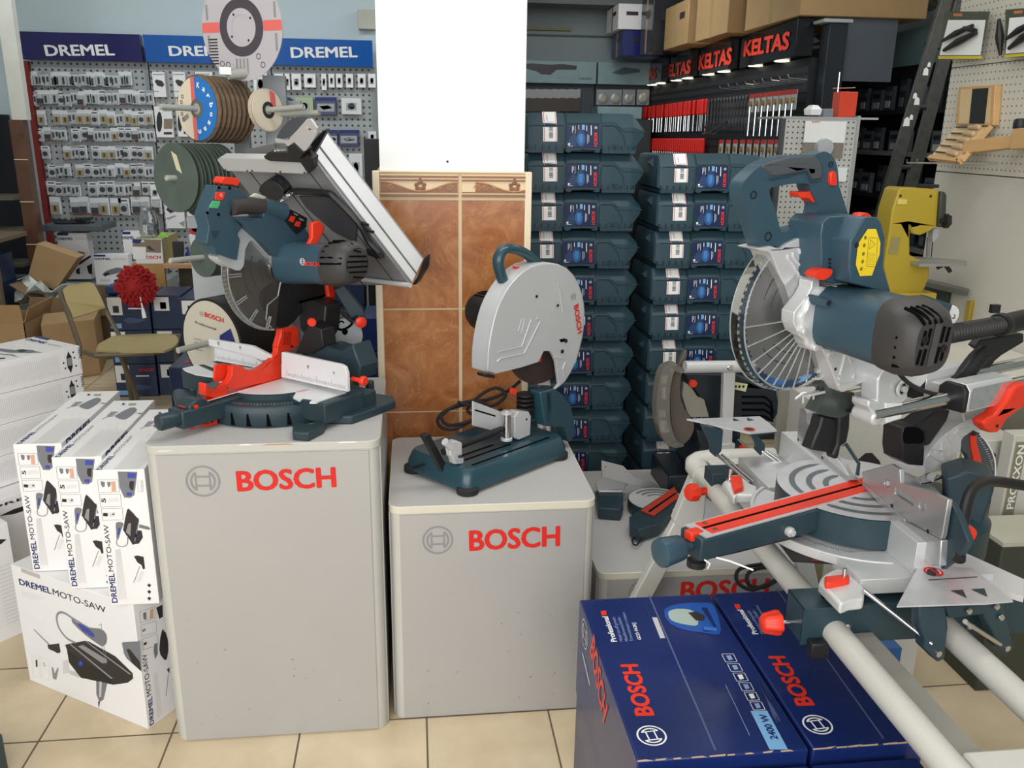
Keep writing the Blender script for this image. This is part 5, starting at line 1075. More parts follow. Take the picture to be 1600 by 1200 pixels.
mb = MB(); mb.tr(sm(r1((413, 605), (414, 520), (428, 425), (452, 335), (490, 258), (540, 195), (600, 150), (680, 137), (752, 160), (801, 222), (826, 310), (828, 385), (818, 465), (792, 565)), 2, False)+sm(r1((760, 590), (785, 480), (795, 385), (790, 310), (770, 240), (725, 190), (675, 172), (615, 182), (555, 225), (515, 280), (485, 350), (462, 440), (450, 530), (446, 610)), 2, False), QP(.094), .062, GW); cp(mb, 'guard_rim', gd, bevel=.006, seg=3)
mb = MB(); f = QP(.0872)
mb.pipe([f(*p) for p in r1((460, 518), (560, 495), (600, 380))], .0016, GW, 6); mb.pipe([f(*p) for p in r1((455, 560), (470, 545), (570, 525), (640, 385), (625, 375))], .0022, GW, 6)
mb.pipe([f(*p) for p in r1((712, 230), (722, 260), (735, 350))], .0022, GW, 6); mb.pipe([f(*p) for p in r1((700, 540), (730, 545), (745, 560), (735, 590), (745, 640))], .0018, GW, 6)
mb.pipe([f(*p) for p in r1((572, 375), (560, 430), (556, 445), (545, 430), (560, 378), (572, 375))], .0008, GW, 5)
cp(mb, 'embossed_lines', gd)
for c, r in (((623, 281), .0042), ((713, 320), .0042), ((748, 471), .006), ((732, 516), .006)): mb = MB(); mb.lathe(f(*r1(c)[0]), -WL, [(r, 0), (r, .002), (r*.5, .0022), (r*.45, .001), (0, .001)], BLK, 14); cp(mb, 'guard_screw', gd)
mb = MB()
mb.tr(r1((720, 465), (745, 460), (748, 472), (728, 478)), QP(.0872), .001, VOID); cp(mb, 'adjusting_slot', gd)
mb = MB(); mb.ptext('BOSCH', r1((782, 322))[0], r1((800, 444))[0], r1((802, 318))[0], f, REDD, bold=.04); c = f(*r1((780, 281))[0]); mb.logo(c, -WL, .0105, GREYP); cp(mb, 'lettering', gd, smooth=0)
mb = MB(); mb.tr(r1((400, 613), (418, 610), (448, 618), (446, 632), (402, 625)), QP(.08), .03, BLK); cp(mb, 'spark_lip', gd, bevel=.002)
mb = MB(); mb.tr(r1((640, 520), (646, 535), (640, 560), (634, 560)), QP(.1), .004, REDP); cp(mb, 'red_indicator', gd)
# handle and motor
hp_ = [QP(.13)(*p) for p in sm([(800, 470), (790, 450), (779, 416), (781, 398), (792, 388), (815, 393), (838, 410), (850, 425)], 4, False)]
mb = MB(); mb.pipe(hp_, .0175, CT, 18, flat=.8); cp(mb, 'handle', smooth=60)
mb = MB(); mb.tr(sm(r1((538, 155), (580, 160), (590, 175), (575, 190), (545, 180)), 1), QP(.118), .018, REDP); cp(mb, 'trigger', bevel=.002)
mc = QP(.15)(*r1((500, 365))[0])
mb = MB(); mb.lathe(mc-WL*.02, WL, [(.056, 0), (.056, .05), (.053, .06)], CT, 32); mt_ = cp(mb, 'motor')
mb = MB(); mb.lathe(mc+WL*.04, WL, [(.054, 0), (.056, .004), (.056, .07), (.046, .088), (0, .090)], BLK, 32)
for i in range(7): a = math.radians(60+i*14); d = frame(WL); mb.box(mc+WL*.085+(d[0]*math.cos(a)+d[1]*math.sin(a))*.056, (.003, .04, .004), VOID, Matrix.Rotation(math.atan2(WL.x, WL.y)*-1, 3, 'Z'))
cp(mb, 'motor_end_cap', mt_)
mb = MB(); x_, y_, n_ = frame(WL); pts = []
for a in (100, 112, 124, 136): pts.append(a)
for i in range(3):
    a0, a1 = math.radians(pts[i]), math.radians(pts[i+1]); d0 = x_*math.cos(a0)+y_*math.sin(a0); d1 = x_*math.cos(a1)+y_*math.sin(a1)
    mb.quad([mc+d0*.0568+WL*.0, mc+d1*.0568+WL*.0, mc+d1*.0568+WL*.045, mc+d0*.0568+WL*.045], M('amber_label', '#e8a91e', .4, var=0))
cp(mb, 'rating_label', mt_)
# looped cable
def cq(x, y, d=2.50): return aty(x, y, d)
mb = MB(); mb.pipe(sm([cq(*p) for p in ((812, 596, 2.47), (795, 610, 2.50), (770, 622, 2.52), (735, 630, 2.52), (700, 640, 2.50), (684, 654, 2.47), (690, 668, 2.42), (712, 670, 2.40), (740, 655, 2.42), (765, 640, 2.46), (745, 626, 2.50), (712, 634, 2.5), (690, 650, 2.47), (700, 664, 2.43), (728, 660, 2.40), (760, 648, 2.42), (785, 640, 2.44))], 4, False), .0052, BLKR, 10); cp(mb, 'power_cable')
mb = MB(); mb.pipe(sm([cq(*p) for p in ((715, 628, 2.5), (740, 634, 2.49), (770, 634, 2.48), (790, 618, 2.49), (775, 606, 2.50), (750, 618, 2.51), (730, 640, 2.5), (745, 650, 2.46))], 4, False), .0052, BLKR, 10); cp(mb, 'cable_loop')
# ------------------------------------------------------------ combination saw with tilted table, on the tall pedestal
FD = V((.774, -.634, 0)).normalized(); KD = V((.634, .774, 0)).normalized(); ND = V((KD.y, -KD.x, 0)); SC = V((-.375, 2.290, 0)); zp = .826
def J(k, n, z): return SC+KD*k+ND*n+UPV*z
def JP(n): return PL(SC+ND*n, ND)
def s1(*a): return [(230+x/3.636, 170+y/3.636) for x, y in a]
def s2(*a): return [(240+x/6.667, 250+y/6.667) for x, y in a]
def s3(*a): return [(380+x/6.667, 360+y/6.667) for x, y in a]
def s4(*a): return [(340+x/8.889, 380+y/8.889) for x, y in a]
def s5(*a): return [(410+x/8, 480+y/8) for x, y in a]
def s6(*a): return [(240+x/7.273, 560+y/7.273) for x, y in a]
def s7(*a): return [(230+x/3.902, 430+y/3.902) for x, y in a]
ls = thing('combination_saw', 'teal mitre saw with a tilted aluminium table on top, on the tallest pedestal', 'power saw', (SC.x, SC.y, zp))
def lp(mb, name, root=None, bevel=0, **k): return mb.build(name, root if root is not None else ls, bevel=bevel, **k)
T2 = M('base_teal', '#26383f', .42, var=.04, bump=.1, bscale=400)
# --- base ring, feet, wings
RB = .205
mb = MB(); mb.lathe(SC, UPV, [(RB-.004, zp+.001), (RB, zp+.01), (RB, zp+.050), (RB-.004, zp+.055), (RB-.03, zp+.057), (.12, zp+.057)], T2, 72); br = lp(mb, 'base_ring', smooth=40)
for a in (-128, -114, -102, -88, -74): mb = MB(); d = V((math.cos(math.radians(a)), math.sin(math.radians(a)), 0)); t_ = V((-d.y, d.x, 0)); p = SC+d*(RB+.0008); mb.prism([p+t_*.002+UPV*(zp+.038), p-t_*.002+UPV*(zp+.038), p-t_*.004+UPV*(zp+.006), p+t_*.008+UPV*(zp+.006)], -d*.004, VOID); lp(mb, 'ring_notch', br)
mb = MB()
for i in range(34):
    a = math.radians(-148+i*2.6); d = V((math.cos(a), math.sin(a), 0)); t_ = V((-d.y, d.x, 0))*.0006; l_ = .012 if i % 5 == 0 else .006; p = SC+d*(RB-.024)+UPV*(zp+.0576); mb.quad([p-t_, p+d*l_-t_, p+d*l_+t_, p+t_], LGREY)
lp(mb, 'scale_marks', br, smooth=0)
zt = .897
def FZ(k, n, z): return J(k, n, z)
# fence runs along FD through SC; wings are boxes in (fence, kerf) axes
def W2(a, b, z): return SC+FD*a+KD*b+UPV*z
def wbox(mb, a0, a1, b0, b1, z0, z1, m): mb.prism([W2(a0, b0, z1), W2(a1, b0, z1), W2(a1, b1, z1), W2(a0, b1, z1)], (0, 0, z0-z1), m)
mb = MB(); wbox(mb, .135, .265, -.085, .06, .842, zt-.002, T2); wbox(mb, -.29, -.14, -.085, .06, .842, zt-.002, T2)
wbox(mb, .05, .262, .02, .11, .830, .885, T2); wbox(mb, -.25, -.05, .02, .11, .830, .885, T2); body = lp(mb, 'base_body', bevel=.005, seg=3)
for q in (((885, 915), (905, 895), (1000, 905), (1080, 870), (1090, 890), (1075, 915), (985, 962), (885, 955)),):
    mb = MB(); mb.tr(s7(*q), PZ(zp+.022), .022, T2); lp(mb, 'mounting_foot', bevel=.004, seg=3)
mb = MB(); mb.tr(s7((1080, 860), (1250, 800), (1250, 740), (1400, 720), (1500, 735), (1515, 765), (1420, 800), (1250, 860)), PZ(zp+.022), .022, T2); mb.cyl(atz(*s7((1360, 760))[0], zp+.01), atz(*s7((1360, 760))[0], zp+.01)+UPV*.055, .012, T2, 20); lp(mb, 'mounting_foot', bevel=.004, seg=3)
mb = MB(); mb.tr(s7((155, 700), (190, 690), (300, 700), (300, 750), (290, 757), (170, 760)), PZ(zp+.024), .024, T2); lp(mb, 'mounting_foot', bevel=.004, seg=3)
mb = MB(); wbox(mb, -.10, .10, .10, .22, .826, .862, T2); lp(mb, 'mounting_foot', bevel=.004)
WM = M('pale_wing_aluminium', '#dcdcde', .4, .15, var=.02)
mb = MB(); mb.tr(s7((890, 745), (915, 700), (1040, 668), (1215, 712), (1030, 775), (990, 775), (1010, 755), (950, 748), (930, 765)), PZ(zt+.0005), .004, WM); rw = lp(mb, 'right_wing_plate')
mb = MB(); mb.tr(s7((215, 567), (340, 540), (415, 528), (720, 580), (560, 640), (300, 603), (235, 580)), PZ(zt+.0005), .004, WM); lw = lp(mb, 'left_wing_plate')
mb = MB()
for q in (((312, 548), (345, 545), (450, 583), (410, 590)), ((400, 528), (440, 523), (560, 560), (520, 570))): mb.flat(s7(*q), PZ(zt+.0012), BLK)
lp(mb, 'wing_slots', lw, smooth=0)
# --- turntable
mb = MB(); mb.lathe(SC, UPV, [(.15, .870), (.15, zt-.001), (.148, zt)], T2, 64); tb = lp(mb, 'turntable', smooth=40)
mb = MB(); mb.disc(SC+UPV*(zt+.0006), UPV, .147, WM, 64); lp(mb, 'turntable_top', tb, smooth=0)
mb = MB(); mb.prism([J(-.32, -.028, zt-.004), J(-.32, .028, zt-.004), J(-.10, .040, zt-.004), J(-.10, -.040, zt-.004)], (0, 0, -.045), T2); fa2 = lp(mb, 'front_arm', bevel=.004)
mb = MB(); mb.tr(s6((480, 480), (600, 470), (640, 500), (640, 660), (520, 700), (490, 650), (410, 600), (410, 540)), JP(.028), .055, T2); lp(mb, 'arm_nose', fa2, bevel=.004)
mb = MB(); mb.prism([J(-.30, -.012, zt+.0015), J(-.30, .012, zt+.0015), J(.08, .012, zt+.0015), J(.08, -.012, zt+.0015)], (0, 0, -.002), REDP); mb.prism([J(-.29, .014, zt+.0012), J(-.10, .014, zt+.0012), J(-.10, .017, zt+.0012), J(-.29, .017, zt+.0012)], (0, 0, -.001), WHT); lp(mb, 'kerf_insert', tb)
ka = JP(.01)(*s6((420, 640))[0]); kb_ = JP(.0)(*s6((110, 720))[0]); kdv = (kb_-ka).normalized()
mb = MB(); mb.lathe(ka-kdv*.01, kdv, [(.007, 0), (.007, .028), (.016, .032), (.019, .040), (.0205, .088), (.018, .094), (0, .095)], T2, 36, fn=lambda a: 1-.04*max(0, math.sin(a*5))**2); lp(mb, 'mitre_lock_knob', smooth=45)
mb = MB(); mb.tr(sm(s6((395, 780), (430, 725), (500, 715), (570, 745), (640, 730), (650, 650), (710, 650), (735, 690), (730, 750), (620, 770), (560, 780), (480, 760), (460, 810), (410, 805)), 1), JP(.012), .02, REDP); lp(mb, 'detent_lever', bevel=.002)
mb = MB(); mb.tr(s6((450, 535), (500, 525), (515, 550), (480, 575)), JP(.03), .006, REDP); lp(mb, 'red_pointer', fa2)
# --- red lower guard bridge over the kerf
mb = MB(); mb.tr(s6((585, 300), (600, 285), (680, 340), (700, 325), (820, 290), (835, 300), (840, 410), (695, 455), (590, 425)), JP(.012), .026, REDP)
gq = s6((825, 290), (870, 240), (895, 180), (895, 90), (935, 80), (1000, 85), (1050, 125), (1090, 135), (1150, 140), (1240, 100))+s7((770, 510), (795, 470), (795, 440), (900, 440), (905, 455), (862, 462), (818, 470), (818, 625), (720, 655), (600, 680), (500, 700), (475, 665))
mb.tr(gq, JP(.010), .020, REDP)
mb.tr(s7((412, 555), (425, 543), (480, 540), (515, 548), (535, 565), (480, 640), (420, 655), (410, 640)), JP(-.018), .006, REDP)
rg = lp(mb, 'red_kerf_guard', bevel=.002)
mb = MB(); mb.tr(s7((795, 440), (815, 370), (820, 325), (905, 310), (925, 325), (930, 420), (905, 440)), JP(.008), .022, REDP); lp(mb, 'guard_upright', rg, bevel=.002)
mb = MB()
for i in range(4): mb.tr(s7((835+i*12, 345), (843+i*12, 345), (833+i*12, 425), (825+i*12, 425)), JP(.0088), .001, M('red_shadow_groove', '#a82414', .5, var=0))
mb.lathe(JP(.0088)(*s7((878, 432))[0]), ND, [(.003, 0), (.003, .002), (0, .002)], BLK, 12)
mb.tr(s6((600, 300), (680, 345), (740, 290), (740, 265), (660, 265)), PZ(zt+.045), .002, DGREY); lp(mb, 'guard_ribs', rg)
# --- fences
FNORM = -KD
def fpl(o=0): return PL(SC-KD*o, FNORM)
mb = MB(); fp_ = fpl(.004); mb.tr(s7((818, 470), (835, 470), (1180, 545), (1205, 560), (1218, 600), (1222, 712), (1120, 690), (818, 622)), fp_, .010, WM, [ell(*s7((978, 560))[0], 2.2, 3.2, 10), ell(*s7((1136, 598))[0], 2.0, 3, 10)]); rf_ = lp(mb, 'right_fence', bevel=.001)
mb = MB(); mb.tr(s7((410, 455), (412, 440), (640, 490), (700, 535), (700, 570), (410, 520)), fp_, .010, WM); lf_ = lp(mb, 'left_fence', bevel=.001)
mb = MB(); mb.tr(s7((372, 388), (640, 432), (755, 492), (755, 515), (700, 522), (640, 495), (376, 430)), fpl(.012), .010, WM, [ell(*s7((432, 417))[0], 2.2, 3.4, 10), ell(*s7((565, 444))[0], 2.0, 3.2, 10)]); lp(mb, 'left_fence_slide', bevel=.001)
def ticks(q0, q1, n, h, root):
    mb = MB(); f2 = fpl(.0048)
    for i in range(n):
        t = i/(n-1); x = q0[0]+(q1[0]-q0[0])*t; y = q0[1]+(q1[1]-q0[1])*t; hh = h*(2.0 if i % 10 == 0 else (1.4 if i % 5 == 0 else 1)); a, b = s7((x, y))[0], s7((x, y-hh))[0]
        A_, B_ = f2(*a), f2(*b); s_ = FD*.00035; mb.quad([A_-s_, A_+s_, B_+s_, B_-s_], DKP)
    lp(mb, 'ruler_marks', root, smooth=0)
ticks((850, 612), (1205, 695), 40, 18, rf_); ticks((418, 508), (690, 562), 34, 16, lf_)
mb = MB(); mb.ptext('WARNING', s7((918, 715))[0], s7((990, 700))[0], s7((918, 706))[0], PZ(zt+.0012), REDD); lp(mb, 'wing_lettering', rw, smooth=0)
def knob(c, pl, r, d, name, h=.014):
    mb = MB(); p = pl(*c); mb.lathe(p, d, [(r*.9, 0), (r, .002), (r, h-.002), (r*.85, h), (0, h)], REDP, 24, fn=lambda a: 1+.05*math.sin(a*8)); lp(mb, name, smooth=45)
knob(s7((1305, 642))[0], fpl(-.03), .0125, V((.8, -.6, 0)), 'fence_knob'); mb = MB(); p = fpl(-.03)(*s7((1305, 642))[0]); mb.cyl(p, p-V((.8, -.6, 0))*.03, .006, REDP, 12); lp(mb, 'knob_stem')
# --- rear tilting column
mb = MB(); mb.tr(s7((960, 490), (1010, 440), (1080, 430), (1180, 460), (1250, 420), (1300, 560), (1290, 640), (1200, 600), (1190, 545), (1000, 500)), fpl(-.06), .07, T2)
mb.tr(s7((900, 480), (980, 290), (1060, 330), (1075, 440), (1000, 480)), fpl(-.05), .05, BLK); lp(mb, 'rear_support', bevel=.004)
mb = MB(); mb.tr(s7((920, 170), (1010, 150), (1090, 190), (1080, 330), (1060, 420), (1000, 400), (930, 330)), fpl(-.10), .06, BLK); lp(mb, 'hinge_housing', bevel=.004)
pv = PL(SC+KD*.085, V((.15, -1, 0)))
mb = MB(); c = pv(*s7((1198, 370))[0]); n_p = V((.35, -.94, 0)).normalized(); mb.lathe(c-n_p*.035, n_p, [(.052, -.03), (.052, .045), (.050, .047), (0, .047)], M('grey_cast_disc', '#a9acae', .38, .3, var=.04), 44); pd = lp(mb, 'pivot_disc', smooth=35)
mb = MB(); f = PL(c+n_p*.0125, n_p)
mb.pipe([f(*p) for p in sm(s7((1155, 305), (1170, 330), (1205, 328), (1245, 300), (1255, 265)), 3, False)], .0035, VOID, 8); mb.pipe([f(*p) for p in sm(s7((1160, 295), (1185, 280), (1200, 292)), 3, False)], .0022, VOID, 8)
mb.disc(f(*s7((1205, 345))[0])+n_p*.001, n_p, .0085, VOID, 20); mb.tr(s7((1190, 350), (1220, 350), (1207, 368)), f.off(.001), .001, VOID); mb.disc(f(*s7((1193, 418))[0])+n_p*.001, n_p, .006, VOID, 16); lp(mb, 'angle_slot', pd, smooth=0)
mb = MB(); mb.tr(s7((1095, 160), (1150, 180), (1170, 240), (1165, 300), (1100, 310)), pv, .03, M('grey_cast_disc', '#a9acae', .38, .3)); mb.tr(s7((1165, 200), (1240, 240), (1250, 290), (1200, 290), (1160, 260)), pv.off(-.02), .02, M('grey_cast_disc', '#a9acae', .38, .3)); lp(mb, 'disc_arm', bevel=.003)
mb = MB(); mb.tr(s7((1140, 90), (1200, 60), (1320, 210), (1330, 260), (1270, 250), (1240, 270)), pv.off(.01), .05, T2); lp(mb, 'tilt_arm', bevel=.003)
mb = MB(); mb.pipe([pv.off(.02)(*p) for p in s7((1140, 180), (1200, 240), (1255, 285))], .006, BLK, 8); lp(mb, 'tilt_arm_edge')
knob(s7((1298, 283))[0], pv.off(.03), .0155, V((.3, -.95, 0)), 'tilt_stop_knob'); knob(s7((1000, 283))[0], fpl(0), .011, V((.3, -.95, 0)), 'depth_stop_knob')
mb = MB(); mb.tr(s3((880, 535), (990, 535), (985, 600), (960, 680), (950, 750), (920, 770), (850, 762), (865, 705), (895, 690), (880, 600)), JP(.05), .014, REDP); lp(mb, 'release_lever', bevel=.003)
mb = MB(); mb.tr(s3((720, -80), (800, -100), (850, -40), (840, 20), (800, 90), (745, 195), (670, 180), (720, 80)), JP(.12), .014, REDP); lp(mb, 'table_lock_lever', bevel=.003)
# --- head: handle, arm, guard, motor
mb = MB(); mb.tr(s2((665, 265), (850, 285), (905, 305), (1000, 400), (830, 420), (800, 560), (930, 700), (870, 760), (900, 830), (870, 1045), (790, 1020), (720, 990), (650, 985), (620, 900), (550, 870), (580, 700), (545, 580), (570, 510)), JP(.035), .045, TEALB)
hd = lp(mb, 'switch_handle', bevel=.007, seg=3)
mb = MB(); mb.tr(s2((700, 225), (730, 175), (880, 185), (908, 230), (880, 280), (820, 258), (715, 250)), JP(.03), .032, REDP); lp(mb, 'trigger_lock', hd, bevel=.003)
g = JP(.0365)
mb = MB(); mb.tr(s2((650, 335), (748, 332), (735, 395), (718, 418), (640, 415)), g, .004, REDP); mb.ringf(g(*s2((700, 365))[0])+ND*.001, ND, .0028, .0036, WHT, seg=18); sw = lp(mb, 'off_button', hd, bevel=.001)
mb = MB(); mb.tr(s2((620, 425), (700, 428), (690, 470), (670, 505), (585, 498), (590, 475)), g, .004, M('green_plastic', '#4fae74', .35, var=0)); lp(mb, 'on_button', hd, bevel=.001)
for c in ((682, 285), (795, 292), (678, 568), (560, 550)): mb = MB(); mb.lathe(g(*s2(c)[0])-ND*.001, ND, [(.0038, 0), (.0038, .0015), (0, .0008)], VOID, 12); lp(mb, 'screw_hole', hd)
mb = MB(); mb.tr(s2((610, 735), (690, 735), (665, 775), (640, 820), (620, 810)), g, .0012, TEALD); lp(mb, 'keyhole_recess', hd)
mb = MB(); ha = [JP(.03)(*p) for p in s2((800, 495), (900, 478), (1100, 480), (1180, 500))]; mb.pipe(ha, [.024, .0235, .023, .024], M('rubber_grip_brown', '#3c3736', .7, bump=.3, bscale=400), 24, flat=.85); lp(mb, 'grip', smooth=60)
mb = MB(); mb.pipe([JP(.03)(*p) for p in s2((1120, 488), (1200, 500), (1330, 540))], [.0235, .026, .030], TEALB, 24, flat=.85); lp(mb, 'grip_neck', smooth=60)
mb = MB(); mb.tr(s2((1150, 440), (1330, 470), (1480, 540), (1600, 600))+s3((620, -30), (710, 60), (700, 110), (600, 130), (540, 230), (535, 290))+s2((1430, 1035), (1260, 1000), (1110, 830), (900, 640), (850, 610), (1000, 605), (1150, 600)), JP(.045), .06, TEALB)
am = lp(mb, 'head_arm', bevel=.007, seg=3)
mb = MB(); g = JP(.0465); mb.tr(s2((1305, 500), (1330, 485), (1420, 510), (1600, 605), (1590, 700), (1495, 775), (1460, 750), (1315, 570)), g, .003, BLK)
for q in (((1430, 580), (1480, 590), (1455, 650), (1410, 635)), ((1490, 635), (1535, 645), (1520, 700), (1470, 685))): mb.tr(s2(*q), g.off(.0015), .002, REDP)
mb.ptext('laser', s2((1452, 560))[0], s2((1495, 582))[0], s2((1455, 545))[0], g, WHT, lift=.003); mb.ptext('light', s2((1510, 615))[0], s2((1555, 635))[0], s2((1513, 600))[0], g, WHT, lift=.003)
lp(mb, 'switch_panel', am)
GCST = M('guard_cast_grey', '#bfc2c4', .36, .25, var=.02)
mb = MB(); mb.tr(s2((925, 690), (1060, 790), (1110, 830), (1260, 1005), (1435, 1035))+s3((490, 300), (520, 380), (600, 480), (690, 545), (560, 525), (480, 490), (400, 470), (350, 410), (320, 300), (290, 300), (160, 160), (90, 105), (60, 120), (20, 200), (10, 340))+s2((935, 1110), (900, 1150), (860, 1150), (760, 1100), (680, 1040), (665, 1010), (690, 985), (760, 990), (870, 1045), (900, 830), (870, 770)), JP(.022), .035, GCST); lp(mb, 'upper_guard', bevel=.004, seg=3)
hb = JP(0)(*s3((330, 400))[0])
mb = MB(); BR = .150; x_, y_, n_ = frame(ND)
def bp_(a, r, n): a = math.radians(a); return hb+(x_*math.cos(a)+y_*math.sin(a))*r+ND*n
mb.lathe(hb, ND, [(0, -.001), (BR, -.001), (BR, .001), (0, .001)], M('blade_plain_steel', '#a9a8a8', .3, .8), 72)
for r0, a0 in ((.085, 150), (.058, 150), (.11, 150)): mb.pipe([bp_(a0+t*4, r0-.0004*t, .0015) for t in range(16)], .0009, BLK, 4)
mb.lathe(hb, ND, [(.024, .001), (.024, .006), (.01, .008), (.01, .014), (0, .014)], CHR, 24); lp(mb, 'saw_blade', smooth=30)
SMK = M('smoky_guard', '#8d8780', .08, trans=.85, var=0, ior=1.2)
mb = MB(); mb.lathe(hb, ND, [(.03, .022), (.10, .018), (.157, .012), (.163, .004), (.163, -.012), (.158, -.014)], SMK, 60, 160, 262, up=(0, 0, 1)); lg2 = lp(mb, 'clear_guard', smooth=30)
mb = MB()
for a in (178, 205, 228, 250): mb.pipe([bp_(a, .125, .0165), bp_(a, .158, .0125)], .0018, RIB, 6); mb.pipe([bp_(a+2.5, .125, .0165), bp_(a+2.5, .158, .0125)], .0018, RIB, 6)
mb.pipe([bp_(a, .1605, .010) for a in range(162, 262, 3)], .0020, RIB, 6); mb.pipe([bp_(a, .163, -.010) for a in range(162, 262, 3)], .0016, RIB, 6)
for a in range(166, 260, 4): mb.pipe([bp_(a, .162, .006), bp_(a+1.5, .163, -.008)], .0012, RIB, 5)
mb.pipe([bp_(262, .03, .024), bp_(258, .07, .021), bp_(240, .10, .019), bp_(246, .135, .016), bp_(258, .158, .012)], .002, RIB, 6); lp(mb, 'guard_ribs', lg2)
mb = MB(); mb.tr(sm(s3((190, 640), (420, 500), (640, 545), (880, 545), (880, 700), (700, 760), (600, 870), (480, 1000), (300, 1000), (290, 900), (210, 800)), 2), JP(.010), .03, BLK); lp(mb, 'inner_guard_black', bevel=.004)
mc2 = JP(0)(*s3((430, 400))[0]); 
def sup2(n, ck, cz, rk, rz, p=2.6, k=28):
    o = []
    for i in range(k):
        a = 2*math.pi*i/k; c, s = math.cos(a), math.sin(a); o.append(J(ck+rk*math.copysign(abs(c)**(2/p), c), n, cz+rz*math.copysign(abs(s)**(2/p), s)))
    return o
def jc(c, n): p = JP(n)(*s3(c)[0]); return (p-SC).dot(KD), p.z
c0 = jc((500, 330), .03); c1_ = jc((800, 345), .14); c2_ = jc((1020, 350), .22); c3_ = jc((1180, 345), .27)
mb = MB(); mb.loft([sup2(.022, c0[0], c0[1], .060, .056), sup2(.05, c0[0], c0[1], .060, .056), sup2(.14, c1_[0], c1_[1], .052, .052), sup2(.20, (c1_[0]+c2_[0])/2, (c1_[1]+c2_[1])/2, .052, .053)], TEALB); mo2 = lp(mb, 'motor_body', smooth=35)
mb = MB(); mb.loft([sup2(.188, (c1_[0]+c2_[0])/2, (c1_[1]+c2_[1])/2, .053, .054), sup2(.22, c2_[0], c2_[1], .055, .056), sup2(.25, c3_[0], c3_[1], .053, .054), sup2(.268, c3_[0], c3_[1], .044, .045), sup2(.274, c3_[0], c3_[1], .034, .034)], CAPM); cap2 = lp(mb, 'motor_end_cap', smooth=35)
mb = MB()
for i in range(6):
    z = c3_[1]+.034-i*.013; w = math.sqrt(max(0, .036**2-(z-c3_[1])**2)); mb.pipe([J(c3_[0]-w, .2745, z), J(c3_[0]+w, .2745, z-.006)], .0022, VOID, 5)
mb.ringf(J(c3_[0], .273, c3_[1]), ND, .035, .0385, BLK, seg=30)
for i in range(6):
    a = math.radians(95+i*16); mb.pipe([J(c2_[0]+.054*math.cos(a), .20, c2_[1]+.056*math.sin(a)), J((c2_[0]+c3_[0])/2+.0555*math.cos(a), .235, (c2_[1]+c3_[1])/2+.0565*math.sin(a)), J(c3_[0]+.047*math.cos(a), .264, c3_[1]+.047*math.sin(a))], .0026, VOID, 5)
mb.lathe(JP(.195)(*s3((960, 352))[0])+(-KD)*.050, -KD, [(.011, -.006), (.011, .0025), (.009, .003), (.008, .001), (0, .001)], BLK, 20); lp(mb, 'cooling_slots', cap2)
Fa, Fb = J(c0[0]-.0605, .05, c0[1]), J(c1_[0]-.0525, .14, c1_[1]); fl2_ = PL(Fa, (Fb-Fa).cross(UPV))
mb = MB(); mb.ptext('BOSCH', s3((668, 358))[0], s3((826, 370))[0], s3((668, 314))[0], fl2_, REDP, bold=.02, lift=.011); c = fl2_(*s3((624, 325))[0])+fl2_.n*.0015; mb.logo(c, fl2_.n, .0088, WHT, w=.14); lp(mb, 'lettering', mo2, smooth=0)
# --- tilted table above
PA, PB, PC = atd(486, 243, 2.16), atd(642, 446, 2.26), atd(568, 437, 2.40)
tn = (PB-PA).cross(PC-PB).normalized(); tn = -tn if tn.dot(CC-PA) > 0 else tn        # away from the viewer
e1 = (PB-PA); e3 = (PC-PB); e3 = e3.normalized(); 
lf0 = atd(356, 262, 2.16); 
e3f = (PL(PA, tn)(362, 268)-PA)
th_v = atd(510, 204, 2.21)-PA
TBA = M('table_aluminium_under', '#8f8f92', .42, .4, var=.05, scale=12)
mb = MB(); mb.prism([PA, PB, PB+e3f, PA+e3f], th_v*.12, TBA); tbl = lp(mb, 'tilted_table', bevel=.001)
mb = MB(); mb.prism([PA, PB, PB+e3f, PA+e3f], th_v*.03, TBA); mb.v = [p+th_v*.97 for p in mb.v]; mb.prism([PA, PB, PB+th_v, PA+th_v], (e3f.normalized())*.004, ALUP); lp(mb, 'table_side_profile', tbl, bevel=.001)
mb = MB(); fn_ = th_v.cross(e1).normalized(); fn_ = -fn_ if fn_.dot(CC-PA) < 0 else fn_
for t in (.10, .42, .46, .98): mb.pipe([PA+th_v*t+fn_*.0006, PB+th_v*t+fn_*.0006], .0016 if t in (.10, .98) else .0011, GREYP if t != .42 else BLK, 4)
lp(mb, 'profile_grooves', tbl)
UP_ = PL(PA, tn)
mb = MB()
for t in (.14, .50, .78): mb.pipe([PA+e3f*t-tn*.001, PB+e3f*t-tn*.001], .0012, DKP, 4)
lp(mb, 'underside_grooves', tbl)
mb = MB(); mb.tr(s1((395, 290), (410, 278), (700, 285), (880, 300), (900, 372), (850, 370), (450, 355), (435, 345)), UP_.off(.035), .028, ALUP); fbx = lp(mb, 'front_rail', bevel=.002)
mb = MB()
for c in ((445, 348), (568, 352), (597, 352), (757, 358), (893, 364)): mb.lathe(UP_.off(.0355)(*s1(c)[0]), -tn if (-tn).dot(CC-PA) > 0 else tn, [(.003, 0), (.003, .0008), (0, .0004)], BLK, 10)
lp(mb, 'rail_screws', fbx)
mb = MB(); mb.tr(s1((662, 270), (690, 248), (860, 252), (900, 255), (940, 285), (935, 345), (915, 370), (870, 305), (700, 298), (670, 285)), UP_.off(.045), .02, BLK)
mb.tr(s1((880, 250), (1000, 125), (1020, 125), (940, 270), (920, 280)), UP_.off(.0), .012, BLK); lp(mb, 'corner_bracket', bevel=.003)
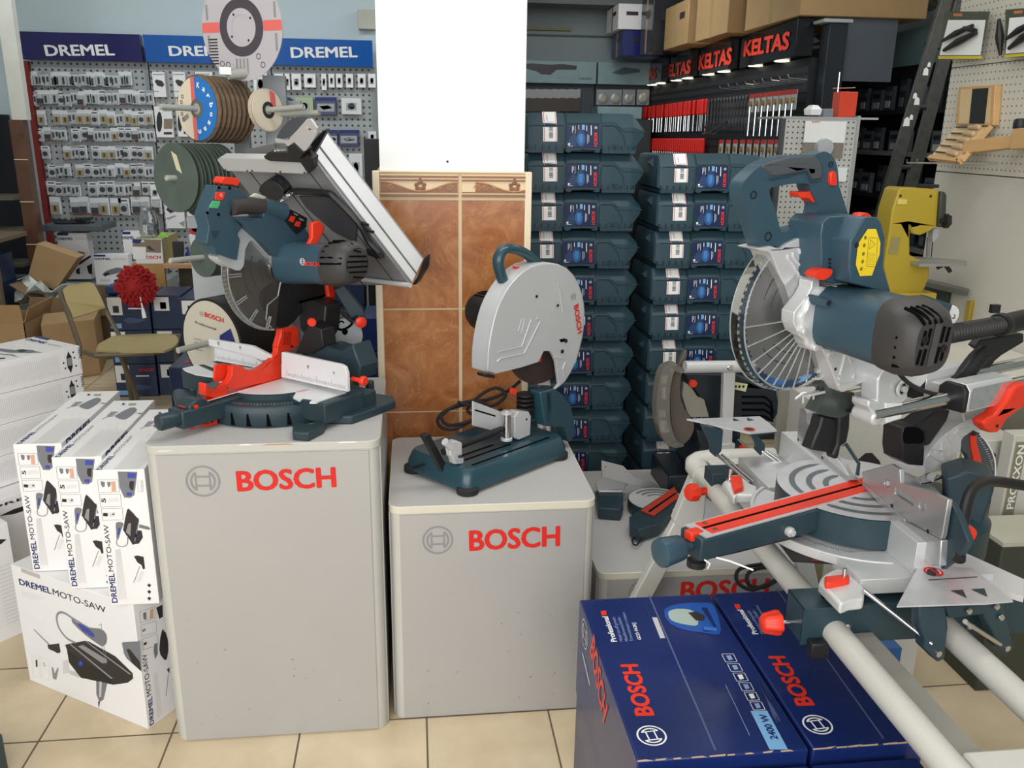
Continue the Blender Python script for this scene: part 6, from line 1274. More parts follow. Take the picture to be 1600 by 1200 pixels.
mb = MB(); mb.tr(s1((725, 170), (800, 180), (905, 60), (930, 60), (965, 110), (965, 140), (905, 235), (890, 242), (835, 190), (800, 215), (780, 195), (730, 190)), UP_.off(.06), .005, ALUP, [ell(*s1((910, 107))[0], 1.4, 1.6, 8), ell(*s1((950, 123))[0], 1.4, 1.6, 8)]); gh = lp(mb, 'blade_hood_side', bevel=.001)
mb = MB(); mb.tr(sm(s1((735, 165), (780, 90), (830, 55), (890, 45), (935, 60), (905, 65), (800, 165)), 2), UP_.off(.056), .008, DGREY); lp(mb, 'blade_hood', gh, bevel=.004)
mb = MB(); mb.tr(s1((725, 195), (780, 195), (800, 215), (790, 240), (720, 245)), UP_.off(.055), .02, CL); lp(mb, 'clear_hood_end', gh, bevel=.002)
mb = MB(); mb.tr(s1((790, 215), (840, 205), (890, 250), (870, 290), (800, 255)), UP_.off(.06), .03, BLK); lp(mb, 'hood_joint', bevel=.003)
mb = MB(); mb.tr(s1((1535, 950), (1575, 845), (1580, 850), (1575, 915), (1525, 1000), (1505, 1000)), UP_.off(-.02), .02, BLK); lp(mb, 'end_cap', bevel=.003)
mb = MB(); mb.pipe([UP_.off(.012)(*p) for p in sm(s1((800, 475), (860, 468), (1020, 480), (1060, 505), (1200, 650), (1260, 760), (1330, 835), (1250, 810)), 3, False)], .0085, BLK, 8); lp(mb, 'insert_frame')
mb = MB(); mb.tr(s1((860, 500), (1020, 500), (1060, 525), (1190, 665), (1180, 760), (1060, 700), (900, 560)), UP_.off(.006), .004, M('dark_insert', '#3d3c40', .5)); lp(mb, 'table_insert')
mb = MB(); mb.tr(sm(s1((630, 470), (660, 420), (700, 405), (735, 425), (775, 470), (770, 520), (700, 520)), 2), UP_.off(.03), .04, BLK); lp(mb, 'pivot_boss', bevel=.004)
mb = MB()
a, b = UP_.off(.04)(*s1((760, 530))[0]), UP_.off(.03)(*s1((815, 478))[0]); n = 8
for i in range(n*10): pass
ax = (b-a); X2, Y2, _ = frame(ax); mb.pipe([a+ax*(i/80)+(X2*math.cos(i*.63)+Y2*math.sin(i*.63))*.0065 for i in range(81)], .0014, CHR, 6); lp(mb, 'spring')
mb = MB(); mb.pipe([UP_.off(.006)(*p) for p in s1((1215, 645), (1255, 660))], .004, BLK, 8); mb.pipe([UP_.off(.006)(*p) for p in s1((1250, 690), (1285, 700))], .004, BLK, 8); mb.pipe([UP_.off(.006)(*p) for p in s1((1215, 640), (1280, 705))], .003, BLK, 6); lp(mb, 'cable_clip')
mb = MB(); mb.cyl(PC-tn*.01, PC+e1*.25-tn*.01, .005, ALUP, 12); mb.v = [p for p in mb.v]; 
mb = MB(); mb.cyl(UP_.off(.01)(*s1((1225, 970))[0]), UP_.off(.01)(*s1((1495, 1003))[0]), .0065, ALUP, 14); lp(mb, 'table_support_tube')
mb = MB(); mb.tr(s1((590, 500), (620, 480), (680, 500), (660, 520)), JP(.0), .01, M('cream_collar', '#d6d8c4', .5)); lp(mb, 'dust_port', bevel=.002)
# ------------------------------------------------------------ back wall: rotary tool department
pg = M('pegboard_grey', '#a3a7a8', .55, var=0); 
def pegify(m, hole, pitch=.0254, r=.0035, ax=(0, 2)):
    N, L, b = nodes(m); tc = [n for n in N if n.type == 'TEX_COORD'][0]; s = N.new('ShaderNodeSeparateXYZ'); L.new(tc.outputs['Object'], s.inputs[0])
    d = []
    for a in ax:
        f = math_n(N, L, 'FRACT', math_n(N, L, 'DIVIDE', s.outputs[a], pitch)); d.append(math_n(N, L, 'POWER', math_n(N, L, 'SUBTRACT', f, .5), 2))
    g = math_n(N, L, 'LESS_THAN', math_n(N, L, 'ADD', d[0], d[1]), (r/pitch)**2)
    mx = N.new('ShaderNodeMix'); mx.data_type = 'RGBA'; L.new(g, mx.inputs[0]); mx.inputs[6].default_value = b.inputs['Base Color'].default_value; mx.inputs[7].default_value = lin(hole); L.new(mx.outputs[2], b.inputs['Base Color'])
pegify(pg, '#3c3f42', .05, .010)
YB = 7.8
def gondola(px0, px1, label, hdr_px, col, tx, name='display_rack'):
    a, b = aty(px0, 60, YB).x, aty(px1, 60, YB).x
    root = thing(name, label, 'display rack', ((a+b)/2, YB, 0))
    mb = MB(); mb.box2((aty(50, 110, YB).x if px0 < 40 else a+.004, YB, .30), (b-.004, YB+.02, 2.05), pg); mb.build('pegboard', root)
    mb = MB(); M('rack_upright', '#85898b', .5, .3); mb.box2((b-.03, YB-.01, 0), (b, YB+.03, 2.05), M('rack_upright', '#85898b')); mb.build('upright', root)
    mb = MB(); mb.box2((a, YB-.40, 0), (b, YB+.02, .30), M('rack_base', '#8c9092', .5)); mb.build('base_shelf', root)
    mb = MB(); mb.prism([(a+.01, YB-.09, 2.045), (b-.01, YB-.09, 2.045), (b-.01, YB-.13, 2.25), (a+.01, YB-.13, 2.25)], (0, .08, 0), col); h = mb.build('header_sign', root, bevel=.002)
    f = PL((a, YB-.0905, 2.045), (0, -.205, -.04)); mb = MB(); mb.ptext('DREMEL', *tx, f, WHT, bold=.03, lift=.004, sp=1.0); mb.build('lettering', h, smooth=0)
    return root, a, b
HB1 = M('header_navy_film', '#26265e', .18, var=0); HB2 = M('header_blue_film', '#1d5bab', .15, var=0)
gondola(34, 227, 'grey pegboard rack under the dark navy sign at the far left', None, HB1, ((72, 87), (180, 86), (72, 69.5)))
gondola(228, 420, 'grey pegboard rack under the middle blue sign, behind the grinding discs', None, HB2, ((265, 87), (372, 87), (265, 71)))
gondola(421, 584, 'grey pegboard rack under the right blue sign beside the white pillar', None, HB2, ((455, 90), (559, 89), (455, 73)))
mb = MB(); mb.box2((aty(42, 110, YB).x, YB-.07, .31), (aty(50, 110, YB).x, YB-.012, 2.035), M('dark_red_panel', '#7a1f1c', .5)); mb.build('side_panel', label='dark red upright side panel beside the far left column', cat='panel')
mb = MB(); mb.box2((-.42, 7.80, 2.35), (-.27, 7.9, 2.50), M('putty_box', '#b9b9ac', .6)); mb.build('junction_box', bevel=.004, label='small beige junction box on the wall above the right blue sign', cat='box')
# packs
CRD = M('pack_card_white', '#d9dadb', .45, var=0); CRD2 = M('pack_card_grey', '#9fa2a6', .45, var=0); BLI = M('pack_blister', '#b4b8ba', .15, var=0, spec=.8); ITM = M('pack_item_dark', '#3a3c40', .5, var=0); GRN = M('pack_strip_green', '#3d7d72', .5, var=0); RST = M('pack_strip_red', '#b6302a', .5, var=0); OCH = M('pack_ochre', '#a18a55', .5, var=0); LIM = M('pack_pale_green', '#a9b98f', .5, var=0)
def pack_proto(w, h, style):
    mb = MB(); mb.box2((-w/2, -.004, -h), (w/2, 0, 0), CRD); mb.box2((-w*.35, -.022, -h*.92), (w*.35, -.004, -h*.28), BLI)
    if style == 0: mb.box2((-w*.12, -.026, -h*.85), (w*.12, -.022, -h*.38), ITM); mb.box2((-w/2, -.005, -h), (w/2, -.003, -h*.94), GRN)
    elif style == 1: mb.cyl((0, -.024, -h*.6), (0, -.022, -h*.6), w*.28, ITM, 14); mb.box2((-w*.3, -.006, -h*.18), (w*.3, -.004, -h*.1), ITM)
    elif style == 2: mb.box2((-w*.3, -.026, -h*.8), (-w*.12, -.022, -h*.4), ITM); mb.box2((w*.08, -.026, -h*.7), (w*.28, -.022, -h*.35), ITM); mb.box2((-w/2, -.006, -h*.2), (w/2, -.004, 0), CRD2)
    elif style == 3: mb.box2((-w*.32, -.025, -h*.88), (w*.32, -.022, -h*.45), OCH); mb.box2((-w*.1, -.027, -h*.8), (w*.1, -.025, -h*.5), ITM)
    elif style == 4: mb.box2((-w*.3, -.04, -h*.9), (w*.3, -.02, -h*.55), ITM); mb.box2((-w/2, -.005, -h), (w/2, -.003, -h*.95), RST)
    return mb
PROT = {}
def hang(px, py, st, w, h, row, label, group, Y=YB-.03, name='blister_pack'):
    key = (st, w, h, name)
    if key not in PROT:
        me = pack_proto(w, h, st).build(name, loc=(0, 0, 0), smooth=0); PROT[key] = me; o = me
    else: o = PROT[key].copy(); COL.objects.link(o)
    o.location = aty(px, py, Y); tag(o, label, 'blister pack', group); return o
rows = [(112, 42, 212, 19, (0, 0, 2, 0), .068, .115, 'top'), (141, 46, 238, 18, (2, 1, 0, 4), .068, .115, 'second'), (172, 58, 240, 15, (3, 2, 3, 1), .070, .115, 'third'), (199, 56, 240, 16, (1, 3, 2, 4), .072, .105, 'fourth'), (228, 64, 238, 15, (1, 2, 3, 1), .072, .105, 'fifth'), (256, 74, 238, 14, (1, 3, 0, 2), .075, .105, 'sixth'), (283, 72, 246, 13, (1, 4, 2, 1), .080, .115, 'seventh'), (308, 76, 250, 11, (3, 4, 4, 1), .090, .145, 'eighth')]
for y, x0, x1, n, sts, w, h, nm in rows:
    for i in range(n):
        if R.random() < .06: continue
        hang(x0+(x1-x0)*(i+.5)/n+R.uniform(-2, 2), y+R.uniform(-1, 2), sts[(i*7+i//3) % 4], w, h, nm, f'small blister pack in the {nm} row under the dark navy sign', f'blister packs, {nm} row, left rack')
def flatpack(px0, py0, px1, py1, label, Y=YB-.06, d=.05, draw=0, cat='box', name='tool_package', group=None, m=PAPER):
    a = aty(px0, py0, Y); b = aty(px1, py1, Y); root = thing(name, label, cat, ((a.x+b.x)/2, Y+d/2, b.z), group)
    mb = MB(); mb.box2((a.x, Y, b.z), (b.x, Y+d, a.z), m); mb.build('box_body', root, bevel=.002)
    g = PY(Y-.0012); mb = MB(); X_ = lambda u, v: (px0+(px1-px0)*u, py0+(py1-py0)*v); F = lambda q, mm: mb.flat([X_(*p) for p in q], g, mm, .0004)
    if draw == 1: F([(.2, .38), (.32, .3), (.7, .36), (.86, .5), (.75, .6), (.4, .55)], DKP); F([(.08, .08), (.8, .08), (.8, .13), (.08, .13)], CRD2); F([(.1, .75), (.5, .75), (.5, .79), (.1, .79)], CRD2)
    if draw == 2: F(ell(.28, .5, .14, .33, 12), BLKP); F([(.5, .4), (.92, .4), (.92, .72), (.5, .72)], M('photo_patch', '#8b7a66', .5)); F([(.45, .1), (.9, .1), (.9, .16), (.45, .16)], CRD2); F([(.5, .82), (.9, .82), (.9, .9), (.5, .9)], DKP)
    if draw == 3: F([(.0, .0), (1, 0), (1, .2), (0, .2)], NAVYP); F([(.1, .35), (.9, .35), (.9, .8), (.1, .8)], CRD2); F([(.2, .5), (.6, .45), (.8, .6), (.4, .7)], DKP)
    if draw == 4: F([(.25, .3), (.75, .3), (.75, .75), (.25, .75)], CRD2); F(ell(.5, .5, .18, .2, 10), ITM)
    if draw == 5: F([(.1, .28), (.18, .2), (.95, .12), (.7, .3), (.3, .42)], DKP); F([(.1, .6), (.5, .5), (.6, .52), (.2, .68)], CRD2); F([(.7, .8), (.95, .7), (.95, .95)], M('dull_green_print', '#93a08a', .5))
    mb.build('print', root, smooth=0); return root
flatpack(237, 112, 260, 152, 'tool package with a black tool picture, top row left, under the middle sign', draw=1)
flatpack(269, 112, 292, 152, 'tool package with a black tool picture, second in the top row under the middle sign', draw=1)
flatpack(304, 112, 334, 148, 'grey tool package, third in the top row under the middle sign', draw=1)
flatpack(395, 112, 419, 150, 'pale package right of the big disc card, under the middle sign', draw=4)
flatpack(240, 166, 272, 215, 'white package with a black pen-shaped tool picture beside the flap discs', draw=2)
flatpack(274, 166, 300, 214, 'white package with a black tool picture partly behind the flap discs', draw=2)
flatpack(234, 290, 250, 312, 'small clear-fronted package at the foot of the middle rack', draw=4)
flatpack(256, 316, 290, 357, 'white package with rotary tool drawing, left of the pair behind the saw handle', draw=5)
flatpack(291, 322, 328, 357, 'white package with rotary tool drawing, right of the pair behind the saw handle', draw=5)
for i, (x, w) in enumerate(((436, 15), (449, 9), (463, 16), (484, 19), (506, 9), (518, 10), (530, 11), (546, 12), (565, 13), (581, 12))): 
    flatpack(x-w/2, 115, x+w/2, 115+(26 if i in (1, 2, 4) else 22), f'small accessory pack in the row under the right blue sign, {["first", "second", "third", "fourth", "fifth", "sixth", "seventh", "eighth", "ninth", "tenth"][i]} from the left', draw=4, name='accessory_pack', cat='pack')
DNB = M('navy_case_plastic', '#1b2457', .3, var=0)
for q, lb in (((436, 152, 454, 178), 'navy accessory case left, behind the pale pegs'), ((461, 152, 490, 180), 'greenish accessory case behind the pale pegs'), ((492, 152, 526, 180), 'navy accessory case with silver tray, right of the pegs'), ((533, 153, 565, 179), 'white and silver accessory case beside the pillar, upper row'), ((427, 203, 448, 232), 'navy accessory case half hidden behind the saw hood'), ((514, 203, 528, 229), 'navy accessory case at the edge of the tilted table'), ((529, 203, 561, 229), 'navy accessory case with a silver tray, lower row'), ((575, 205, 588, 222), 'small grey package against the pillar, lower row'), ((545, 240, 567, 285), 'white package hanging low under the right sign')):
    flatpack(*q, lb, draw=3 if 'navy' in lb else 4, name='accessory_case', cat='case', m=(DNB if 'navy' in lb else (LIM if 'green' in lb else CRD)))
mb = MB(); a, b = aty(568, 217, 6.2), aty(592, 600, 6.2); mb.box2((a.x, 6.2, .0), (a.x+.30, 6.5, a.z), M('tall_black_cabinet', '#17181b', .4)); mb.build('speaker_cabinet', bevel=.004, label='tall black cabinet edge just left of the tiled pillar', cat='cabinet')
# ------------------------------------------------------------ large tool cartons, tray, counter
YD = 7.0
def bigpack(px0, py0, px1, py1, label, num, Y=YD, d=.12):
    a = aty(px0, py0, Y); b = aty(px1, py1, Y); root = thing('rotary_tool_carton', label, 'box', ((a.x+b.x)/2, Y+d/2, b.z))
    mb = MB(); mb.box2((a.x, Y, b.z), (b.x, Y+d, a.z), PAPER); mb.build('box_body', root, bevel=.002)
    g = PY(Y-.0012); mb = MB(); X_ = lambda u, v: (px0+(px1-px0)*u, py0+(py1-py0)*v); F = lambda q, mm, l=.0004: mb.flat([X_(*p) for p in q], g, mm, l)
    F([(.02, 0), (.33, 0), (.33, .055), (.02, .055)], NAVYP); mb.ptext('DREMEL', X_(.04, .155), X_(.48, .155), X_(.04, .095), g, NAVYP, bold=.03); mb.ptext(num, X_(.52, .15), X_(.88, .15), X_(.52, .10), g, LGREY)
    F([(.28, .56), (.40, .48), (.62, .40), (.78, .42), (.80, .5), (.62, .58), (.40, .64)], CASEG); F([(.25, .6), (.4, .55), (.45, .6), (.32, .68)], DKP, .0006); F([(.6, .65), (.95, .48), (.97, .52), (.64, .7)], DKP); F([(.85, .72), (1, .66), (1, .9), (.9, .88)], DKP); F([(.55, .8), (.65, .75), (.66, .9), (.56, .88)], DKP); F([(.2, .76), (.45, .76), (.45, .84), (.2, .84)], LTX)
    mb.build('print', root, smooth=0); return root
def slab(name, a, b, m, label, cat, bevel=.003, group=None, kind=None): mb = MB(); mb.box2(a, b, m); return mb.build(name, bevel=bevel, label=label, cat=cat, group=group, kind=kind)
zf = aty(90, 438, YD).z
sh_ = slab('low_shelf', (-3.25, 6.85, 0), (-1.95, 7.38, zf-.012), M('rack_base', '#8c9092'), 'low grey shelf unit under the large rotary tool cartons', 'shelf')
r3000 = bigpack(88, 364, 144, 436, 'large white carton with navy word and rotary tool picture, number 3000', '3000')
bigpack(145, 398, 205, 448, 'wide white carton numbered 4000 with rotary tool, beside the duster', '4000', Y=6.9, d=.1)
bigpack(190, 362, 232, 436, 'white carton behind the counter display box, left part showing', '4000', Y=7.12, d=.1)
bigpack(60, 386, 90, 438, 'small white carton stack piece left of the 3000 carton', '3000', Y=6.95, d=.12)
bigpack(50, 411, 82, 441, 'lower small white carton by the kraft boxes', '4000', Y=6.87, d=.06)
mb = MB(); a = aty(75, 358, 6.98); b = aty(168, 357, 6.98); mb.box2((a.x, 6.85, a.z-.004), (b.x, 7.2, a.z+.045), M('dark_grey_tray', '#4c5358', .5)); tr_ = mb.build('tray', bevel=.006, label='dark grey tray with a coiled cable, on top of the 3000 carton', cat='tray')
r3000_top = a.z
mb = MB(); mb.pipe([(a.x+.20+.13*math.sin(i*1.1)*(1+.1*math.sin(i)), 6.95+.05*math.cos(i*.9), r3000_top+.055+.012*math.sin(i*2.1)+.02*math.cos(i*.5)) for i in range(30)], .009, BLKR, 6); mb.build('coiled_cable', label='black coiled cable lying on the dark grey tray', cat='cable')
# counter
OAK = M('oak_laminate', '#b98f58', .45, var=.05, stretch=(2, 2, .4)); OAK2 = M('beech_top', '#c99872', .45, var=.05)
YC = 5.75; a = aty(205, 412, YC); b = aty(256, 412, YC)
zt_ = a.z
ct_ = thing('counter', 'oak laminate counter behind the red duster, Bosch display box standing on it'.replace('Bosch ', ''), 'counter', (b.x, YC+.3, 0))
mb = MB(); mb.box2((a.x, YC, 0), (b.x, YC+.03, zt_), OAK); mb.build('side_panel', ct_, bevel=.002)
mb = MB(); mb.box2((b.x, YC-.02, zt_-.03), (b.x+.85, YC+.5, zt_), OAK2); mb.box2((a.x, YC+.03, zt_-.02), (b.x, YC+.5, zt_), OAK2); mb.build('worktop', ct_, bevel=.003)
mb = MB(); mb.box2((b.x+.02, YC+.25, 0), (b.x+.8, YC+.28, zt_-.03), M('counter_panel_grey', '#55524a', .6)); mb.build('back_panel', ct_)  # dark grey panel set back under the worktop
# display box on the counter
a = aty(208, 374, YC-.01); b = aty(255, 411, YC-.01); dbx = thing('display_box', 'cardboard display box with a red word and white price card on the counter', 'box', ((a.x+b.x)/2, YC+.1, zt_))
mb = MB(); mb.box2((a.x, YC+.005, zt_), (b.x, YC+.40, a.z), M('greenish_cardboard', '#8d8a5e', .7)); mb.box2((a.x, YC, zt_), (b.x, YC+.006, a.z), PAPER); mb.build('box_body', dbx, bevel=.002)
g = PY(YC-.001); k3 = lambda x, y: (100+x/5.218, 330+y/5.218); mb = MB(); mb.ptext('BOSCH', k3(640, 388), k3(790, 388), k3(640, 362), g, REDD, bold=.03)
mb.flat([k3(*p) for p in ((558, 228), (640, 228), (620, 260), (558, 262))], g, NAVYP); mb.flat([k3(*p) for p in ((640, 228), (790, 232), (792, 340), (670, 335), (668, 290), (560, 288), (560, 265), (660, 250))], g, M('photo_patch', '#8b7a66', .5)); mb.flat([k3(*p) for p in ((670, 285), (705, 285), (712, 300), (750, 320), (700, 318))], g, DKP, .001)
mb.build('print', dbx, smooth=0); mb = MB(); mb.flat([k3(*p) for p in ((560, 292), (668, 292), (668, 390), (565, 392))], PY(YC-.004), WHT, .001); mb.build('price_card', dbx, smooth=0)
jp = aty(235, 373, YC+.15); zj = aty(208, 374, YC-.01).z
mb = MB(); mb.lathe((jp.x, YC+.15, zj), (0, 0, 1), [(.055, 0), (.062, .02), (.062, .12), (.045, .16), (.045, .19)], CL, 24); mb.build('glass_jar', label='clear glass jar standing on the counter display box', cat='jar')
mb = MB(); p = aty(252, 366, YC+.1); mb.prism([(p.x-.035, YC+.1, zj), (p.x+.035, YC+.1, zj), (p.x, YC+.1, zj+.03)], (0, .03, 0), M('lime_green_card', '#8fd04a', .5)); mb.build('green_tag', label='small lime green folded tag beside the glass jar', cat='tag')
a = aty(264, 380, YC-.05); b = aty(283, 408, YC-.05); slab('card_reader', (a.x, YC+.02, zt_), (b.x, YC+.06, a.z), BLK, 'black block standing on the counter beside the display box', 'holder')
for i, (x, m_, lb) in enumerate(((287, CRD2, 'small grey glue bottle on the counter next to the black block'), (295, M('blue_bottle', '#2a3f86', .3), 'small blue and white glue bottle with nozzle on the counter'))):
    p = aty(x, 405, YC+.05); mb = MB(); mb.lathe((p.x, YC+.05, zt_), (0, 0, 1), [(.018, 0), (.019, .004), (.019, .06), (.008, .075), (.007, .09), (.003, .105)], m_, 18); root = mb.build('glue_bottle', label=lb, cat='bottle'); mb = MB(); mb.lathe((p.x, YC+.05, zt_+.005), (0, 0, 1), [(.0196, 0), (.0196, .035)], WHT, 18); mb.build('bottle_label', root)
c = aty(305, 352, YC-.1); fl_r = M('pinkish_red_plastic', '#c9474a', .4); mb = MB()
for dx, dz, r in ((0, 0, .042), (-.03, .05, .024), (.02, .055, .028)): mb.lathe((c.x+dx, c.y, c.z+dz-.02), (0, -1, 0), [(r, 0), (r, .006), (r*.55, .007), (r*.5, 0)], fl_r, 30, fn=lambda a: 1+.08*math.sin(a*11))
gw = thing('gear_ornament', 'small pinkish red gear ornament in a white holder on the counter', 'ornament', (c.x, c.y, zt_)); mb.build('gears', gw)
mb = MB(); mb.prism([(c.x-.045, c.y, c.z-.06), (c.x+.045, c.y, c.z-.06), (c.x+.025, c.y, zt_+.002), (c.x-.025, c.y, zt_+.002)], (0, .04, 0), WHT); mb.build('holder', gw)
# ------------------------------------------------------------ small navy boxes, duster, chair, kraft cartons
ND2 = M('navy_small_box', '#20304f', .35, var=.03); xb, yb = -1.76, 5.10
def smallbox(x, y, z, w, d, h, label, side=False, grp='stacked navy tool boxes by the counter', Yf=None):
    root = thing('tool_box_carton', label, 'box', (x+w/2, y+d/2, z), grp); mb = MB(); mb.box2((x, y, z), (x+w, y+d, z+h), ND2 if side else ND2); mb.build('box_body', root, bevel=.0015)
    mb = MB(); e = y-.001; q = lambda u0, v0, u1, v1, m: mb.quad([(x+w*u0, e, z+h*v0), (x+w*u1, e, z+h*v0), (x+w*u1, e, z+h*v1), (x+w*u0, e, z+h*v1)], m)
    if side: q(.1, .55, .6, .95, WHT); q(.3, .6, .5, .8, DKP)
    else:
        q(.02, .45, .36, .97, WHT); mb.quad([(x+w*.14, e-.0006, z+h*.52), (x+w*.28, e-.0006, z+h*.52), (x+w*.28, e-.0006, z+h*.72), (x+w*.14, e-.0006, z+h*.72)], DKP); mb.text('BOSCH', (x+w*.6, e, z+h*.78), (x+w*.94, e, z+h*.78), (0, 0, 1), h*.09, REDD, .03, 0, 1); q(.5, .62, .82, .66, WHT); q(.05, .06, .3, .2, SKY); mb.cap([(x+w*a, e, z+h*b) for a, b in ((.35, .3), (.5, .38), (.9, .3), (.7, .22), (.45, .2))], M('steel_blue_print', '#40567a', .4))
    mb.build('print', root, smooth=0); return root
ztop = aty(220, 462, yb).z; bh = .195; nb_ = int(ztop/bh); bh = ztop/nb_
for i in range(nb_): smallbox(xb, yb, i*bh, .235, .32, bh-.003, f'small navy tool box, {["lowest", "second from the floor", "third from the floor", "top", "top"][min(i+(1 if i == nb_-1 and nb_ == 3 else 0), 4)]} of the stack behind the chair')
for i in range(nb_): smallbox(xb+.24, yb+.02, i*bh, .17, .30, bh-.003, f'narrow navy box, {["lowest", "second", "third", "top"][min(i, 3)]} of the stack right of the labelled boxes', True)
for i in range(3): smallbox(xb+.415, yb-.05, i*.20, .16, .36, .197, f'black tool box on its side, {["lowest", "middle", "top"][i]}, right end behind the chair seat', True)
a = aty(168, 457, yb+.1); slab('tool_bag', (xb-.01, yb+.02, ztop), (xb+.2, yb+.3, ztop+.05), M('blue_bag', '#24416e', .35), 'blue plastic wrapped bundle on top of the navy boxes', 'bundle', .015)
# duster
dc = aty(213, 446, 4.95); mb = MB(); DR = M('red_chenille', '#a11f22', .85, var=.2, scale=90)
import itertools
for i in range(520):
    u = R.uniform(-1, 1); t = R.uniform(0, 6.283); s_ = math.sqrt(1-u*u); d = V((s_*math.cos(t), s_*math.sin(t), u)); rr = .085+R.uniform(-.01, .012); p = dc+V((d.x*rr*1.05, d.y*rr*.8, d.z*rr*1.15)); q = p+d*.014+V((R.uniform(-.01, .01), R.uniform(-.01, .01), -.006)); mb.pipe([p-d*.02, p, q], [.009, .010, .006], DR, 6)
ds = thing('duster', 'round red chenille duster with a white handle leaning over the navy boxes', 'duster', dc-V((0, 0, .1))); mb.lathe(dc-V((0, 0, .085)), (0, 0, 1), [(0, 0), (.055, .02), (.078, .06), (.08, .10), (.055, .15), (0, .17)], DR, 20); mb.build('duster_head', ds)
mb = MB(); h0, h1, h2 = aty(219, 464, 4.9), aty(223, 482, 4.88), aty(226, 497, 4.87); mb.pipe([dc, h0, h1], .0045, WHT, 8); mb.pipe([h1, (h1+h2)/2, h2], [.008, .011, .012], WHT, 12); mb.build('handle', ds)
mb = MB(); hook = thing
# chair
chy = 4.35
chair = thing('folding_chair', 'metal frame chair with beige wooden seat and backrest in front of the navy boxes', 'chair', (-1.53, 4.55, 0)); BG = M('beige_plywood', '#b3a271', .45, var=.05); FR = M('chair_frame_brown', '#6e6353', .45, .3)
seat = [atz(*p, .452) for p in ((150, 546), (170, 528), (190, 523), (262, 521), (278, 527), (276, 537), (262, 546), (240, 548))]
mb = MB(); mb.prism(sm([tuple(p) for p in seat], 2), (0, 0, -.014), BG); mb.build('seat', chair, bevel=.004)
Y1, Y2 = seat[0].y, seat[2].y
bq = [atd(*p, q) for p, q in (((98, 452), 4.55), ((118, 444), 4.6), ((140, 441), 4.66), ((150, 448), 4.68), ((164, 478), 4.66), ((160, 482), 4.66), ((118, 496), 4.55), ((112, 490), 4.54))]
mb = MB(); n_ = (bq[4]-bq[0]).cross(bq[6]-bq[0]).normalized(); n_ = n_ if n_.dot(CC-bq[0]) < 0 else -n_; mb.prism(sm([tuple(p) for p in bq], 2), n_*.014, BG); mb.build('backrest', chair, bevel=.003)
ty = .013
f1 = atd(93, 455, 4.56); f2 = atd(152, 447, 4.7); s1_ = atz(128, 548, .43); s2_ = atz(275, 540, .43); s3_ = atz(180, 526, .43)
mb = MB(); mb.pipe([f1, atd(110, 500, 4.53), atd(124, 540, 4.5), V((-1.72, 4.42, .22)), V((-1.70, 4.36, .0))], ty, FR, 10); mb.build('leg', chair)
mb = MB(); mb.pipe([f2, atd(168, 490, 4.75), V((-1.62, 4.83, .44)), V((-1.63, 4.95, 0))], ty, FR, 10); mb.build('leg', chair)
mb = MB(); mb.pipe([s2_, V((s2_.x-.02, s2_.y+.02, .2)), V((s2_.x-.02, s2_.y+.1, 0))], ty, FR, 10); mb.build('leg', chair)
mb = MB(); p = atz(187, 552, .43); mb.pipe([p, V((p.x+.02, p.y+.1, .2)), V((p.x+.03, p.y+.15, 0))], ty, FR, 10); mb.build('leg', chair)
mb = MB(); mb.pipe([atd(124, 548, 4.45), atz(150, 556, .43), atz(240, 552, .43), s2_], ty, FR, 10); mb.pipe([V((-1.62, 4.83, .43)), V((-1.3, 4.85, .43)), s2_], ty*.8, FR, 10); mb.build('seat_frame', chair)
# kraft cartons
def kraft(pts, h, label, m=KRAFT, z0=0, flaps=()):
    base = [V((p[0], p[1], z0)) for p in pts]; c = sum(base, V((0, 0, 0)))/len(base); root = thing('cardboard_box', label, 'box', c)
    mb = MB(); k = len(base)
    for i in range(k):
        a, b = base[i], base[(i+1) % k]; n = V(((b-a).y, -(b-a).x, 0)).normalized(); n = n if n.dot(c-a) > 0 else -n
        mb.prism([a, b, b+UPV*h, a+UPV*h], n*.005, m)
    mb.prism(base, UPV*.005, m); mb.build('box_walls', root)
    for i, ang, ln in flaps:
        a, b = base[i]+UPV*h, base[(i+1) % k]+UPV*h; n = V(((b-a).y, -(b-a).x, 0)).normalized(); n = -n if n.dot(c-a) > 0 else n
        d = n*math.cos(ang)+UPV*math.sin(ang); mb = MB(); mb.prism([a, b, b+d*ln, a+d*ln], n.cross(b-a).normalized()*0+UPV.cross(d).cross(d).normalized()*.004 if False else (b-a).normalized().cross(d)*.004, m); mb.build('flap', root)
    return root
kraft(((-2.80, 5.55), (-2.42, 5.55), (-2.42, 5.95), (-2.80, 5.95)), .36, 'open kraft carton at the far left, front flaps up', KRAFT, flaps=((0, 1.35, .12), (1, 1.2, .10)))
kraft(((-2.60, 6.10), (-2.02, 6.02), (-1.98, 6.5), (-2.55, 6.6)), .42, 'large open kraft carton behind the chair with crumpled wrapping inside', KRAFTD, flaps=((0, -1.2, .12), (3, .6, .15)))
kraft(((-2.28, 5.45), (-2.02, 5.60), (-2.1, 5.95), (-2.40, 5.80)), .36, 'closed kraft carton under the chair backrest', KRAFT, flaps=())
mb = MB(); mb.prism([(-2.28, 5.45, .36), (-2.02, 5.60, .36), (-2.1, 5.95, .36), (-2.40, 5.80, .36)], (0, 0, .005), KRAFT); mb.build('cardboard_sheet', label='flat kraft sheet lying on the closed carton behind the chair', cat='cardboard')
mb = MB(); c = aty(78, 425, 6.3)
mb.prism([c+V((-.16, 0, -.05)), c+V((.02, 0, -.13)), c+V((.20, .0, .10)), c+V((-.06, 0, .20))], (0, .14, 0), KRAFT); mb.build('cardboard_box', bevel=.004, label='small tilted kraft box lying on top of the large open carton', cat='box')
mb = MB(); c = aty(68, 457, 6.2)
vs = []; n = 9
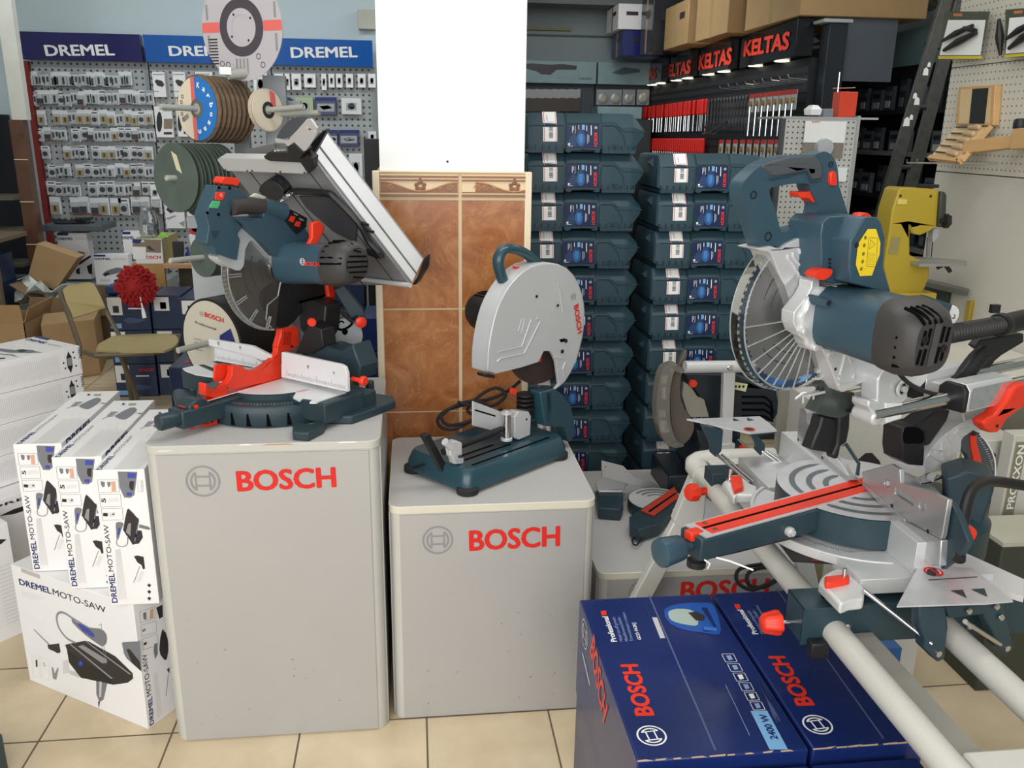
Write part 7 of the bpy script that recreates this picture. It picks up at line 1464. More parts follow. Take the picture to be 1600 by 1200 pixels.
for i in range(n):
    for j in range(7): vs.append(c+V((-.16+.40*i/(n-1), .1*math.sin(j*1.3+i), .09-.17*j/6+.03*math.sin(i*2.2+j)-.06*i/8)))
mb.add(vs, [(i*7+j, (i+1)*7+j, (i+1)*7+j+1, i*7+j+1) for i in range(n-1) for j in range(6)], M('crumpled_film', '#c4cac6', .25, var=.1)); o = mb.build('plastic_wrap', smooth=0, label='crumpled pale plastic wrap in the large open carton', cat='wrapping'); 
so = o.modifiers.new('t', 'SOLIDIFY'); so.thickness = .004
# far left shelving with navy cases behind the column
WDP = M('dull_wood_post', '#6d5a48', .7, var=.1)
rk = thing('storage_rack', 'dim wooden storage rack at the left edge holding navy boxes', 'rack', (-2.9, 5.9, 0))
for x, y in ((-2.74, 5.9), (-3.35, 5.9)):
    mb = MB(); mb.box2((x, y, 0), (x+.05, y+.05, .80), WDP); mb.build('post', rk, bevel=.003)
mb = MB(); mb.box2((-3.4, 5.88, .80), (-2.68, 6.4, .83), WDP); mb.build('top_board', rk, bevel=.003)
for i in range(3):
    smallbox(-3.26, 5.96, .12+i*.195, .50, .35, .19, f'navy box on the dim storage rack at the left edge, {["lowest", "second", "third", "top"][i]}', False, 'navy boxes on the left rack')
slab('box_riser', (-3.28, 5.96, 0), (-2.75, 6.4, .118), WDP, 'low wooden plinth under the navy boxes of the left rack', 'plinth')
mb = MB(); DKS = M('dark_display_unit', '#191c20', .5); mb.box2((-4.6, 7.2, 0), (-3.25, 7.75, 1.62), DKS); mb.build('dark_cabinet', label='dark tall cabinet in the shade behind the left column', cat='cabinet', bevel=.004)
for i in range(3): slab('shelf_board', (-4.2, 6.9, .5+i*.25), (-2.95, 7.18, .53+i*.25), M('dull_olive_board', '#5d5a4c', .6), f'dull olive shelf board left of the column, {["lowest", "middle", "upper"][i]}', 'shelf')
# ------------------------------------------------------------ grinding disc stand
YS = 2.95
POST = M('stand_grey_metal', '#8f9497', .45, .3)
dst = thing('disc_stand', 'grey metal display stand with pegs holding grinding discs behind the left saw', 'display stand', (-.62, 2.9, 0))
mb = MB(); a, b = aty(346, 150, 3.02), aty(372, 150, 3.02); mb.box2((a.x, 3.17, .02), (b.x, 3.21, 1.78), POST); mb.build('upright', dst, bevel=.002)
mb = MB(); a, b = aty(404, 210, 3.02), aty(441, 210, 3.02); mb.box2((a.x, 3.17, .02), (b.x, 3.20, 1.72), POST); mb.build('upright', dst, bevel=.002)
mb = MB(); a, b = aty(283, 430, 3.05), aty(345, 430, 3.05); mb.box2((a.x, 3.20, .02), (b.x+.03, 3.23, 1.12), M('pale_grey_panel', '#aeb1b3', .5)); mb.build('lower_panel', dst, bevel=.002)
mb = MB(); mb.box2((-1.0, 2.90, 0), (-.20, 3.35, .03), POST); mb.build('foot_plate', dst, bevel=.004)
for z_ in (1.2, 1.6): mb = MB(); mb.box2((-.80, 3.21, z_), (-.38, 3.24, z_+.04), POST); mb.build('cross_bar', dst)
PEG = M('peg_grey_plastic', '#a5a69e', .5)
def grp(cf, peg_end, r, n, pitch, m_front, rim, name, label, catg, grp_, Y, hole=.012, prints=None, extra=0, ax=None):
    """discs threaded on one peg; cf pixel of the front disc's centre, peg_end pixel of the free peg end"""
    C0 = aty(*cf, Y); A = V(ax).normalized() if ax else None
    E = C0+A*.0; t = .16
    # free end: where the ray of peg_end meets the axis best
    d = ray(*peg_end).normalized(); w = C0-CC; a_ = A.dot(A); b_ = A.dot(d); den = a_-b_*b_; s = (b_*d.dot(w)-A.dot(w))/den
    E = C0+A*s
    mb = MB(); mb.lathe(C0-A*(n*pitch+.08+extra), A, [(.009, 0), (.009, (E-C0).length+n*pitch+.08+extra-.002), (.007, (E-C0).length+n*pitch+.08+extra), (0, (E-C0).length+n*pitch+.08+extra-.004)], PEG, 20); mb.build('peg', dst)
    for i in range(n):
        p = C0-A*(pitch*i); mb = MB(); rr = r*(1-R.uniform(0, .006)); th = pitch*.72 if rim else .0022
        tl = A if i == 0 or rim else (A+V((R.uniform(-.05, .05), 0, R.uniform(-.04, .04)))).normalized()
        if rim:
            mb.lathe(p-A*th, A, [(.022, 0), (rr*.8, 0), (rr*.995, th*.25), (rr, th*.55), (rr*.93, th), (.030, th), (.022, th*.6), (.011, th*.5)], rim, 60, fn=lambda a: 1+.006*math.sin(a*45))
        else: mb.lathe(p-tl*th, tl, [(.010, 0), (rr, 0), (rr, th), (.010, th)], m_front, 48)
        o = mb.build(name, loc=p, label=label % ('front disc' if i == 0 else f'disc {["two","three","four","five","six","seven","eight","nine","ten","eleven","twelve"][i-1]} behind the front one' if False else ['front', 'second', 'third', 'fourth', 'fifth', 'sixth', 'seventh', 'eighth', 'ninth', 'tenth', 'eleventh', 'twelfth'][i]), cat=catg, group=grp_, smooth=30)
        if i == 0 and prints: prints(o, p, A, rr)
    return C0, A
FLP = M('flap_abrasive', '#6b5846', .9, var=.25, scale=60); FIB = M('fibre_disc_green', '#4f5a52', .75, var=.12, scale=18); PNK = M('print_coral', '#dd6a62', .45, var=0); PBL = M('print_azure', '#2a76c4', .4, var=0); CRM = M('print_cream', '#ded2bd', .45, var=0)
axL = (-.62, -.78, .02)
def pr_flap(o, p, A, r):
    mb = MB(); X_, Y_, _ = frame(A); Pt = lambda a, q: p+(X_*math.cos(math.radians(a))+Y_*math.sin(math.radians(a)))*q+A*.0012
    def sect(a0, a1, m, l=0): mb.cap([Pt(a, r*.93)+A*l for a in range(a0, a1+1, 6)]+[Pt(a, .026)+A*l for a in range(a1, a0-1, -6)], m)
    # white field on the left, coral band, azure field on the right
    rf = r*.93; band = lambda x0, x1, m, l: mb.cap([p+X_*x+Y_*math.sqrt(max(0, rf*rf-x*x))+A*l for x in [x0+(x1-x0)*i/12 for i in range(13)]]+[p+X_*x-Y_*math.sqrt(max(0, rf*rf-x*x))+A*l for x in [x1-(x1-x0)*i/12 for i in range(13)]], m)
    band(-rf, rf, CRM, .0012); band(-.008, rf, PBL, .0016); band(-.022, -.004, PNK, .0018)
    mb.disc(p+A*.0022, A, .029, M('hub_grey', '#66645f', .5), 24); mb.disc(p+A*.0026, A, .017, PEG, 20)
    GLk = 'Karbosan'; n = len(GLk)
    for i, ch in enumerate(GLk):
        a = 78-i*23; c = p+(X_*math.cos(math.radians(a))+Y_*math.sin(math.radians(a)))*(r*.62)+A*.0024; rad = (c-p-A*.0024).normalized(); tan = A.cross(rad)*-1
        if tan.dot(X_*0+CR) < 0 and a > 0: tan = tan
        mb.text(ch, c-tan*.007, c+tan*.007, rad, .017, WHT, .04, 0, 1)
    for i in range(5): mb.ringf(Pt(150+i*14, r*.72)+A*.001, A, .004, .006, DKP, seg=12)
    mb.quad([Pt(200, r*.75)+A*.001, Pt(212, r*.75)+A*.001, Pt(214, r*.45)+A*.001, Pt(198, r*.45)+A*.001], GREYP)
    mb.build('label_print', o, smooth=0)
grp((308, 170), (249, 162), .104, 8, .0195, CRM, FLP, 'flap_disc', '%s brown flap disc on the upper left peg', 'grinding disc', 'flap discs on the upper left peg', YS, prints=pr_flap, ax=axL)
def pr_tag(o, p, A, r):
    X_, Y_, _ = frame(A); c = p+Y_*r*.45+X_*r*.12+A*.0012; s, t = X_*.013+Y_*-.006, Y_*.028+X_*-.010; mb = MB(); mb.quad([c-s-t, c+s-t, c+s+t, c-s+t], M('cream_sticker', '#cfc7a8', .6)); mb.build('price_sticker', o, smooth=0)
grp((274, 278), (259, 275), .106, 11, .0165, FIB, None, 'fibre_disc', '%s dark green abrasive disc on the middle left peg', 'grinding disc', 'abrasive discs on the middle left peg', YS-.10, prints=pr_tag, ax=axL)
grp((317, 402), (264, 402), .064, 8, .007, FIB, None, 'fibre_disc', '%s small green abrasive disc on the lower left peg', 'grinding disc', 'small abrasive discs on the lower left peg', YS-.10, ax=axL)
def pr_r(o, p, A, r):
    X_, Y_, _ = frame(A); mb = MB(); mb.disc(p+A*.001, A, r*.95, CRM, 36)
    rf = r*.95; x0, x1 = .012, .035
    mb.cap([p+X_*x+Y_*math.sqrt(max(0, rf*rf-x*x))+A*.0014 for x in [x0+(x1-x0)*i/8 for i in range(9)]]+[p+X_*x+A*.0014 for x in (x1, x0)], PNK)
    mb.disc(p+A*.0018, A, .026, DKP, 24); mb.disc(p+A*.0022, A, .014, PEG, 20); mb.build('label_print', o, smooth=0)
grp((419, 172), (474, 162), .066, 3, .008, CRM, None, 'grinding_disc', '%s small grinding disc on the right hand peg of the stand', 'grinding disc', 'discs on the right peg', YS, prints=pr_r, ax=(.80, -.60, .06))
mb = MB(); p0_, p1_ = aty(440, 178, YS), aty(499, 176, YS-.05); mb.cyl(p0_, p1_, .009, PEG, 18); mb.build('peg', dst)
# big card disc on top
A = V((-.50, -.86, .0)).normalized(); p = aty(377, 43, YS); rr = .157
mb = MB(); mb.lathe(p-A*.003, A, [(.050, 0), (rr, 0), (rr, .003), (.050, .003)], M('lilac_grey_card', '#b9b3b8', .4, var=0), 64); bd = mb.build('sign_disc', loc=p, label='large printed card disc with a hole, on top of the disc stand', cat='sign')
mb = MB(); X_, Y_, _ = frame(A); mb.ringf(p+A*.0006, A, .056, .085, M('dark_plum_print', '#4a4249', .4, var=0), seg=48); mb.ringf(p+A*.0010, A, .037, .056, M('lilac_grey_card', '#b9b3b8', .4), seg=40)
Q_ = lambda x, y, l=.0008: p+X_*x+Y_*y+A*l
for sx_ in (-1, 1): mb.cap([Q_(sx_*.086, .018), Q_(sx_*.154, .018), Q_(sx_*.156, -.012), Q_(sx_*.086, -.012)], PNK)
for i in range(9): mb.cap([Q_(-.135+.0, -.03-i*.009), Q_(-.098, -.03-i*.009), Q_(-.098, -.034-i*.009), Q_(-.135, -.034-i*.009)], DKP)
for i in range(4): mb.cap([Q_(-.03+i*.014, -.09), Q_(-.023+i*.014, -.09), Q_(-.023+i*.014, -.135), Q_(-.03+i*.014, -.135)], GREYP)
for sx_ in (-1, 1): mb.cap([Q_(sx_*.128, -.02), Q_(sx_*.136, -.02), Q_(sx_*.136, -.07), Q_(sx_*.128, -.07)], GREYP); mb.cap([Q_(sx_*.128, .025), Q_(sx_*.136, .025), Q_(sx_*.136, .07), Q_(sx_*.128, .07)], GREYP)
for i in range(4): mb.disc(Q_(.046*math.cos(.6+i*1.57), .046*math.sin(.6+i*1.57), .0014), A, .004, DKP, 10)
for c in ((-.085, -.105), (-.062, -.108), (.06, -.085), (.075, -.11)): mb.ringf(Q_(*c), A, .007, .009, DKP, seg=14)
for i in range(3): mb.cap([Q_(.04, .10+i*.01), Q_(.08, .10+i*.01), Q_(.08, .103+i*.01), Q_(.04, .103+i*.01)], GREYP)
mb.build('disc_print', bd, smooth=0)
mb = MB(); c = aty(368, 112, YS-.01); mb.cyl(c+V((-.02, -.02, -.01)), c+V((.05, .03, 0)), .016, PEG, 16); mb.box(c+V((-.025, -.035, .0)), (.035, .01, .022), WHT, .5); mb.build('sign_clip', dst)
# drum of large discs with a paper face
A = V((-.62, -.78, .0)).normalized(); p = aty(331, 535, YS-.12); mb = MB(); mb.lathe(p-A*.20, A, [(.0125, 0), (.146, 0), (.146, .20), (.140, .2005), (.0125, .2005)], M('black_drum', '#1d1a1b', .6), 56); dr = mb.build('disc_drum', loc=p, label='thick black stack of large cutting discs with a cream paper face, behind the left fence', cat='grinding disc', smooth=30)
mb = MB(); mb.disc(p+A*.002, A, .138, M('drum_paper', '#c9c2b0', .5, var=0), 48); X_, Y_, _ = frame(A); mb.cap([p+X_*x+Y_*y+A*.003 for x, y in ((.045, .03), (.10, .06), (.125, 0), (.11, -.05), (.04, -.02))], NAVYP)
mb.text('BOSCH', p+X_*-.02+Y_*.085, p+X_*.07+Y_*.075, Y_, .016, REDD, .03, .004, 1); mb.logo(p+X_*-.035+Y_*.092+A*.003, A, .009, GREYP); mb.text('Professional', p+X_*-.07+Y_*.055, p+X_*.03+Y_*.045, Y_, .010, DKP, 0, .004, 1)
for i in range(4): mb.quad([p+X_*-.085+Y_*(.0-i*.012)+A*.003, p+X_*-.045+Y_*(.0-i*.012)+A*.003, p+X_*-.045+Y_*(.003-i*.012)+A*.003, p+X_*-.085+Y_*(.003-i*.012)+A*.003], GREYP)
mb.build('drum_print', dr, smooth=0)
mb = MB(); q0 = p+A*.0; d = ray(274, 534); 
w = q0-CC; dd = d.normalized(); b_ = A.dot(dd); s = (b_*dd.dot(w)-A.dot(w))/(1-b_*b_); mb.cyl(q0-A*.25, q0+A*s, .010, PEG, 18); mb.build('peg', dst)
# wrapped navy cartons behind the tall pedestal, and the dark shelf right of it
for (x0, y0, x1, y1, z1, lb) in ((-1.07, 3.75, -.86, 4.2, .54, 'dark navy film-wrapped carton beside the chair legs, behind the left saw'), (-.84, 3.8, -.45, 4.2, .60, 'navy carton behind the red kerf guard of the left saw')):
    root = thing('wrapped_carton', lb, 'box', ((x0+x1)/2, (y0+y1)/2, 0)); mb = MB(); mb.box2((x0, y0, 0), (x1, y1, z1), M('wrapped_navy', '#2c3350', .2, var=.15, scale=14)); mb.build('box_body', root, bevel=.006)
    mb = MB(); mb.text('BOSCH', (x0+.05, y0+.08, z1+.001), (x0+.18, y0+.05, z1+.001), (0, 1, 0), .09, REDD, .04, 0, 1); mb.build('lettering', root, smooth=0)
slab('box', (-1.3, 3.75, 0), (-1.31, 3.76, .01), BLK, 'tiny black floor wedge behind the chair', 'wedge') if False else None
ys2 = 4.3; xa, xb2 = aty(490, 500, ys2).x, aty(580, 500, ys2).x
rack = thing('shelf_unit', 'dark narrow shelf unit of navy boxes between the left saw and the pillar', 'shelf', ((xa+xb2)/2, ys2, 0))
mb = MB(); mb.box2((xb2-.01, ys2, 0), (xb2+.16, ys2+.3, aty(560, 450, ys2).z+.3), M('tall_black_cabinet', '#17181b')); mb.build('side_panel', rack)
zz_ = .05; k = 0
while zz_ < 1.05:
    smallbox(xa, ys2+.01, zz_, xb2-xa-.03, .28, .125, f'navy box left of the pillar, number {["one", "two", "three", "four", "five", "six", "seven", "eight"][k]} from the floor in its dark shelf', k % 2 == 1, 'navy boxes in the dark shelf'); zz_ += .13; k += 1
mb = MB(); mb.box2((xa-.01, ys2, 0), (xb2, ys2+.29, .049), BLK); mb.build('plinth', rack)
for i in range(6): slab('tool_box_carton', (-.20, 3.35, i*.14), (-.10, 3.6, i*.14+.137), NAVY, f'navy carton edge just left of the tiled pillar, {["lowest", "second", "third", "fourth", "fifth", "top"][i]}', 'box', group='carton edges beside the pillar')
# ------------------------------------------------------------ back wall right of the pillar
SLAT = M('black_slat_panel', '#1b1d20', .6, var=0); HG = M('header_teal_grey', '#8fa9ad', .25, var=.12, scale=5)
def wall_rack(name, label, plane, pts, z0, z1, hz, hm, depth_n, cat='display rack'): pass
Y9 = 9.75; a, b, c = aty(806, 110, Y9).x, aty(929, 110, Y9).x, aty(1010, 110, Y9).x
for x0, x1, lb, word in ((a-.1, b, 'rack with a pale blue photo sign just right of the pillar at the back', True), (b+.02, c+.25, 'rack with a pale grey sign at the back, left of the red lettered signs', False)):
    root = thing('display_rack', lb, 'display rack', ((x0+x1)/2, Y9, 0))
    mb = MB(); mb.box2((x0, Y9, .2), (x1, Y9+.05, 2.05), M('back_panel_grey', '#4c5256', .6)); mb.build('back_panel', root)
    mb = MB(); mb.box2((x0, Y9-.10, 2.05), (x1, Y9+.05, 2.275), HG); h = mb.build('header_sign', root, bevel=.002)
    g = PY(Y9-.101); mb = MB()
    if word:
        mb.ptext('BOSCH', (909, 124.5), (924, 124.5), (909, 121.3), g, DKP, bold=.03)
        mb.flat([(810, 101), (830, 99), (860, 101), (878, 100), (902, 103), (900, 109), (870, 109), (860, 117), (845, 116), (840, 112), (825, 108)], g, M('dark_machine_print', '#3b3639', .4)); mb.logo(g(905.5, 123), (0, -1, 0), .013, DKP)
    else: mb.flat([(955, 114), (975, 105), (1000, 108), (1000, 113), (970, 117)], g, M('slate_photo_print', '#56666c', .4))
    mb.build('header_print', h, smooth=0)
def rep(n, fn): 
    for i in range(n): fn(i)
SAWP = M('blade_pack_brown', '#4c443f', .5, var=0); STP = M('pack_strip_pale', '#a9acab', .4, var=0)
def mini(mb, px, py, pln, label, group, name, cat='blister pack'):
    o = mb
    return o
first_ = {}
def place(key, build, loc, name, label, cat, group, rz=0):
    if key not in first_: o = build().build(name, loc=(0, 0, 0), smooth=0); first_[key] = o
    else: o = first_[key].copy(); COL.objects.link(o)
    o.location = loc; o.rotation_euler = (0, 0, rz); tag(o, label, cat, group); return o
def saw_pack(): m = MB(); m.box2((-.018, -.01, -.23), (.018, 0, 0), SAWP); m.box2((-.018, -.012, -.09), (.018, -.01, 0), STP); return m
for i in range(22): place('saw', saw_pack, aty(812+i*4.4, 139+(i % 3)*.5, Y9-.06), 'saw_blade_pack', 'long brown blade pack in the row above the taller case stack', 'blade pack', 'long blade packs above the cases')
def cup_pack(): m = MB(); m.box2((-.07, -.01, -.16), (.07, 0, 0), CRD2); m.lathe((0, -.01, -.09), (0, -1, 0), [(.055, 0), (.055, .02), (.03, .03), (.012, .03), (.012, .02), (0, .02)], M('pewter_cup', '#b9b7ae', .4, .3), 16); return m
for i, x in enumerate((942, 962, 983, 1005)): place('cup', cup_pack, aty(x, 140, Y9-.06), 'cup_brush_pack', f'round cup pack hanging at the back, {["first", "second", "third", "fourth"][i]} from the left above the cases', 'pack', 'cup packs at the back')
a = aty(934, 166, 9.3); b = aty(1003, 172, 9.3); slab('flat_box', (a.x, 9.3, a.z-.12), (b.x, 9.6, a.z), HG, 'pale lettered box edge behind the top of the case stack', 'box')
slab('storage_cabinet', (a.x-.3, 9.25, 0), (b.x+.1, 9.65, a.z-.125), M('dim_cabinet', '#3a3f42', .6), 'dim grey cabinet behind the case stacks at the back wall', 'cabinet')
# ------------------------------------------------------------ black slat wall with red lettered signs
XP = 2.62
pr = thing('slat_wall_rack', 'long black slat wall rack under the red lettered black signs', 'display rack', (XP, 7.9, 0))
mb = MB(); mb.box2((XP, 5.75, .1), (XP+.06, 10-.2, 2.04), SLAT)
for i in range(30): mb.box2((XP-.004, 5.76, .15+i*.062), (XP, 9.78, .155+i*.062+.035), M('slat_face', '#26282c', .5, var=0))
mb.build('slat_panel', pr)
RLT = M('neon_red_lettering', '#ff4a32', .5, var=0)
sg = [(9.78, 8.95, (996, 128), (1025, 122), (995, 113)), (8.92, 8.02, (1037, 121), (1079, 114), (1036, 103)), (7.99, 7.02, (1092, 109), (1143, 99), (1091, 87)), (6.99, 5.78, (1162, 88), (1233, 76), (1160, 65))]
for i, (ya, yb_, t0, t1, t2) in enumerate(sg):
    s_ = thing('lettered_sign', f'black sign box with red letters above the slat wall, {["farthest", "second farthest", "second nearest", "nearest"][i]}', 'sign', (XP, (ya+yb_)/2, 2.05), 'red lettered sign boxes')
    mb = MB(); mb.prism([(XP-.02, ya, 2.05), (XP-.10, yb_, 2.05), (XP-.10, yb_, 2.285), (XP-.02, ya, 2.285)], (.12, 0, 0), M('sign_black_gloss', '#15171c', .2, var=0)); mb.build('sign_box', s_, bevel=.003)
    g = PL((XP-.0215, ya, 2.1), V((-1, .08/(ya-yb_), 0))); mb = MB(); mb.ptext('KELTAS', t0, t1, t2, g, RLT, bold=.05, lift=.004); mb.build('lettering', s_, smooth=0)
    for yy in (.3, .7): mb = MB(); p = V((XP-.03, ya+(yb_-ya)*yy, 2.046)); mb.lathe(p, (0, 0, -1), [(0, .004), (.05, .004), (.055, 0)], M('spot_lamp', '#fffbe8', .3, var=0, emit='#fff6da', es=2.5), 16); mb.build('downlight', s_)
def driver(): m = MB(); m.lathe((0, 0, 0), (0, 0, -1), [(.012, 0), (.018, .01), (.016, .12), (.010, .13)], REDD, 10); m.cyl((0, 0, -.13), (0, 0, -.27), .006, CHR, 8); return m
for i in range(30):
    x = 1007+i*3.35; place('drv', driver, atx(x, 169-.13*(x-1007)-2, XP-.05)+V((R.uniform(-.01, .01), 0, 0)), 'screwdriver', 'red handled screwdriver in the long upper row on the black slat wall', 'screwdriver', 'red screwdrivers, upper row')
for i in range(28):
    x = 1008+i*3.4; place('drv2', driver, atx(x, 216, XP-.05), 'screwdriver', 'red handled screwdriver in the lower row, behind the shorter case stack', 'screwdriver', 'red screwdrivers, lower row')
def wrench(L=.26):
    m = MB(); m.tr if False else None; m.box2((-.004, -.007, -L+.02), (.004, .007, -.02), CHR); m.lathe((0-.004, 0, -.015), (1, 0, 0), [(.009, 0), (.017, 0), (.017, .008), (.009, .008)], CHR, 12); m.prism([(-.004, -.016, -L), (-.004, -.018, -L+.03), (-.004, 0, -L+.04), (-.004, .018, -L+.03), (-.004, .016, -L), (-.004, .007, -L+.018), (-.004, -.007, -L+.018)], (.008, 0, 0), CHR); return m
for i in range(13): place('wr', wrench, atx(1108+i*4.9, 155-i*.55, XP-.06), 'wrench', 'steel combination wrench hanging on the black slat wall, middle group', 'wrench', 'combination wrenches')
def carded(): m = MB(); m.box2((-.004, -.045, -.13), (0, .045, 0), STP); m.box2((-.006, -.045, -.03), (-.004, .045, 0), RST); m.cyl((-.012, 0, -.09), (-.012, 0, -.30), .006, CHR, 8); m.lathe((-.012, 0, -.07), (1, 0, 0), [(.012, -.006), (.02, -.006), (.02, .006), (.012, .006)], M('brass_tone', '#b08a5a', .4, .5), 12); return m
for i in range(8): place('cd', carded, atx(1176+i*9.5, 147-i*1.1, XP-.08), 'carded_tool', f'carded steel tool on the slat wall, {["first", "second", "third", "fourth", "fifth", "sixth", "seventh", "eighth", "ninth"][i]} from the left after the wrenches', 'tool', 'carded tools by the wrenches')
for i in range(10): place('cd', carded, atx(1128+i*11, 218, XP-.08), 'carded_tool', 'carded tool in the low row behind the saw handle', 'tool', 'carded tools, low row')
for i in range(9): mb = MB(); p = atx(1150+i*14, 140-i*1.9, XP); mb.pipe([p, p-V((.13, 0, -.01)), p-V((.14, 0, -.03))], .004, CHR, 6); mb.build('hook', pr)
p = atx(1116, 200, XP-.12); mb = MB(); mb.pipe([p+V((0, .3*math.sin(i*.9), .05*math.cos(i*1.3))) for i in range(9)], .006, CHR, 6); mb.build('bent_wire_tool', label='tangled bright wire tool under the wrenches', cat='tool')
# goods on top of the signs
TOP = 2.29
def topbox(x0, y0, x1, y1, h, m, lb, txt=None, z=TOP):
    r = thing('cardboard_box', lb, 'box', ((x0+x1)/2, (y0+y1)/2, z)); mb = MB(); mb.box2((x0, y0, z), (x1, y1, z+h), m); mb.build('box_walls', r, bevel=.006)
    mb = MB(); mb.box2((x0-.0008, (y0+y1)/2-.03, z), (x0, (y0+y1)/2+.03, z+h), M('packing_tape', '#a58d62', .25)); mb.build('packing_tape', r)
    mb = MB(); mb.quad([(x0-.001, y0+.1, z+h*.6), (x0-.001, y0+.25, z+h*.6), (x0-.001, y0+.25, z+h*.75), (x0-.001, y0+.1, z+h*.75)], DKP); mb.box2((x0+.08, y0-.001, z+h*.55), (x0+.2, y0, z+h*.7), DKP); mb.build('print', r, smooth=0); return r
KR2 = M('tan_cardboard', '#a5865c', .7, var=.06)
topbox(XP-.12, 5.72, XP+.75, 6.68, .42, KR2, 'big tan carton on top of the nearest lettered sign')
topbox(XP-.22, 6.78, XP+.5, 7.55, .46, KR2, 'tan carton on the second nearest sign, tall')
topbox(XP-.26, 7.65, XP+.4, 8.35, .36, KR2, 'tan carton with small black print, left of the tall one')
topbox(XP-.36, 8.42, XP+.2, 8.85, .50, M('dark_wrapped', '#26282c', .2, var=.2, scale=9), 'dark plastic wrapped package on top of the farther signs')
topbox(XP-.50, 9.0, XP+.1, 9.5, .24, M('deep_blue_carton', '#1f2566', .3), 'deep blue carton on the farthest sign, at the corner')
topbox(XP-.56, 8.98, XP+.12, 9.52, .235, PAPER, 'white carton lying on the deep blue carton', z=TOP+.245)
mb = MB(); a, b = aty(1283, 100, 5.6), aty(1312, 100, 5.6); mb.box2((a.x+.04, 5.62, 0), (b.x+.04, 5.74, 2.26), M('gunmetal_post', '#32363c', .35, .4)); mb.box2((a.x-.01, 5.60, 2.24), (b.x+.06, 5.76, 2.262), STP); mb.build('steel_post', bevel=.004, label='dark steel post at the near end of the black slat wall', cat='post')
mb = MB(); mb.box2((2.70, 5.76, 1.9), (3.2, 5.79, 2.30), M('grey_sign_side', '#565b62', .35)); mb.build('side_panel', label='grey side panel right of the nearest lettered sign', cat='panel')
# ------------------------------------------------------------ far right rack with pale signs
XF = 3.66; fr2 = thing('display_rack', 'dim rack of dark packs under pale signs, behind the leaning ladder', 'display rack', (XF, 6.6, 0))
mb = MB(); mb.box2((XF+.0, 4.6, .1), (XF+.05, 8.2, 2.05), M('dim_back_panel', '#25282a', .6)); mb.build('back_panel', fr2)
for i, (ya, yb_) in enumerate(((8.15, 6.78), (6.74, 5.4))):
    mb = MB(); mb.prism([(XF-.02, ya, 2.05), (XF-.02, yb_, 2.05), (XF-.02, yb_, 2.30), (XF-.02, ya, 2.30)], (.06, 0, 0), HG); h = mb.build('header_sign', fr2, bevel=.002)
    g = PX(XF-.021); mb = MB()
    if i == 0: mb.ptext('BOSCH', (1366, 105), (1381, 102.5), (1366, 101.5), g, DKP, bold=.03); mb.flat([(1355, 85), (1360, 76), (1370, 82), (1369, 92), (1360, 97), (1355, 92)], g, DKP)
    else: mb.flat([(1444, 70), (1450, 60), (1453, 70), (1449, 78)], g, DKP)
    mb.build('header_print', h, smooth=0)
SHM = M('dull_shelf_metal', '#7d7f7a', .5, .2)
for i, z in enumerate((.45, .8, 1.12, 1.42, 1.70)):
    mb = MB(); mb.box2((XF-.30, 4.65, z), (XF, 8.15, z+.03), SHM if i in (1, 3) else SLAT); mb.build('shelf_board', fr2)
DPK = [M('dark_pack_a', '#3c4045', .4, var=0), M('dark_pack_b', '#565b60', .4, var=0), M('dark_pack_c', '#24272b', .5, var=0)]
def dpack(v):
    def f(): m = MB(); w = (.05, .07, .04)[v]; h = (.16, .14, .2)[v]; m.box2((-.03, -w, 0), (.0, w, h), DPK[v]); m.box2((-.035, -w*.6, h*.1), (-.03, w*.6, h*.4), STP if v != 2 else DPK[1]); m.box2((-.034, -w*.7, h*.6), (-.03, w*.7, h*.8), DPK[(v+1) % 3]); return m
    return f
for zi, z in enumerate((.48, .83, 1.15, 1.45, 1.73)):
    y = 8.0
    while y > 5.0:
        v = R.choice((0, 1, 2)); place(('dp', v), dpack(v), V((XF-.30+R.uniform(.035, .08), y, z)), 'dark_package', f'small dark package on the {["lowest", "second", "third", "fourth", "top"][zi]} shelf of the dim rack behind the ladder', 'package', f'dark packages, {["lowest", "second", "third", "fourth", "top"][zi]} shelf'); y -= R.uniform(.15, .22)
mb = MB(); vs = []; n = 14
for i in range(n):
    for j in range(5): vs.append(V((XF-.12+.15*math.sin(j*1.4+i*.8), 7.9-i*.17, 2.31+.03*j+.10*abs(math.sin(i*.5+j))*(j/4)+i*.01)))
mb.add(vs, [(i*5+j, (i+1)*5+j, (i+1)*5+j+1, i*5+j+1) for i in range(n-1) for j in range(4)], M('shrink_film', '#a9b0a2', .15, var=.2)); o = mb.build('plastic_film', smooth=0, label='crumpled clear film draped over the pale signs at the far right', cat='wrapping'); so = o.modifiers.new('t', 'SOLIDIFY'); so.thickness = .004
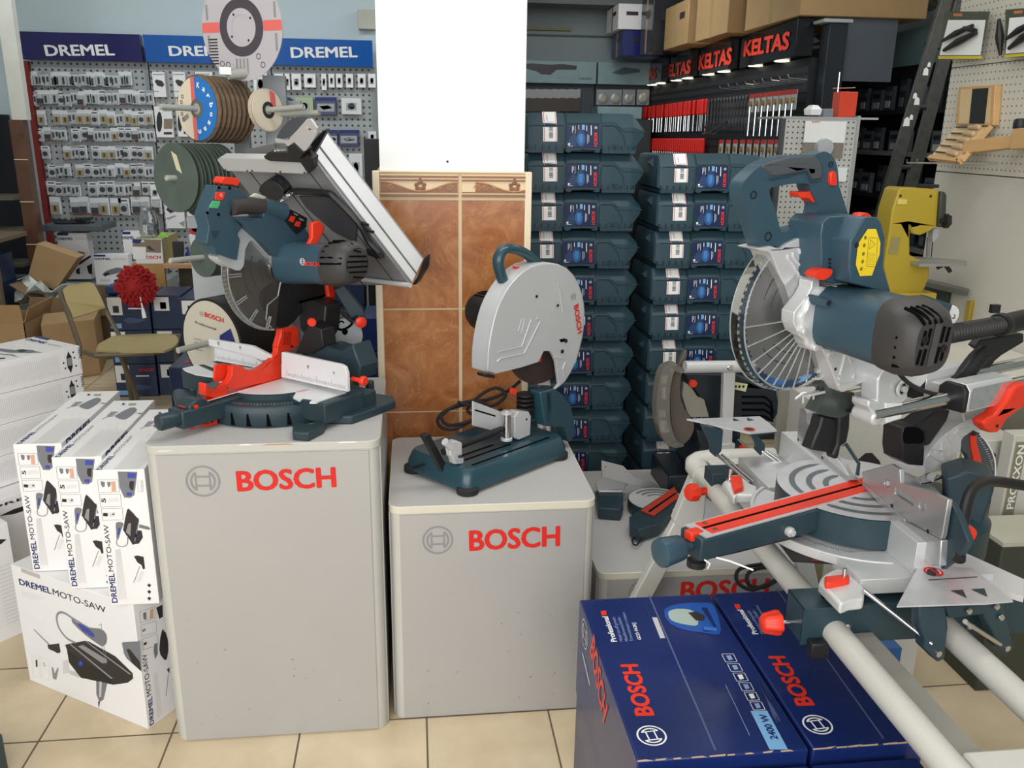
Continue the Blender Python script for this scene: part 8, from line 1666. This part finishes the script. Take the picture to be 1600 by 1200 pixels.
# ladder
lad = thing('ladder', 'dark paint-chipped metal ladder leaning behind the yellow bandsaw', 'ladder', (2.5, 4.5, 0)); LM = M('worn_ladder_metal', '#3b3934', .5, .3, var=.3, scale=25)
for (p, q) in (((1478, 0), (1378, 330)), ((1500, 0), (1412, 330))):
    P_, Q_ = aty(*p, 4.6), aty(*q, 4.25); d = (Q_-P_)/(P_.z-Q_.z); A_ = P_-d*.25; B_ = Q_+d*(Q_.z-.01); x0 = V((1, 0, 0))
    mb = MB(); mb.loft([[c+V((i*.032, j*.014, 0)) for i, j in ((-1, -1), (1, -1), (1, 1), (-1, 1))] for c in (A_, B_)], LM); r_ = mb.build('rail', lad, bevel=.003)
    if p[0] < 1490:
        mb = MB()
        for t, w in ((.32, .018), (.36, .03), (.47, .022), (.50, .03), (.57, .02), (.60, .035)): c = P_+(Q_-P_)*t+V((R.uniform(-.02, .01), -.0145, 0)); mb.cap([c+V((w*math.cos(k)*.5*(1+.3*math.sin(3*k)), 0, w*math.sin(k)*1.3)) for k in [j*.785 for j in range(8)]], WHT)
        mb.build('paint_splashes', r_, smooth=0)
for z in (.5, .8, 1.1, 1.4, 1.7, 2.0):
    mb = MB()
    L0, L1 = [(lambda P_, Q_: P_+(Q_-P_)*((P_.z-z)/(P_.z-Q_.z)))(aty(*p, 4.6), aty(*q, 4.25)) for p, q in (((1478, 0), (1378, 330)), ((1500, 0), (1412, 330)))]
    mb.cyl(L0, L1, .012, LM, 10); mb.build('rung', lad)
# ------------------------------------------------------------ pegboard end rack in the middle distance
YE = 4.15; wp = M('white_pegboard_end', '#c2c2bd', .5, var=0); pegify(wp, '#3a3a38', .0254, .0042)
er = thing('end_rack', 'freestanding pegboard end rack with clutter on top, behind the right saw handle', 'display rack', (2.08, 4.2, 0))
a, b, c = aty(1228, 185, YE), aty(1342, 181, YE), aty(1375, 181, 4.6)
mb = MB(); mb.box2((a.x, YE, .03), (b.x, YE+.02, a.z), wp); mb.build('pegboard', er)
mb = MB(); mb.prism([(b.x, YE, .03), (b.x, YE, b.z), (b.x+.12, YE+.5, b.z), (b.x+.12, YE+.5, .03)], (.0, .02, 0), M('grey_side_sheet', '#8c8e90', .45)); mb.build('side_sheet', er); mb = MB(); mb.box2((b.x-.006, YE-.006, .03), (b.x+.008, YE+.0, b.z), STP); mb.box2((a.x-.02, YE-.004, .03), (a.x, YE+.02, a.z), M('dark_edge', '#4a4c50', .5)); mb.build('edge_trim', er); mb = MB(); mb.box2((a.x-.02, YE-.05, 0), (b.x+.14, YE+.55, .03), M('dark_edge', '#4a4c50')); mb.build('base', er)
mb = MB(); mb.box2((a.x-.02, YE-.004, a.z), (b.x+.1, YE+.3, a.z+.01), STP); mb.build('top_sheet', er)
q = lambda x, y: (1200+x/4, y/4)
p0_, p1_ = aty(*q(245, 755), YE-.03), aty(*q(475, 990), YE-.03)
pk = thing('tool_package', 'clear blister package with a white top hanging on the end rack', 'blister pack', ((p0_.x+p1_.x)/2, YE-.02, p1_.z)); mb = MB(); mb.box2((p0_.x, YE-.01, p1_.z), (p1_.x, YE-.004, p0_.z), M('taupe_card', '#8a8276', .5)); mb.box2((p0_.x, YE-.014, p0_.z-.10), (p1_.x, YE-.01, p0_.z), WHT); mb.lathe(((p0_.x+p1_.x)/2, YE-.01, p1_.z+.05), (0, -1, 0), [(.045, 0), (.04, .03), (.0, .035)], BLI, 20); mb.build('card', pk)
mb = MB(); mb.ptext('BOSCH', q(275, 767), q(325, 765), q(275, 757), PY(YE-.0145), REDD, bold=.03); mb.build('lettering', pk, smooth=0)
for (u, v_, w, h, lb) in ((1310, 262, 12, 22, 'small white package right of the saw handle on the end rack'), (1246, 332, 16, 14, 'small white package seen through the saw handle loop')):
    a2, b2 = aty(u, v_, YE-.02), aty(u+w, v_+h, YE-.02); slab('tool_package', (a2.x, YE-.02, b2.z), (b2.x, YE-.004, a2.z), WHT, lb, 'package', .001)
p = aty(1270, 178, YE+.08); mb = MB(); mb.lathe(p-V((0, 0, .01)), (0, 0, 1), [(0, 0), (.035, .005), (.04, .03), (.02, .05), (0, .052)], PAPER, 14, fn=lambda a: 1+.15*math.sin(a*5)); mb.build('crumpled_bag', label='crumpled white bag on top of the end rack', cat='bag')
p = aty(1290, 178, YE+.1); slab('tape_roll_box', (p.x-.02, YE+.08, a.z+.010), (p.x+.03, YE+.14, a.z+.05), M('grey_tape', '#7f8488', .4), 'small grey box beside the crumpled bag on the end rack', 'box')
a3, b3 = aty(1314, 143, YE+.1), aty(1338, 172, YE+.1); slab('red_box', (a3.x, YE+.1, a.z+.0105), (b3.x, YE+.18, a3.z), M('orange_red_carton', '#d8472c', .4), 'small orange red carton standing on top of the end rack', 'box', .003)
mb = MB(); p = aty(1306, 175, YE+.15); t_ = aty(1312, 113, YE+.15); mb.cyl((p.x, p.y, a.z+.01), t_, .004, CHR, 8); mb.cyl(aty(1302, 138, YE+.15), aty(1336, 137, YE+.15), .003, CHR, 8); mb.lathe((p.x, p.y, a.z+.010), (0, 0, 1), [(.02, 0), (.02, .004), (0, .006)], CHR, 14); mb.build('display_hook', label='thin chrome display hook rod standing on the end rack', cat='hook')
# ------------------------------------------------------------ white pegboard wall at right, chisel set, packs
XW = 2.2; pw = M('cream_pegboard', '#cfcbbd', .5, var=0); pegify(pw, '#6c675c', .0254, .0034, (1, 2)); cwl = M('cream_wall_panel', '#c9c5b9', .5, var=.02, scale=1)
z_a, z_b = 1.415, 1.82
root = thing('partition_panel', 'cream pegboard partition on the right holding the wooden chisel set', 'panel', (XW, 3.0, 0))
mb = MB(); mb.box2((XW, 1.9, z_a), (XW+.03, 3.50, z_b), pw); mb.build('pegboard', root); mb = MB(); mb.box2((XW, 1.9, z_b+.004), (XW+.03, 3.50, 2.6), pw); mb.build('pegboard', root)
mb = MB(); mb.box2((XW-.002, 1.9, 0), (XW+.03, 3.50, z_a-.004), cwl); mb.build('lower_panel', root, bevel=.002)
PW = M('pale_wood', '#c79f6c', .5, var=.06, stretch=(1, 1, 6)); PW2 = M('pale_wood_inner', '#d8bd8f', .55, var=.05); g = PX(XW-.03)
cs_ = thing('chisel_set', 'open wooden box of carving chisels hung on the cream pegboard', 'tool set', g(1520, 240))
q = lambda *a: [(1200+x/4, y/4) for x, y in a]
mb = MB(); mb.tr(q((1190, 545), (1420, 530), (1405, 785), (1170, 780)), PX(XW-.030), .028, PW); lid = mb.build('lid', cs_, bevel=.003)
mb = MB(); mb.tr(q((1205, 560), (1395, 548), (1385, 770), (1192, 768)), PX(XW-.0305), .002, PW2); mb.tr(q((1278, 555), (1375, 550), (1350, 772), (1256, 772)), PX(XW-.033), .003, BLK); mb.build('lid_lining', lid)
tray_pl = PL(g(1520, 240), (-.5, 0, .86))
TP = [g(*p) for p in q((1170, 795), (1390, 795))]; e_ = TP[1]-TP[0]; nf = PL(TP[0], (-.28, 0, .96)); fl_, fr_p = atx(*q((1010, 985))[0], XW-.16), atx(*q((1210, 1010))[0], XW-.16)
mb = MB(); mb.prism([TP[0], TP[1], fr_p, fl_], (0, 0, -.012), PW2); mb.pipe([TP[1], fr_p], .012, PW, 4); mb.pipe([fl_, fr_p], .012, PW, 4); mb.build('tray', cs_)
HW = M('turned_handle_wood', '#c2a684', .45)
for i in range(5):
    t = (i+.5)/5; A_ = TP[0]+(fl_-TP[0])*t; B_ = TP[1]+(fr_p-TP[1])*t; d = (B_-A_).normalized(); L_2 = (B_-A_).length; c = A_+d*L_2*.12+V((0, 0, .012)); ch = MB(); ch.cyl(c-d*L_2*.02, c+d*L_2*.33, .0035, M('chisel_steel_dull', '#5a4f45', .4, .5), 8); ch.lathe(c+d*L_2*.33, d, [(.005, 0), (.009, .01), (.008, L_2*.14), (.012, L_2*.24), (.010, L_2*.32), (.004, L_2*.34)], HW, 14)
    ch.build('carving_chisel', label=f'wooden handled carving chisel, {["backmost", "second", "middle", "fourth", "front"][i]} one in the open chisel set', cat='chisel', group='chisels in the wooden set')
b0, b1 = atx(*q((1210, 960))[0], XW-.14), atx(*q((1510, 925))[0], XW-.10)
mb = MB(); mb.prism([b0+V((0, 0, .045)), b1+V((0, 0, .045)), b1, b0], (.05, 0, 0), PW); mb.build('wooden_block_set', bevel=.002, label='long pale wooden case in front of the chisel set on the pegboard hooks', cat='case')
b0, b1 = atx(*q((1508, 935))[0], XW-.12), atx(1640, 230, XW-.12); mb = MB(); mb.prism([b0, b1, b1+V((0, 0, .07)), b0+V((0, 0, .07))], (.09, 0, 0), PW); o = mb.build('wooden_box', bevel=.003, label='pale wooden box cut by the right edge of the photo', cat='box')
p = atx(1592, 208, XW-.06); mb = MB(); mb.lathe((p.x, p.y, b0.z+.0705), (0, 0, 1), [(.022, 0), (.024, .02), (.018, .034), (0, .036)], BLK, 20); mb.build('black_cap', label='round black knob resting on the wooden box at the right edge', cat='knob')
PLM = [atx(x, 255, XW) for x in (1477, 1494, 1518, 1560)]
for i, p in enumerate(PLM): mb = MB(); mb.pipe([p, p-V((.17, 0, 0)), p-V((.17, 0, -.015))], .003, CHR, 6); mb.build('hook', root)
def rpack(pts, lb, pic):
    g = PX(XW-.05); cc = g(*pts[0]); r = thing('tool_blister', lb, 'blister pack', g(*pts[3]), 'tool blister packs on the cream pegboard'); mb = MB(); mb.tr(pts, g, .004, M('olive_pack_card', '#4b5140', .5)); mb.build('card', r)
    mb = MB(); L = lambda u, v: (pts[0][0]+(pts[1][0]-pts[0][0])*u+(pts[3][0]-pts[0][0])*v, pts[0][1]+(pts[1][1]-pts[0][1])*u+(pts[3][1]-pts[0][1])*v)
    mb.flat([L(.1, .18), L(.95, .18), L(.95, .92), L(.02, .92)], g, WHT, .001); mb.flat([L(0, .94), L(1, .94), L(1, 1), L(0, 1)], g, M('pack_yellow', '#d6c22c', .4, var=0), .001); mb.flat([L(.2, .04), L(.4, .04), L(.4, .1), L(.2, .1)], g, M('pack_orange', '#c9743c', .4, var=0), .001); mb.build('card_print', r, smooth=0)
    mb = MB(); 
    for a_, b_, rr in (((.12, .62), (.75, .30), .012), ((.18, .82), (.85, .45), .014), ((.55, .34), (.85, .40), .010)): mb.pipe([g(*L(*a_))-V((.015, 0, 0)), g(*L((a_[0]+b_[0])/2, (a_[1]+b_[1])/2))-V((.022, 0, 0)), g(*L(*b_))-V((.015, 0, 0))], [rr*.5, rr, rr*.6], BLK, 10)
    mb.build('packed_tool', r)
rpack([(1477, 18), (1546, 18), (1527, 93), (1466, 92)], 'blister pack with a black rotary tool, left one on the cream pegboard', 1)
rpack([(1571, 15), (1640, 10), (1640, 88), (1570, 90)], 'blister pack with a dark tool, cut by the right edge of the photo', 2)
p0_, p1_ = PX(XW-.03)(1561, 30), PX(XW-.03)(1563, 86); mb = MB(); mb.pipe([p0_, (p0_+p1_)/2, p1_], [.006, .016, .005], BLK, 10); mb.build('carded_knife', label='black slim tool hanging between the two blister packs', cat='tool')
# ------------------------------------------------------------ bench with bandsaw and table saw
PY_ = M('machine_yellow', '#a8912a', .4, var=.04); PG_ = M('machine_dark_green', '#343b30', .45, var=.04)
BZ = .80
bn = thing('workbench', 'white topped bench along the cream partition carrying the yellow machines', 'bench', (1.95, 3.0, 0))
mb = MB(); mb.box2((1.60, 2.50, BZ-.035), (XW-.005, 3.60, BZ), M('bench_white', '#dcd9cf', .45)); mb.build('bench_top', bn, bevel=.004)
mb = MB(); mb.box2((1.80, 2.56, .46), (XW-.01, 3.55, BZ-.036), M('bench_carcass_grey', '#7b776e', .6)); mb.build('bench_carcass', bn)  # plain grey-brown block under the bench top
for x, y in ((1.63, 3.5), (2.1, 3.5), (2.1, 2.56)): mb = MB(); mb.box2((x, y, 0), (x+.04, y+.04, BZ-.035), M('bench_white', '#dcd9cf')); mb.build('leg', bn)
bs = thing('bandsaw', 'yellow tabletop bandsaw with dark green back on the white bench', 'power saw', (1.85, 3.02, BZ)); gB = PY(2.95); r2 = lambda *a: [(1350+x/3.752, 200+y/3.752) for x, y in a]
mb = MB(); mb.tr(sm(r2((205, 360), (225, 350), (420, 358), (450, 375), (450, 480), (430, 580), (380, 610), (330, 630), (285, 620), (270, 590)), 1)+r2((270, 745), (385, 800), (385, 870), (340, 985), (150, 990), (118, 800), (155, 560), (165, 480)), gB, .10, PY_); bb_ = mb.build('frame', bs, bevel=.006, seg=3)
mb = MB(); mb.tr(r2((450, 370), (478, 375), (488, 400), (482, 560), (460, 585), (435, 580)), gB.off(.015), .12, PG_); mb.build('rear_cover', bs, bevel=.006, seg=3)
mb = MB(); mb.tr(r2((158, 570), (228, 572), (222, 660), (192, 805), (128, 800), (132, 770)), gB.off(-.001), .002, M('switch_plate_dark', '#26272b', .4)); mb.flat(r2((165, 640), (212, 642), (195, 740), (140, 738)), gB, M('spec_plate', '#8a8256', .5), .0015); mb.flat(r2((197, 415), (252, 418), (248, 448), (193, 446)), gB, M('name_plate', '#c9b663', .4), .002)
for c in ((213, 398), (390, 400)): mb.disc(gB(*r2(c)[0])+V((0, -.0015, 0)), (0, -1, 0), .005, BLK, 10)
mb.build('switch_and_plates', bb_, smooth=0)
mb = MB(); mb.tr(r2((410, 585), (440, 588), (435, 640), (405, 668), (400, 640)), gB.off(-.02), .03, STP); mb.cyl(gB.off(-.03)(*r2((403, 640))[0]), gB.off(-.03)(*r2((395, 755))[0]), .002, BLK, 6); mb.tr(r2((375, 640), (392, 640), (388, 755), (372, 755)), gB.off(-.06), .01, M('grey_side_sheet', '#8c8e90')); mb.build('blade_guide', bs)
mb = MB(); p = gB.off(.02)(*r2((493, 545))[0]); mb.lathe(p-V((.03, 0, 0)), (1, 0, 0), [(.008, 0), (.008, .012), (.024, .014), (.024, .03), (0, .032)], BLK, 20, fn=lambda a: 1+.1*math.sin(a*6)); p = gB(*r2((420, 345))[0]); mb.build('tension_knob', bs); mb = MB(); mb.box(p+V((0, .05, .0)), (.07, .03, .012), BLK); mb.build('top_bracket', bs)
tz = gB(*r2((400, 780))[0]).z; mb = MB(); mb.tr(r2((180, 752), (205, 745), (600, 775), (605, 790), (580, 795), (325, 797)), PZ(tz), .010, M('saw_table_grey', '#9a9b95', .4, .3)); mb.build('saw_table', bs); mb = MB(); mb.pipe([gB(*p) for p in r2((430, 820), (470, 800), (490, 820), (505, 842))], .008, BLK, 8); mb.build('tilt_lever', bs)
mb = MB(); mb.box2((gB(*r2((150, 980))[0]).x, 2.92, BZ), (gB(*r2((340, 980))[0]).x+.04, 3.12, gB(*r2((300, 960))[0]).z), PY_); mb.build('base', bs, bevel=.004)
tsw = thing('table_saw', 'small green and yellow table saw with grey top, right of the bandsaw', 'power saw', (2.0, 2.62, BZ)); r3 = lambda *a: [(1420+x/4.617, 360+y/4.617) for x, y in a]
zt2 = .975; TG = M('saw_table_grey', '#9a9b95', .4, .3)
mb = MB(); mb.tr(r3((145, 315), (350, 303), (640, 303), (830, 345), (830, 400), (660, 412), (470, 390), (300, 350)), PZ(zt2), .018, TG); tt3 = mb.build('saw_table', tsw, bevel=.001)
mb = MB(); mb.flat(r3((430, 347), (800, 350), (800, 354), (430, 351)), PZ(zt2), VOID, .001); mb.tr(sm(r3((565, 348), (580, 336), (600, 332), (625, 336), (640, 348)), 1), PY(atz(*r3((600, 345))[0], zt2).y), .003, BLK); mb.build('blade_slot', tt3)
mb = MB(); mb.tr(r3((68, 345), (80, 335), (435, 420), (430, 440), (80, 360)), PZ(zt2-.002), .02, M('rail_grey', '#77756e', .4, .3)); p = atz(*r3((450, 455))[0], zt2-.02); mb.cyl(p-V((.0, .0, 0)), p+V((.03, -.02, 0)), .011, ALU, 16); mb.build('front_rail', tsw, bevel=.001)
p0_ = atz(*r3((480, 415))[0], zt2-.018); p1_ = atz(*r3((665, 412))[0], zt2-.018); y_ = p0_.y
mb = MB(); mb.box2((p0_.x-.02, y_, BZ), (min(p1_.x+.25, XW-.02), y_+.30, zt2-.019), PG_); mb.build('cabinet', tsw, bevel=.003)
q0 = atz(*r3((160, 370))[0], zt2-.018); mb = MB(); mb.prism([(q0.x, q0.y, BZ), (p0_.x-.02, y_, BZ), (p0_.x-.02, y_, zt2-.02), (q0.x, q0.y, zt2-.02)], (.05, .2, 0), PY_); mb.build('front_panel', tsw)
mb = MB(); f_ = PL((q0.x, q0.y, BZ), V((y_-q0.y, -(p0_.x-.02-q0.x), 0))); mb.tr(r3((130, 420), (180, 410), (210, 460), (200, 490), (130, 480)), f_.off(.01), .01, PG_); mb.tr(r3((210, 470), (250, 465), (270, 500), (255, 515), (210, 500)), f_.off(.02), .02, BLK); mb.build('controls', tsw)
mb = MB(); mb.tr(r3((580, 372), (600, 352), (830, 400), (830, 445)), PZ(zt2+.004), .004, M('aluminium_strip', '#a9adb0', .35, .5)); mb.flat(r3((775, 375), (830, 372), (830, 402), (780, 395)), PZ(zt2+.005), PY_, .001); mb.build('sliding_fence', tsw)
mb = MB(); mb.prism([(p1_.x+.02, y_-.04, BZ), (XW-.02, y_-.16, BZ), (XW-.02, y_-.16, BZ+.13), (p1_.x+.10, y_-.08, BZ+.13)], (0, .03, 0), PY_); mb.build('yellow_machine_base', bevel=.003, label='yellow sloping machine housing right of the table saw, behind the black hose', cat='machine')
# ------------------------------------------------------------ cartons under the bench
OLV = M('proxxon_olive', '#8a8668', .5, var=0); PXW = M('grey_white_carton', '#c9c6bd', .5, var=.02)
def prx(x0, y0, z0, w, d, h, lb, txt=True):
    r = thing('machine_carton', lb, 'box', (x0+w/2, y0+d/2, z0), 'grey and white machine cartons at the right'); mb = MB(); mb.box2((x0, y0, z0), (x0+w, y0+d, z0+h), PXW); mb.build('box_body', r, bevel=.002)
    mb = MB(); e = y0-.001; Q4 = lambda u0, v0, u1, v1, m: mb.quad([(x0+w*u0, e, z0+h*v0), (x0+w*u1, e, z0+h*v0), (x0+w*u1, e, z0+h*v1), (x0+w*u0, e, z0+h*v1)], m)
    Q4(.03, .05, .17, .95, OLV); mb.text('PROXXON', (x0+w*.145, e, z0+h*.45), (x0+w*.145, e, z0+h*.93), (-1, 0, 0), w*.09, PAPER, .03, .002, 1)
    mb.cap([V((x0+w*(.45+.16*math.cos(a)*(1+.2*math.sin(3*a))), e, z0+h*(.6+.2*math.sin(a)))) for a in [k*.45 for k in range(14)]], DKP); Q4(.25, .15, .5, .3, LTX); Q4(.7, .1, .9, .3, GREYP)
    for k in range(4): Q4(.65, .5+k*.1, .9, .54+k*.1, LGREY)
    mb.build('print', r, smooth=0); return r
def pp(px0, py0, px1, py1, Y, d, lb):
    a_, b_ = aty(px0, py0, Y), aty(px1, py1, Y); prx(a_.x, Y, max(0, b_.z), b_.x-a_.x, d, a_.z-max(0, b_.z), lb); return max(0, b_.z), a_.x, b_.x
pp(1288, 640, 1405, 990, 2.42, .25, 'grey machine carton with olive band, seen between the saw castings')
z1_, xa_, xb_ = pp(1500, 812, 1583, 862, 2.28, .2, 'lowest small white machine carton of the column under the bench')
pp(1500, 758, 1583, 811, 2.28, .2, 'middle white machine carton of the column below the black angle scale'); pp(1500, 690, 1583, 757, 2.28, .2, 'top white machine carton of the column, beside the black angle scale')
pp(1586, 680, 1665, 880, 2.20, .05, 'tall white machine carton at the right edge of the photo')
slab('machine_carton', (xa_, 2.285, 0), (xb_, 2.48, z1_-.002), PXW, 'plain white base carton under the column of machine cartons', 'box')
gb = thing('storage_box', 'dark olive green box at the right edge below the machine cartons', 'box', (1.75, 2.06, 0)); gx = aty(1567, 855, 1.98); mb = MB(); mb.box2((gx.x, 1.98, 0), (gx.x+.25, 2.15, gx.z), M('olive_box', '#3f4236', .6)); mb.build('box_body', gb, bevel=.004); mb = MB(); mb.box2((gx.x, 1.98, gx.z), (gx.x+.25, 2.15, gx.z+.012), M('pale_lid', '#bdbaa9', .5)); mb.build('lid', gb)
slab('gap_filler', (.74, 3.46, 0), (1.42, 3.52, 1.40), M('dim_cabinet', '#3a3f42'), 'dark filler panel added close behind the two case stacks to darken their gap', 'panel'); slab('carton', (1.22, 2.0, 0), (1.42, 2.2, .22), PXW, 'plain pale carton on the floor behind the rear housing of the large saw', 'box')  # filler panel added so the gap between the stacks stays dark
# ------------------------------------------------------------ dark second mitre saw behind the stand, and the small one on the low pedestal
s2_ = thing('mitre_saw', 'dark mitre saw with smoky round guard standing behind the saw stand, before the cases', 'power saw', (1.05, 2.80, .336))
t4 = lambda *a: [(930+x/3.748, 540+y/3.748) for x, y in a]
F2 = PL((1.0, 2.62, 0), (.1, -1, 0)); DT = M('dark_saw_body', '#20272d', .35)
def p2(mb, nm, root=None, bevel=0, **k): return mb.build(nm, root or s2_, bevel=bevel, **k)
mb = MB(); mb.tr(sm(t4((360, 360), (375, 220), (400, 140), (440, 115), (480, 110), (530, 150), (500, 165), (470, 150), (455, 190), (440, 280), (440, 420), (455, 500), (480, 560), (520, 580), (510, 595), (460, 600), (410, 570), (375, 490)), 2), F2.off(.03), .045, M('smoky_rim', '#b5b0a6', .12, trans=.75, var=0, ior=1.2)); p2(mb, 'guard_rim', bevel=.002)
mb = MB(); mb.tr(sm(t4((455, 200), (490, 110), (530, 25), (538, 60), (505, 180), (500, 290), (520, 360), (550, 410), (580, 460), (570, 520), (520, 580), (470, 560), (445, 440), (440, 300)), 2), F2, .02, M('worn_guard', '#5e564e', .4)); p2(mb, 'blade_guard', bevel=.002)
mb = MB(); mb.tr(t4((525, 215), (560, 240), (600, 300), (640, 315), (668, 420), (560, 420), (540, 390), (512, 290)), F2, .02, M('guard_cast_dim', '#8f8a7e', .4)); p2(mb, 'cast_cover', bevel=.002)
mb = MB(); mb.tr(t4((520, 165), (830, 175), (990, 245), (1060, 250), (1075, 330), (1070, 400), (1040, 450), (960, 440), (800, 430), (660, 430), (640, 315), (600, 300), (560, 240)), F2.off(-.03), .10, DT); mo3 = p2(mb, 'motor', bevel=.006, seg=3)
mb = MB()
for i in range(4): mb.pipe([F2.off(-.028)(*p) for p in t4((860, 300+i*38), (990, 300+i*38), (1030, 330+i*36), (1040, 390+i*18))], .004, VOID, 5)
mb.flat(t4((818, 212), (893, 225), (880, 270), (815, 255)), F2.off(-.028), M('pale_yellow_label', '#dcd9a8', .5), .001)
for x in (822, 845, 868): mb.disc(F2.off(-.026)(*t4((x, 240))[0]), F2.n, .005, DKP, 10)
p2(mb, 'motor_vents', mo3, smooth=0)
mb = MB(); p = F2.off(.01)(*t4((567, 217))[0]); mb.lathe(p, F2.n, [(.012, 0), (.012, .014), (0, .015)], REDP, 16, fn=lambda a: 1+.08*math.sin(a*6)); p = F2.off(-.0)(*t4((855, 600))[0]); mb.lathe(p, F2.n, [(.012, 0), (.012, .02), (0, .021)], REDP, 16); p2(mb, 'red_knob')
mb = MB(); a, b = F2.off(.03)(*t4((525, 125))[0]), F2.off(.03)(*t4((900, 122))[0]); mb.cyl(a, b, .020, ALUP, 20); mb.tr(t4((755, 150), (822, 150), (800, 600), (740, 600)), F2.off(.035), .02, ALUP); mb.tr(t4((735, 580), (820, 575), (815, 630), (735, 630)), F2.off(.04), .04, ALUP); mb.lathe(F2.off(.052)(*t4((790, 130))[0]), F2.n, [(.011, 0), (.008, .003), (0, .003)], CHR, 14); p2(mb, 'aluminium_frame', bevel=.001)
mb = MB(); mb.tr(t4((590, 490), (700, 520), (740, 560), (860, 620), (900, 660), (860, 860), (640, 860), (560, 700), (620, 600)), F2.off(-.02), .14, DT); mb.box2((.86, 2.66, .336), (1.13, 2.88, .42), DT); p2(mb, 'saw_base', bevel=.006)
sm_ = thing('mitre_saw', 'small teal mitre saw base with red kerf insert on the lowest pedestal', 'power saw', (.72, 2.45, .336)); zS = .385
def p3(mb, nm, root=None, bevel=0, **k): return mb.build(nm, root or sm_, bevel=bevel, **k)
cS = atz(*t4((330, 890))[0], zS)
mb = MB(); mb.tr(t4((0, 800), (30, 770), (190, 800), (160, 850), (20, 850)), PZ(zS), .008, ALUP); mb.tr(t4((0, 850), (160, 845), (165, 930), (150, 960), (20, 950)), PZ(zS-.008), .04, TEALD); wb_ = p3(mb, 'left_wing', bevel=.003)
mb = MB(); mb.lathe((cS.x+.02, cS.y, .3365), (0, 0, 1), [(.095, 0), (.098, .01), (.098, .042), (.0, .042)], TEALD, 48); tS = p3(mb, 'turntable'); mb = MB(); mb.disc((cS.x+.02, cS.y, .3792), (0, 0, 1), .095, ALUP, 40)
for r0, r1 in ((.072, .08), (.052, .06), (.032, .039)): mb.ringf((cS.x+.02, cS.y, .3798), (0, 0, 1), r0, r1, RG, up=(0, 1, 0), seg=24, a0=20, a1=140)
p3(mb, 'table_top', tS, smooth=0)
mb = MB(); mb.tr(t4((200, 1000), (470, 820), (500, 900), (380, 1040), (260, 1080), (205, 1050)), PZ(zS-.002), .04, TEALD); aS = p3(mb, 'front_arm', bevel=.004); mb = MB(); mb.tr(t4((268, 965), (462, 825), (492, 885), (345, 995)), PZ(zS+.004), .004, M('dull_red_insert', '#b03c2c', .45)); mb.flat(t4((310, 970), (470, 862), (474, 868), (318, 978)), PZ(zS+.004), VOID, .001); p3(mb, 'kerf_insert', aS)
mb = MB(); vS = PL(atz(*t4((230, 830))[0], zS), (.62, -1, 0)); mb.tr(t4((42, 675), (165, 705), (225, 768), (345, 800), (412, 860), (405, 865), (180, 805), (42, 770)), vS, .006, ALUP, [ell(*t4((62, 712))[0], 1.3, 1.8, 8), ell(*t4((177, 742))[0], 1.3, 1.8, 8)]); mb.tr(t4((465, 780), (550, 795), (548, 880), (490, 882), (465, 850)), vS, .006, ALUP); p3(mb, 'fence', bevel=.0008)
mb = MB(); mb.pipe([atz(x, y, zS-.035) for x, y in t4((225, 1165), (215, 1140), (250, 1100), (300, 1095), (270, 1140), (240, 1170))], .003, BLK, 6, closed=True); p3(mb, 'rear_wire')
mb = MB(); mb.pipe(sm([V((x, y, .342+.005*(i % 3))) for i, (x, y) in enumerate([(atz(*p, .34).x, atz(*p, .34).y) for p in ((1215, 880), (1190, 885), (1155, 895), (1152, 910), (1175, 925), (1205, 915), (1230, 900), (1200, 890), (1170, 900), (1170, 915), (1195, 920), (1225, 905))])], 4, False), .0055, BLKR, 8); mb.build('coiled_cable', label='black coiled power cable lying on the lowest pedestal under the large saw', cat='cable')
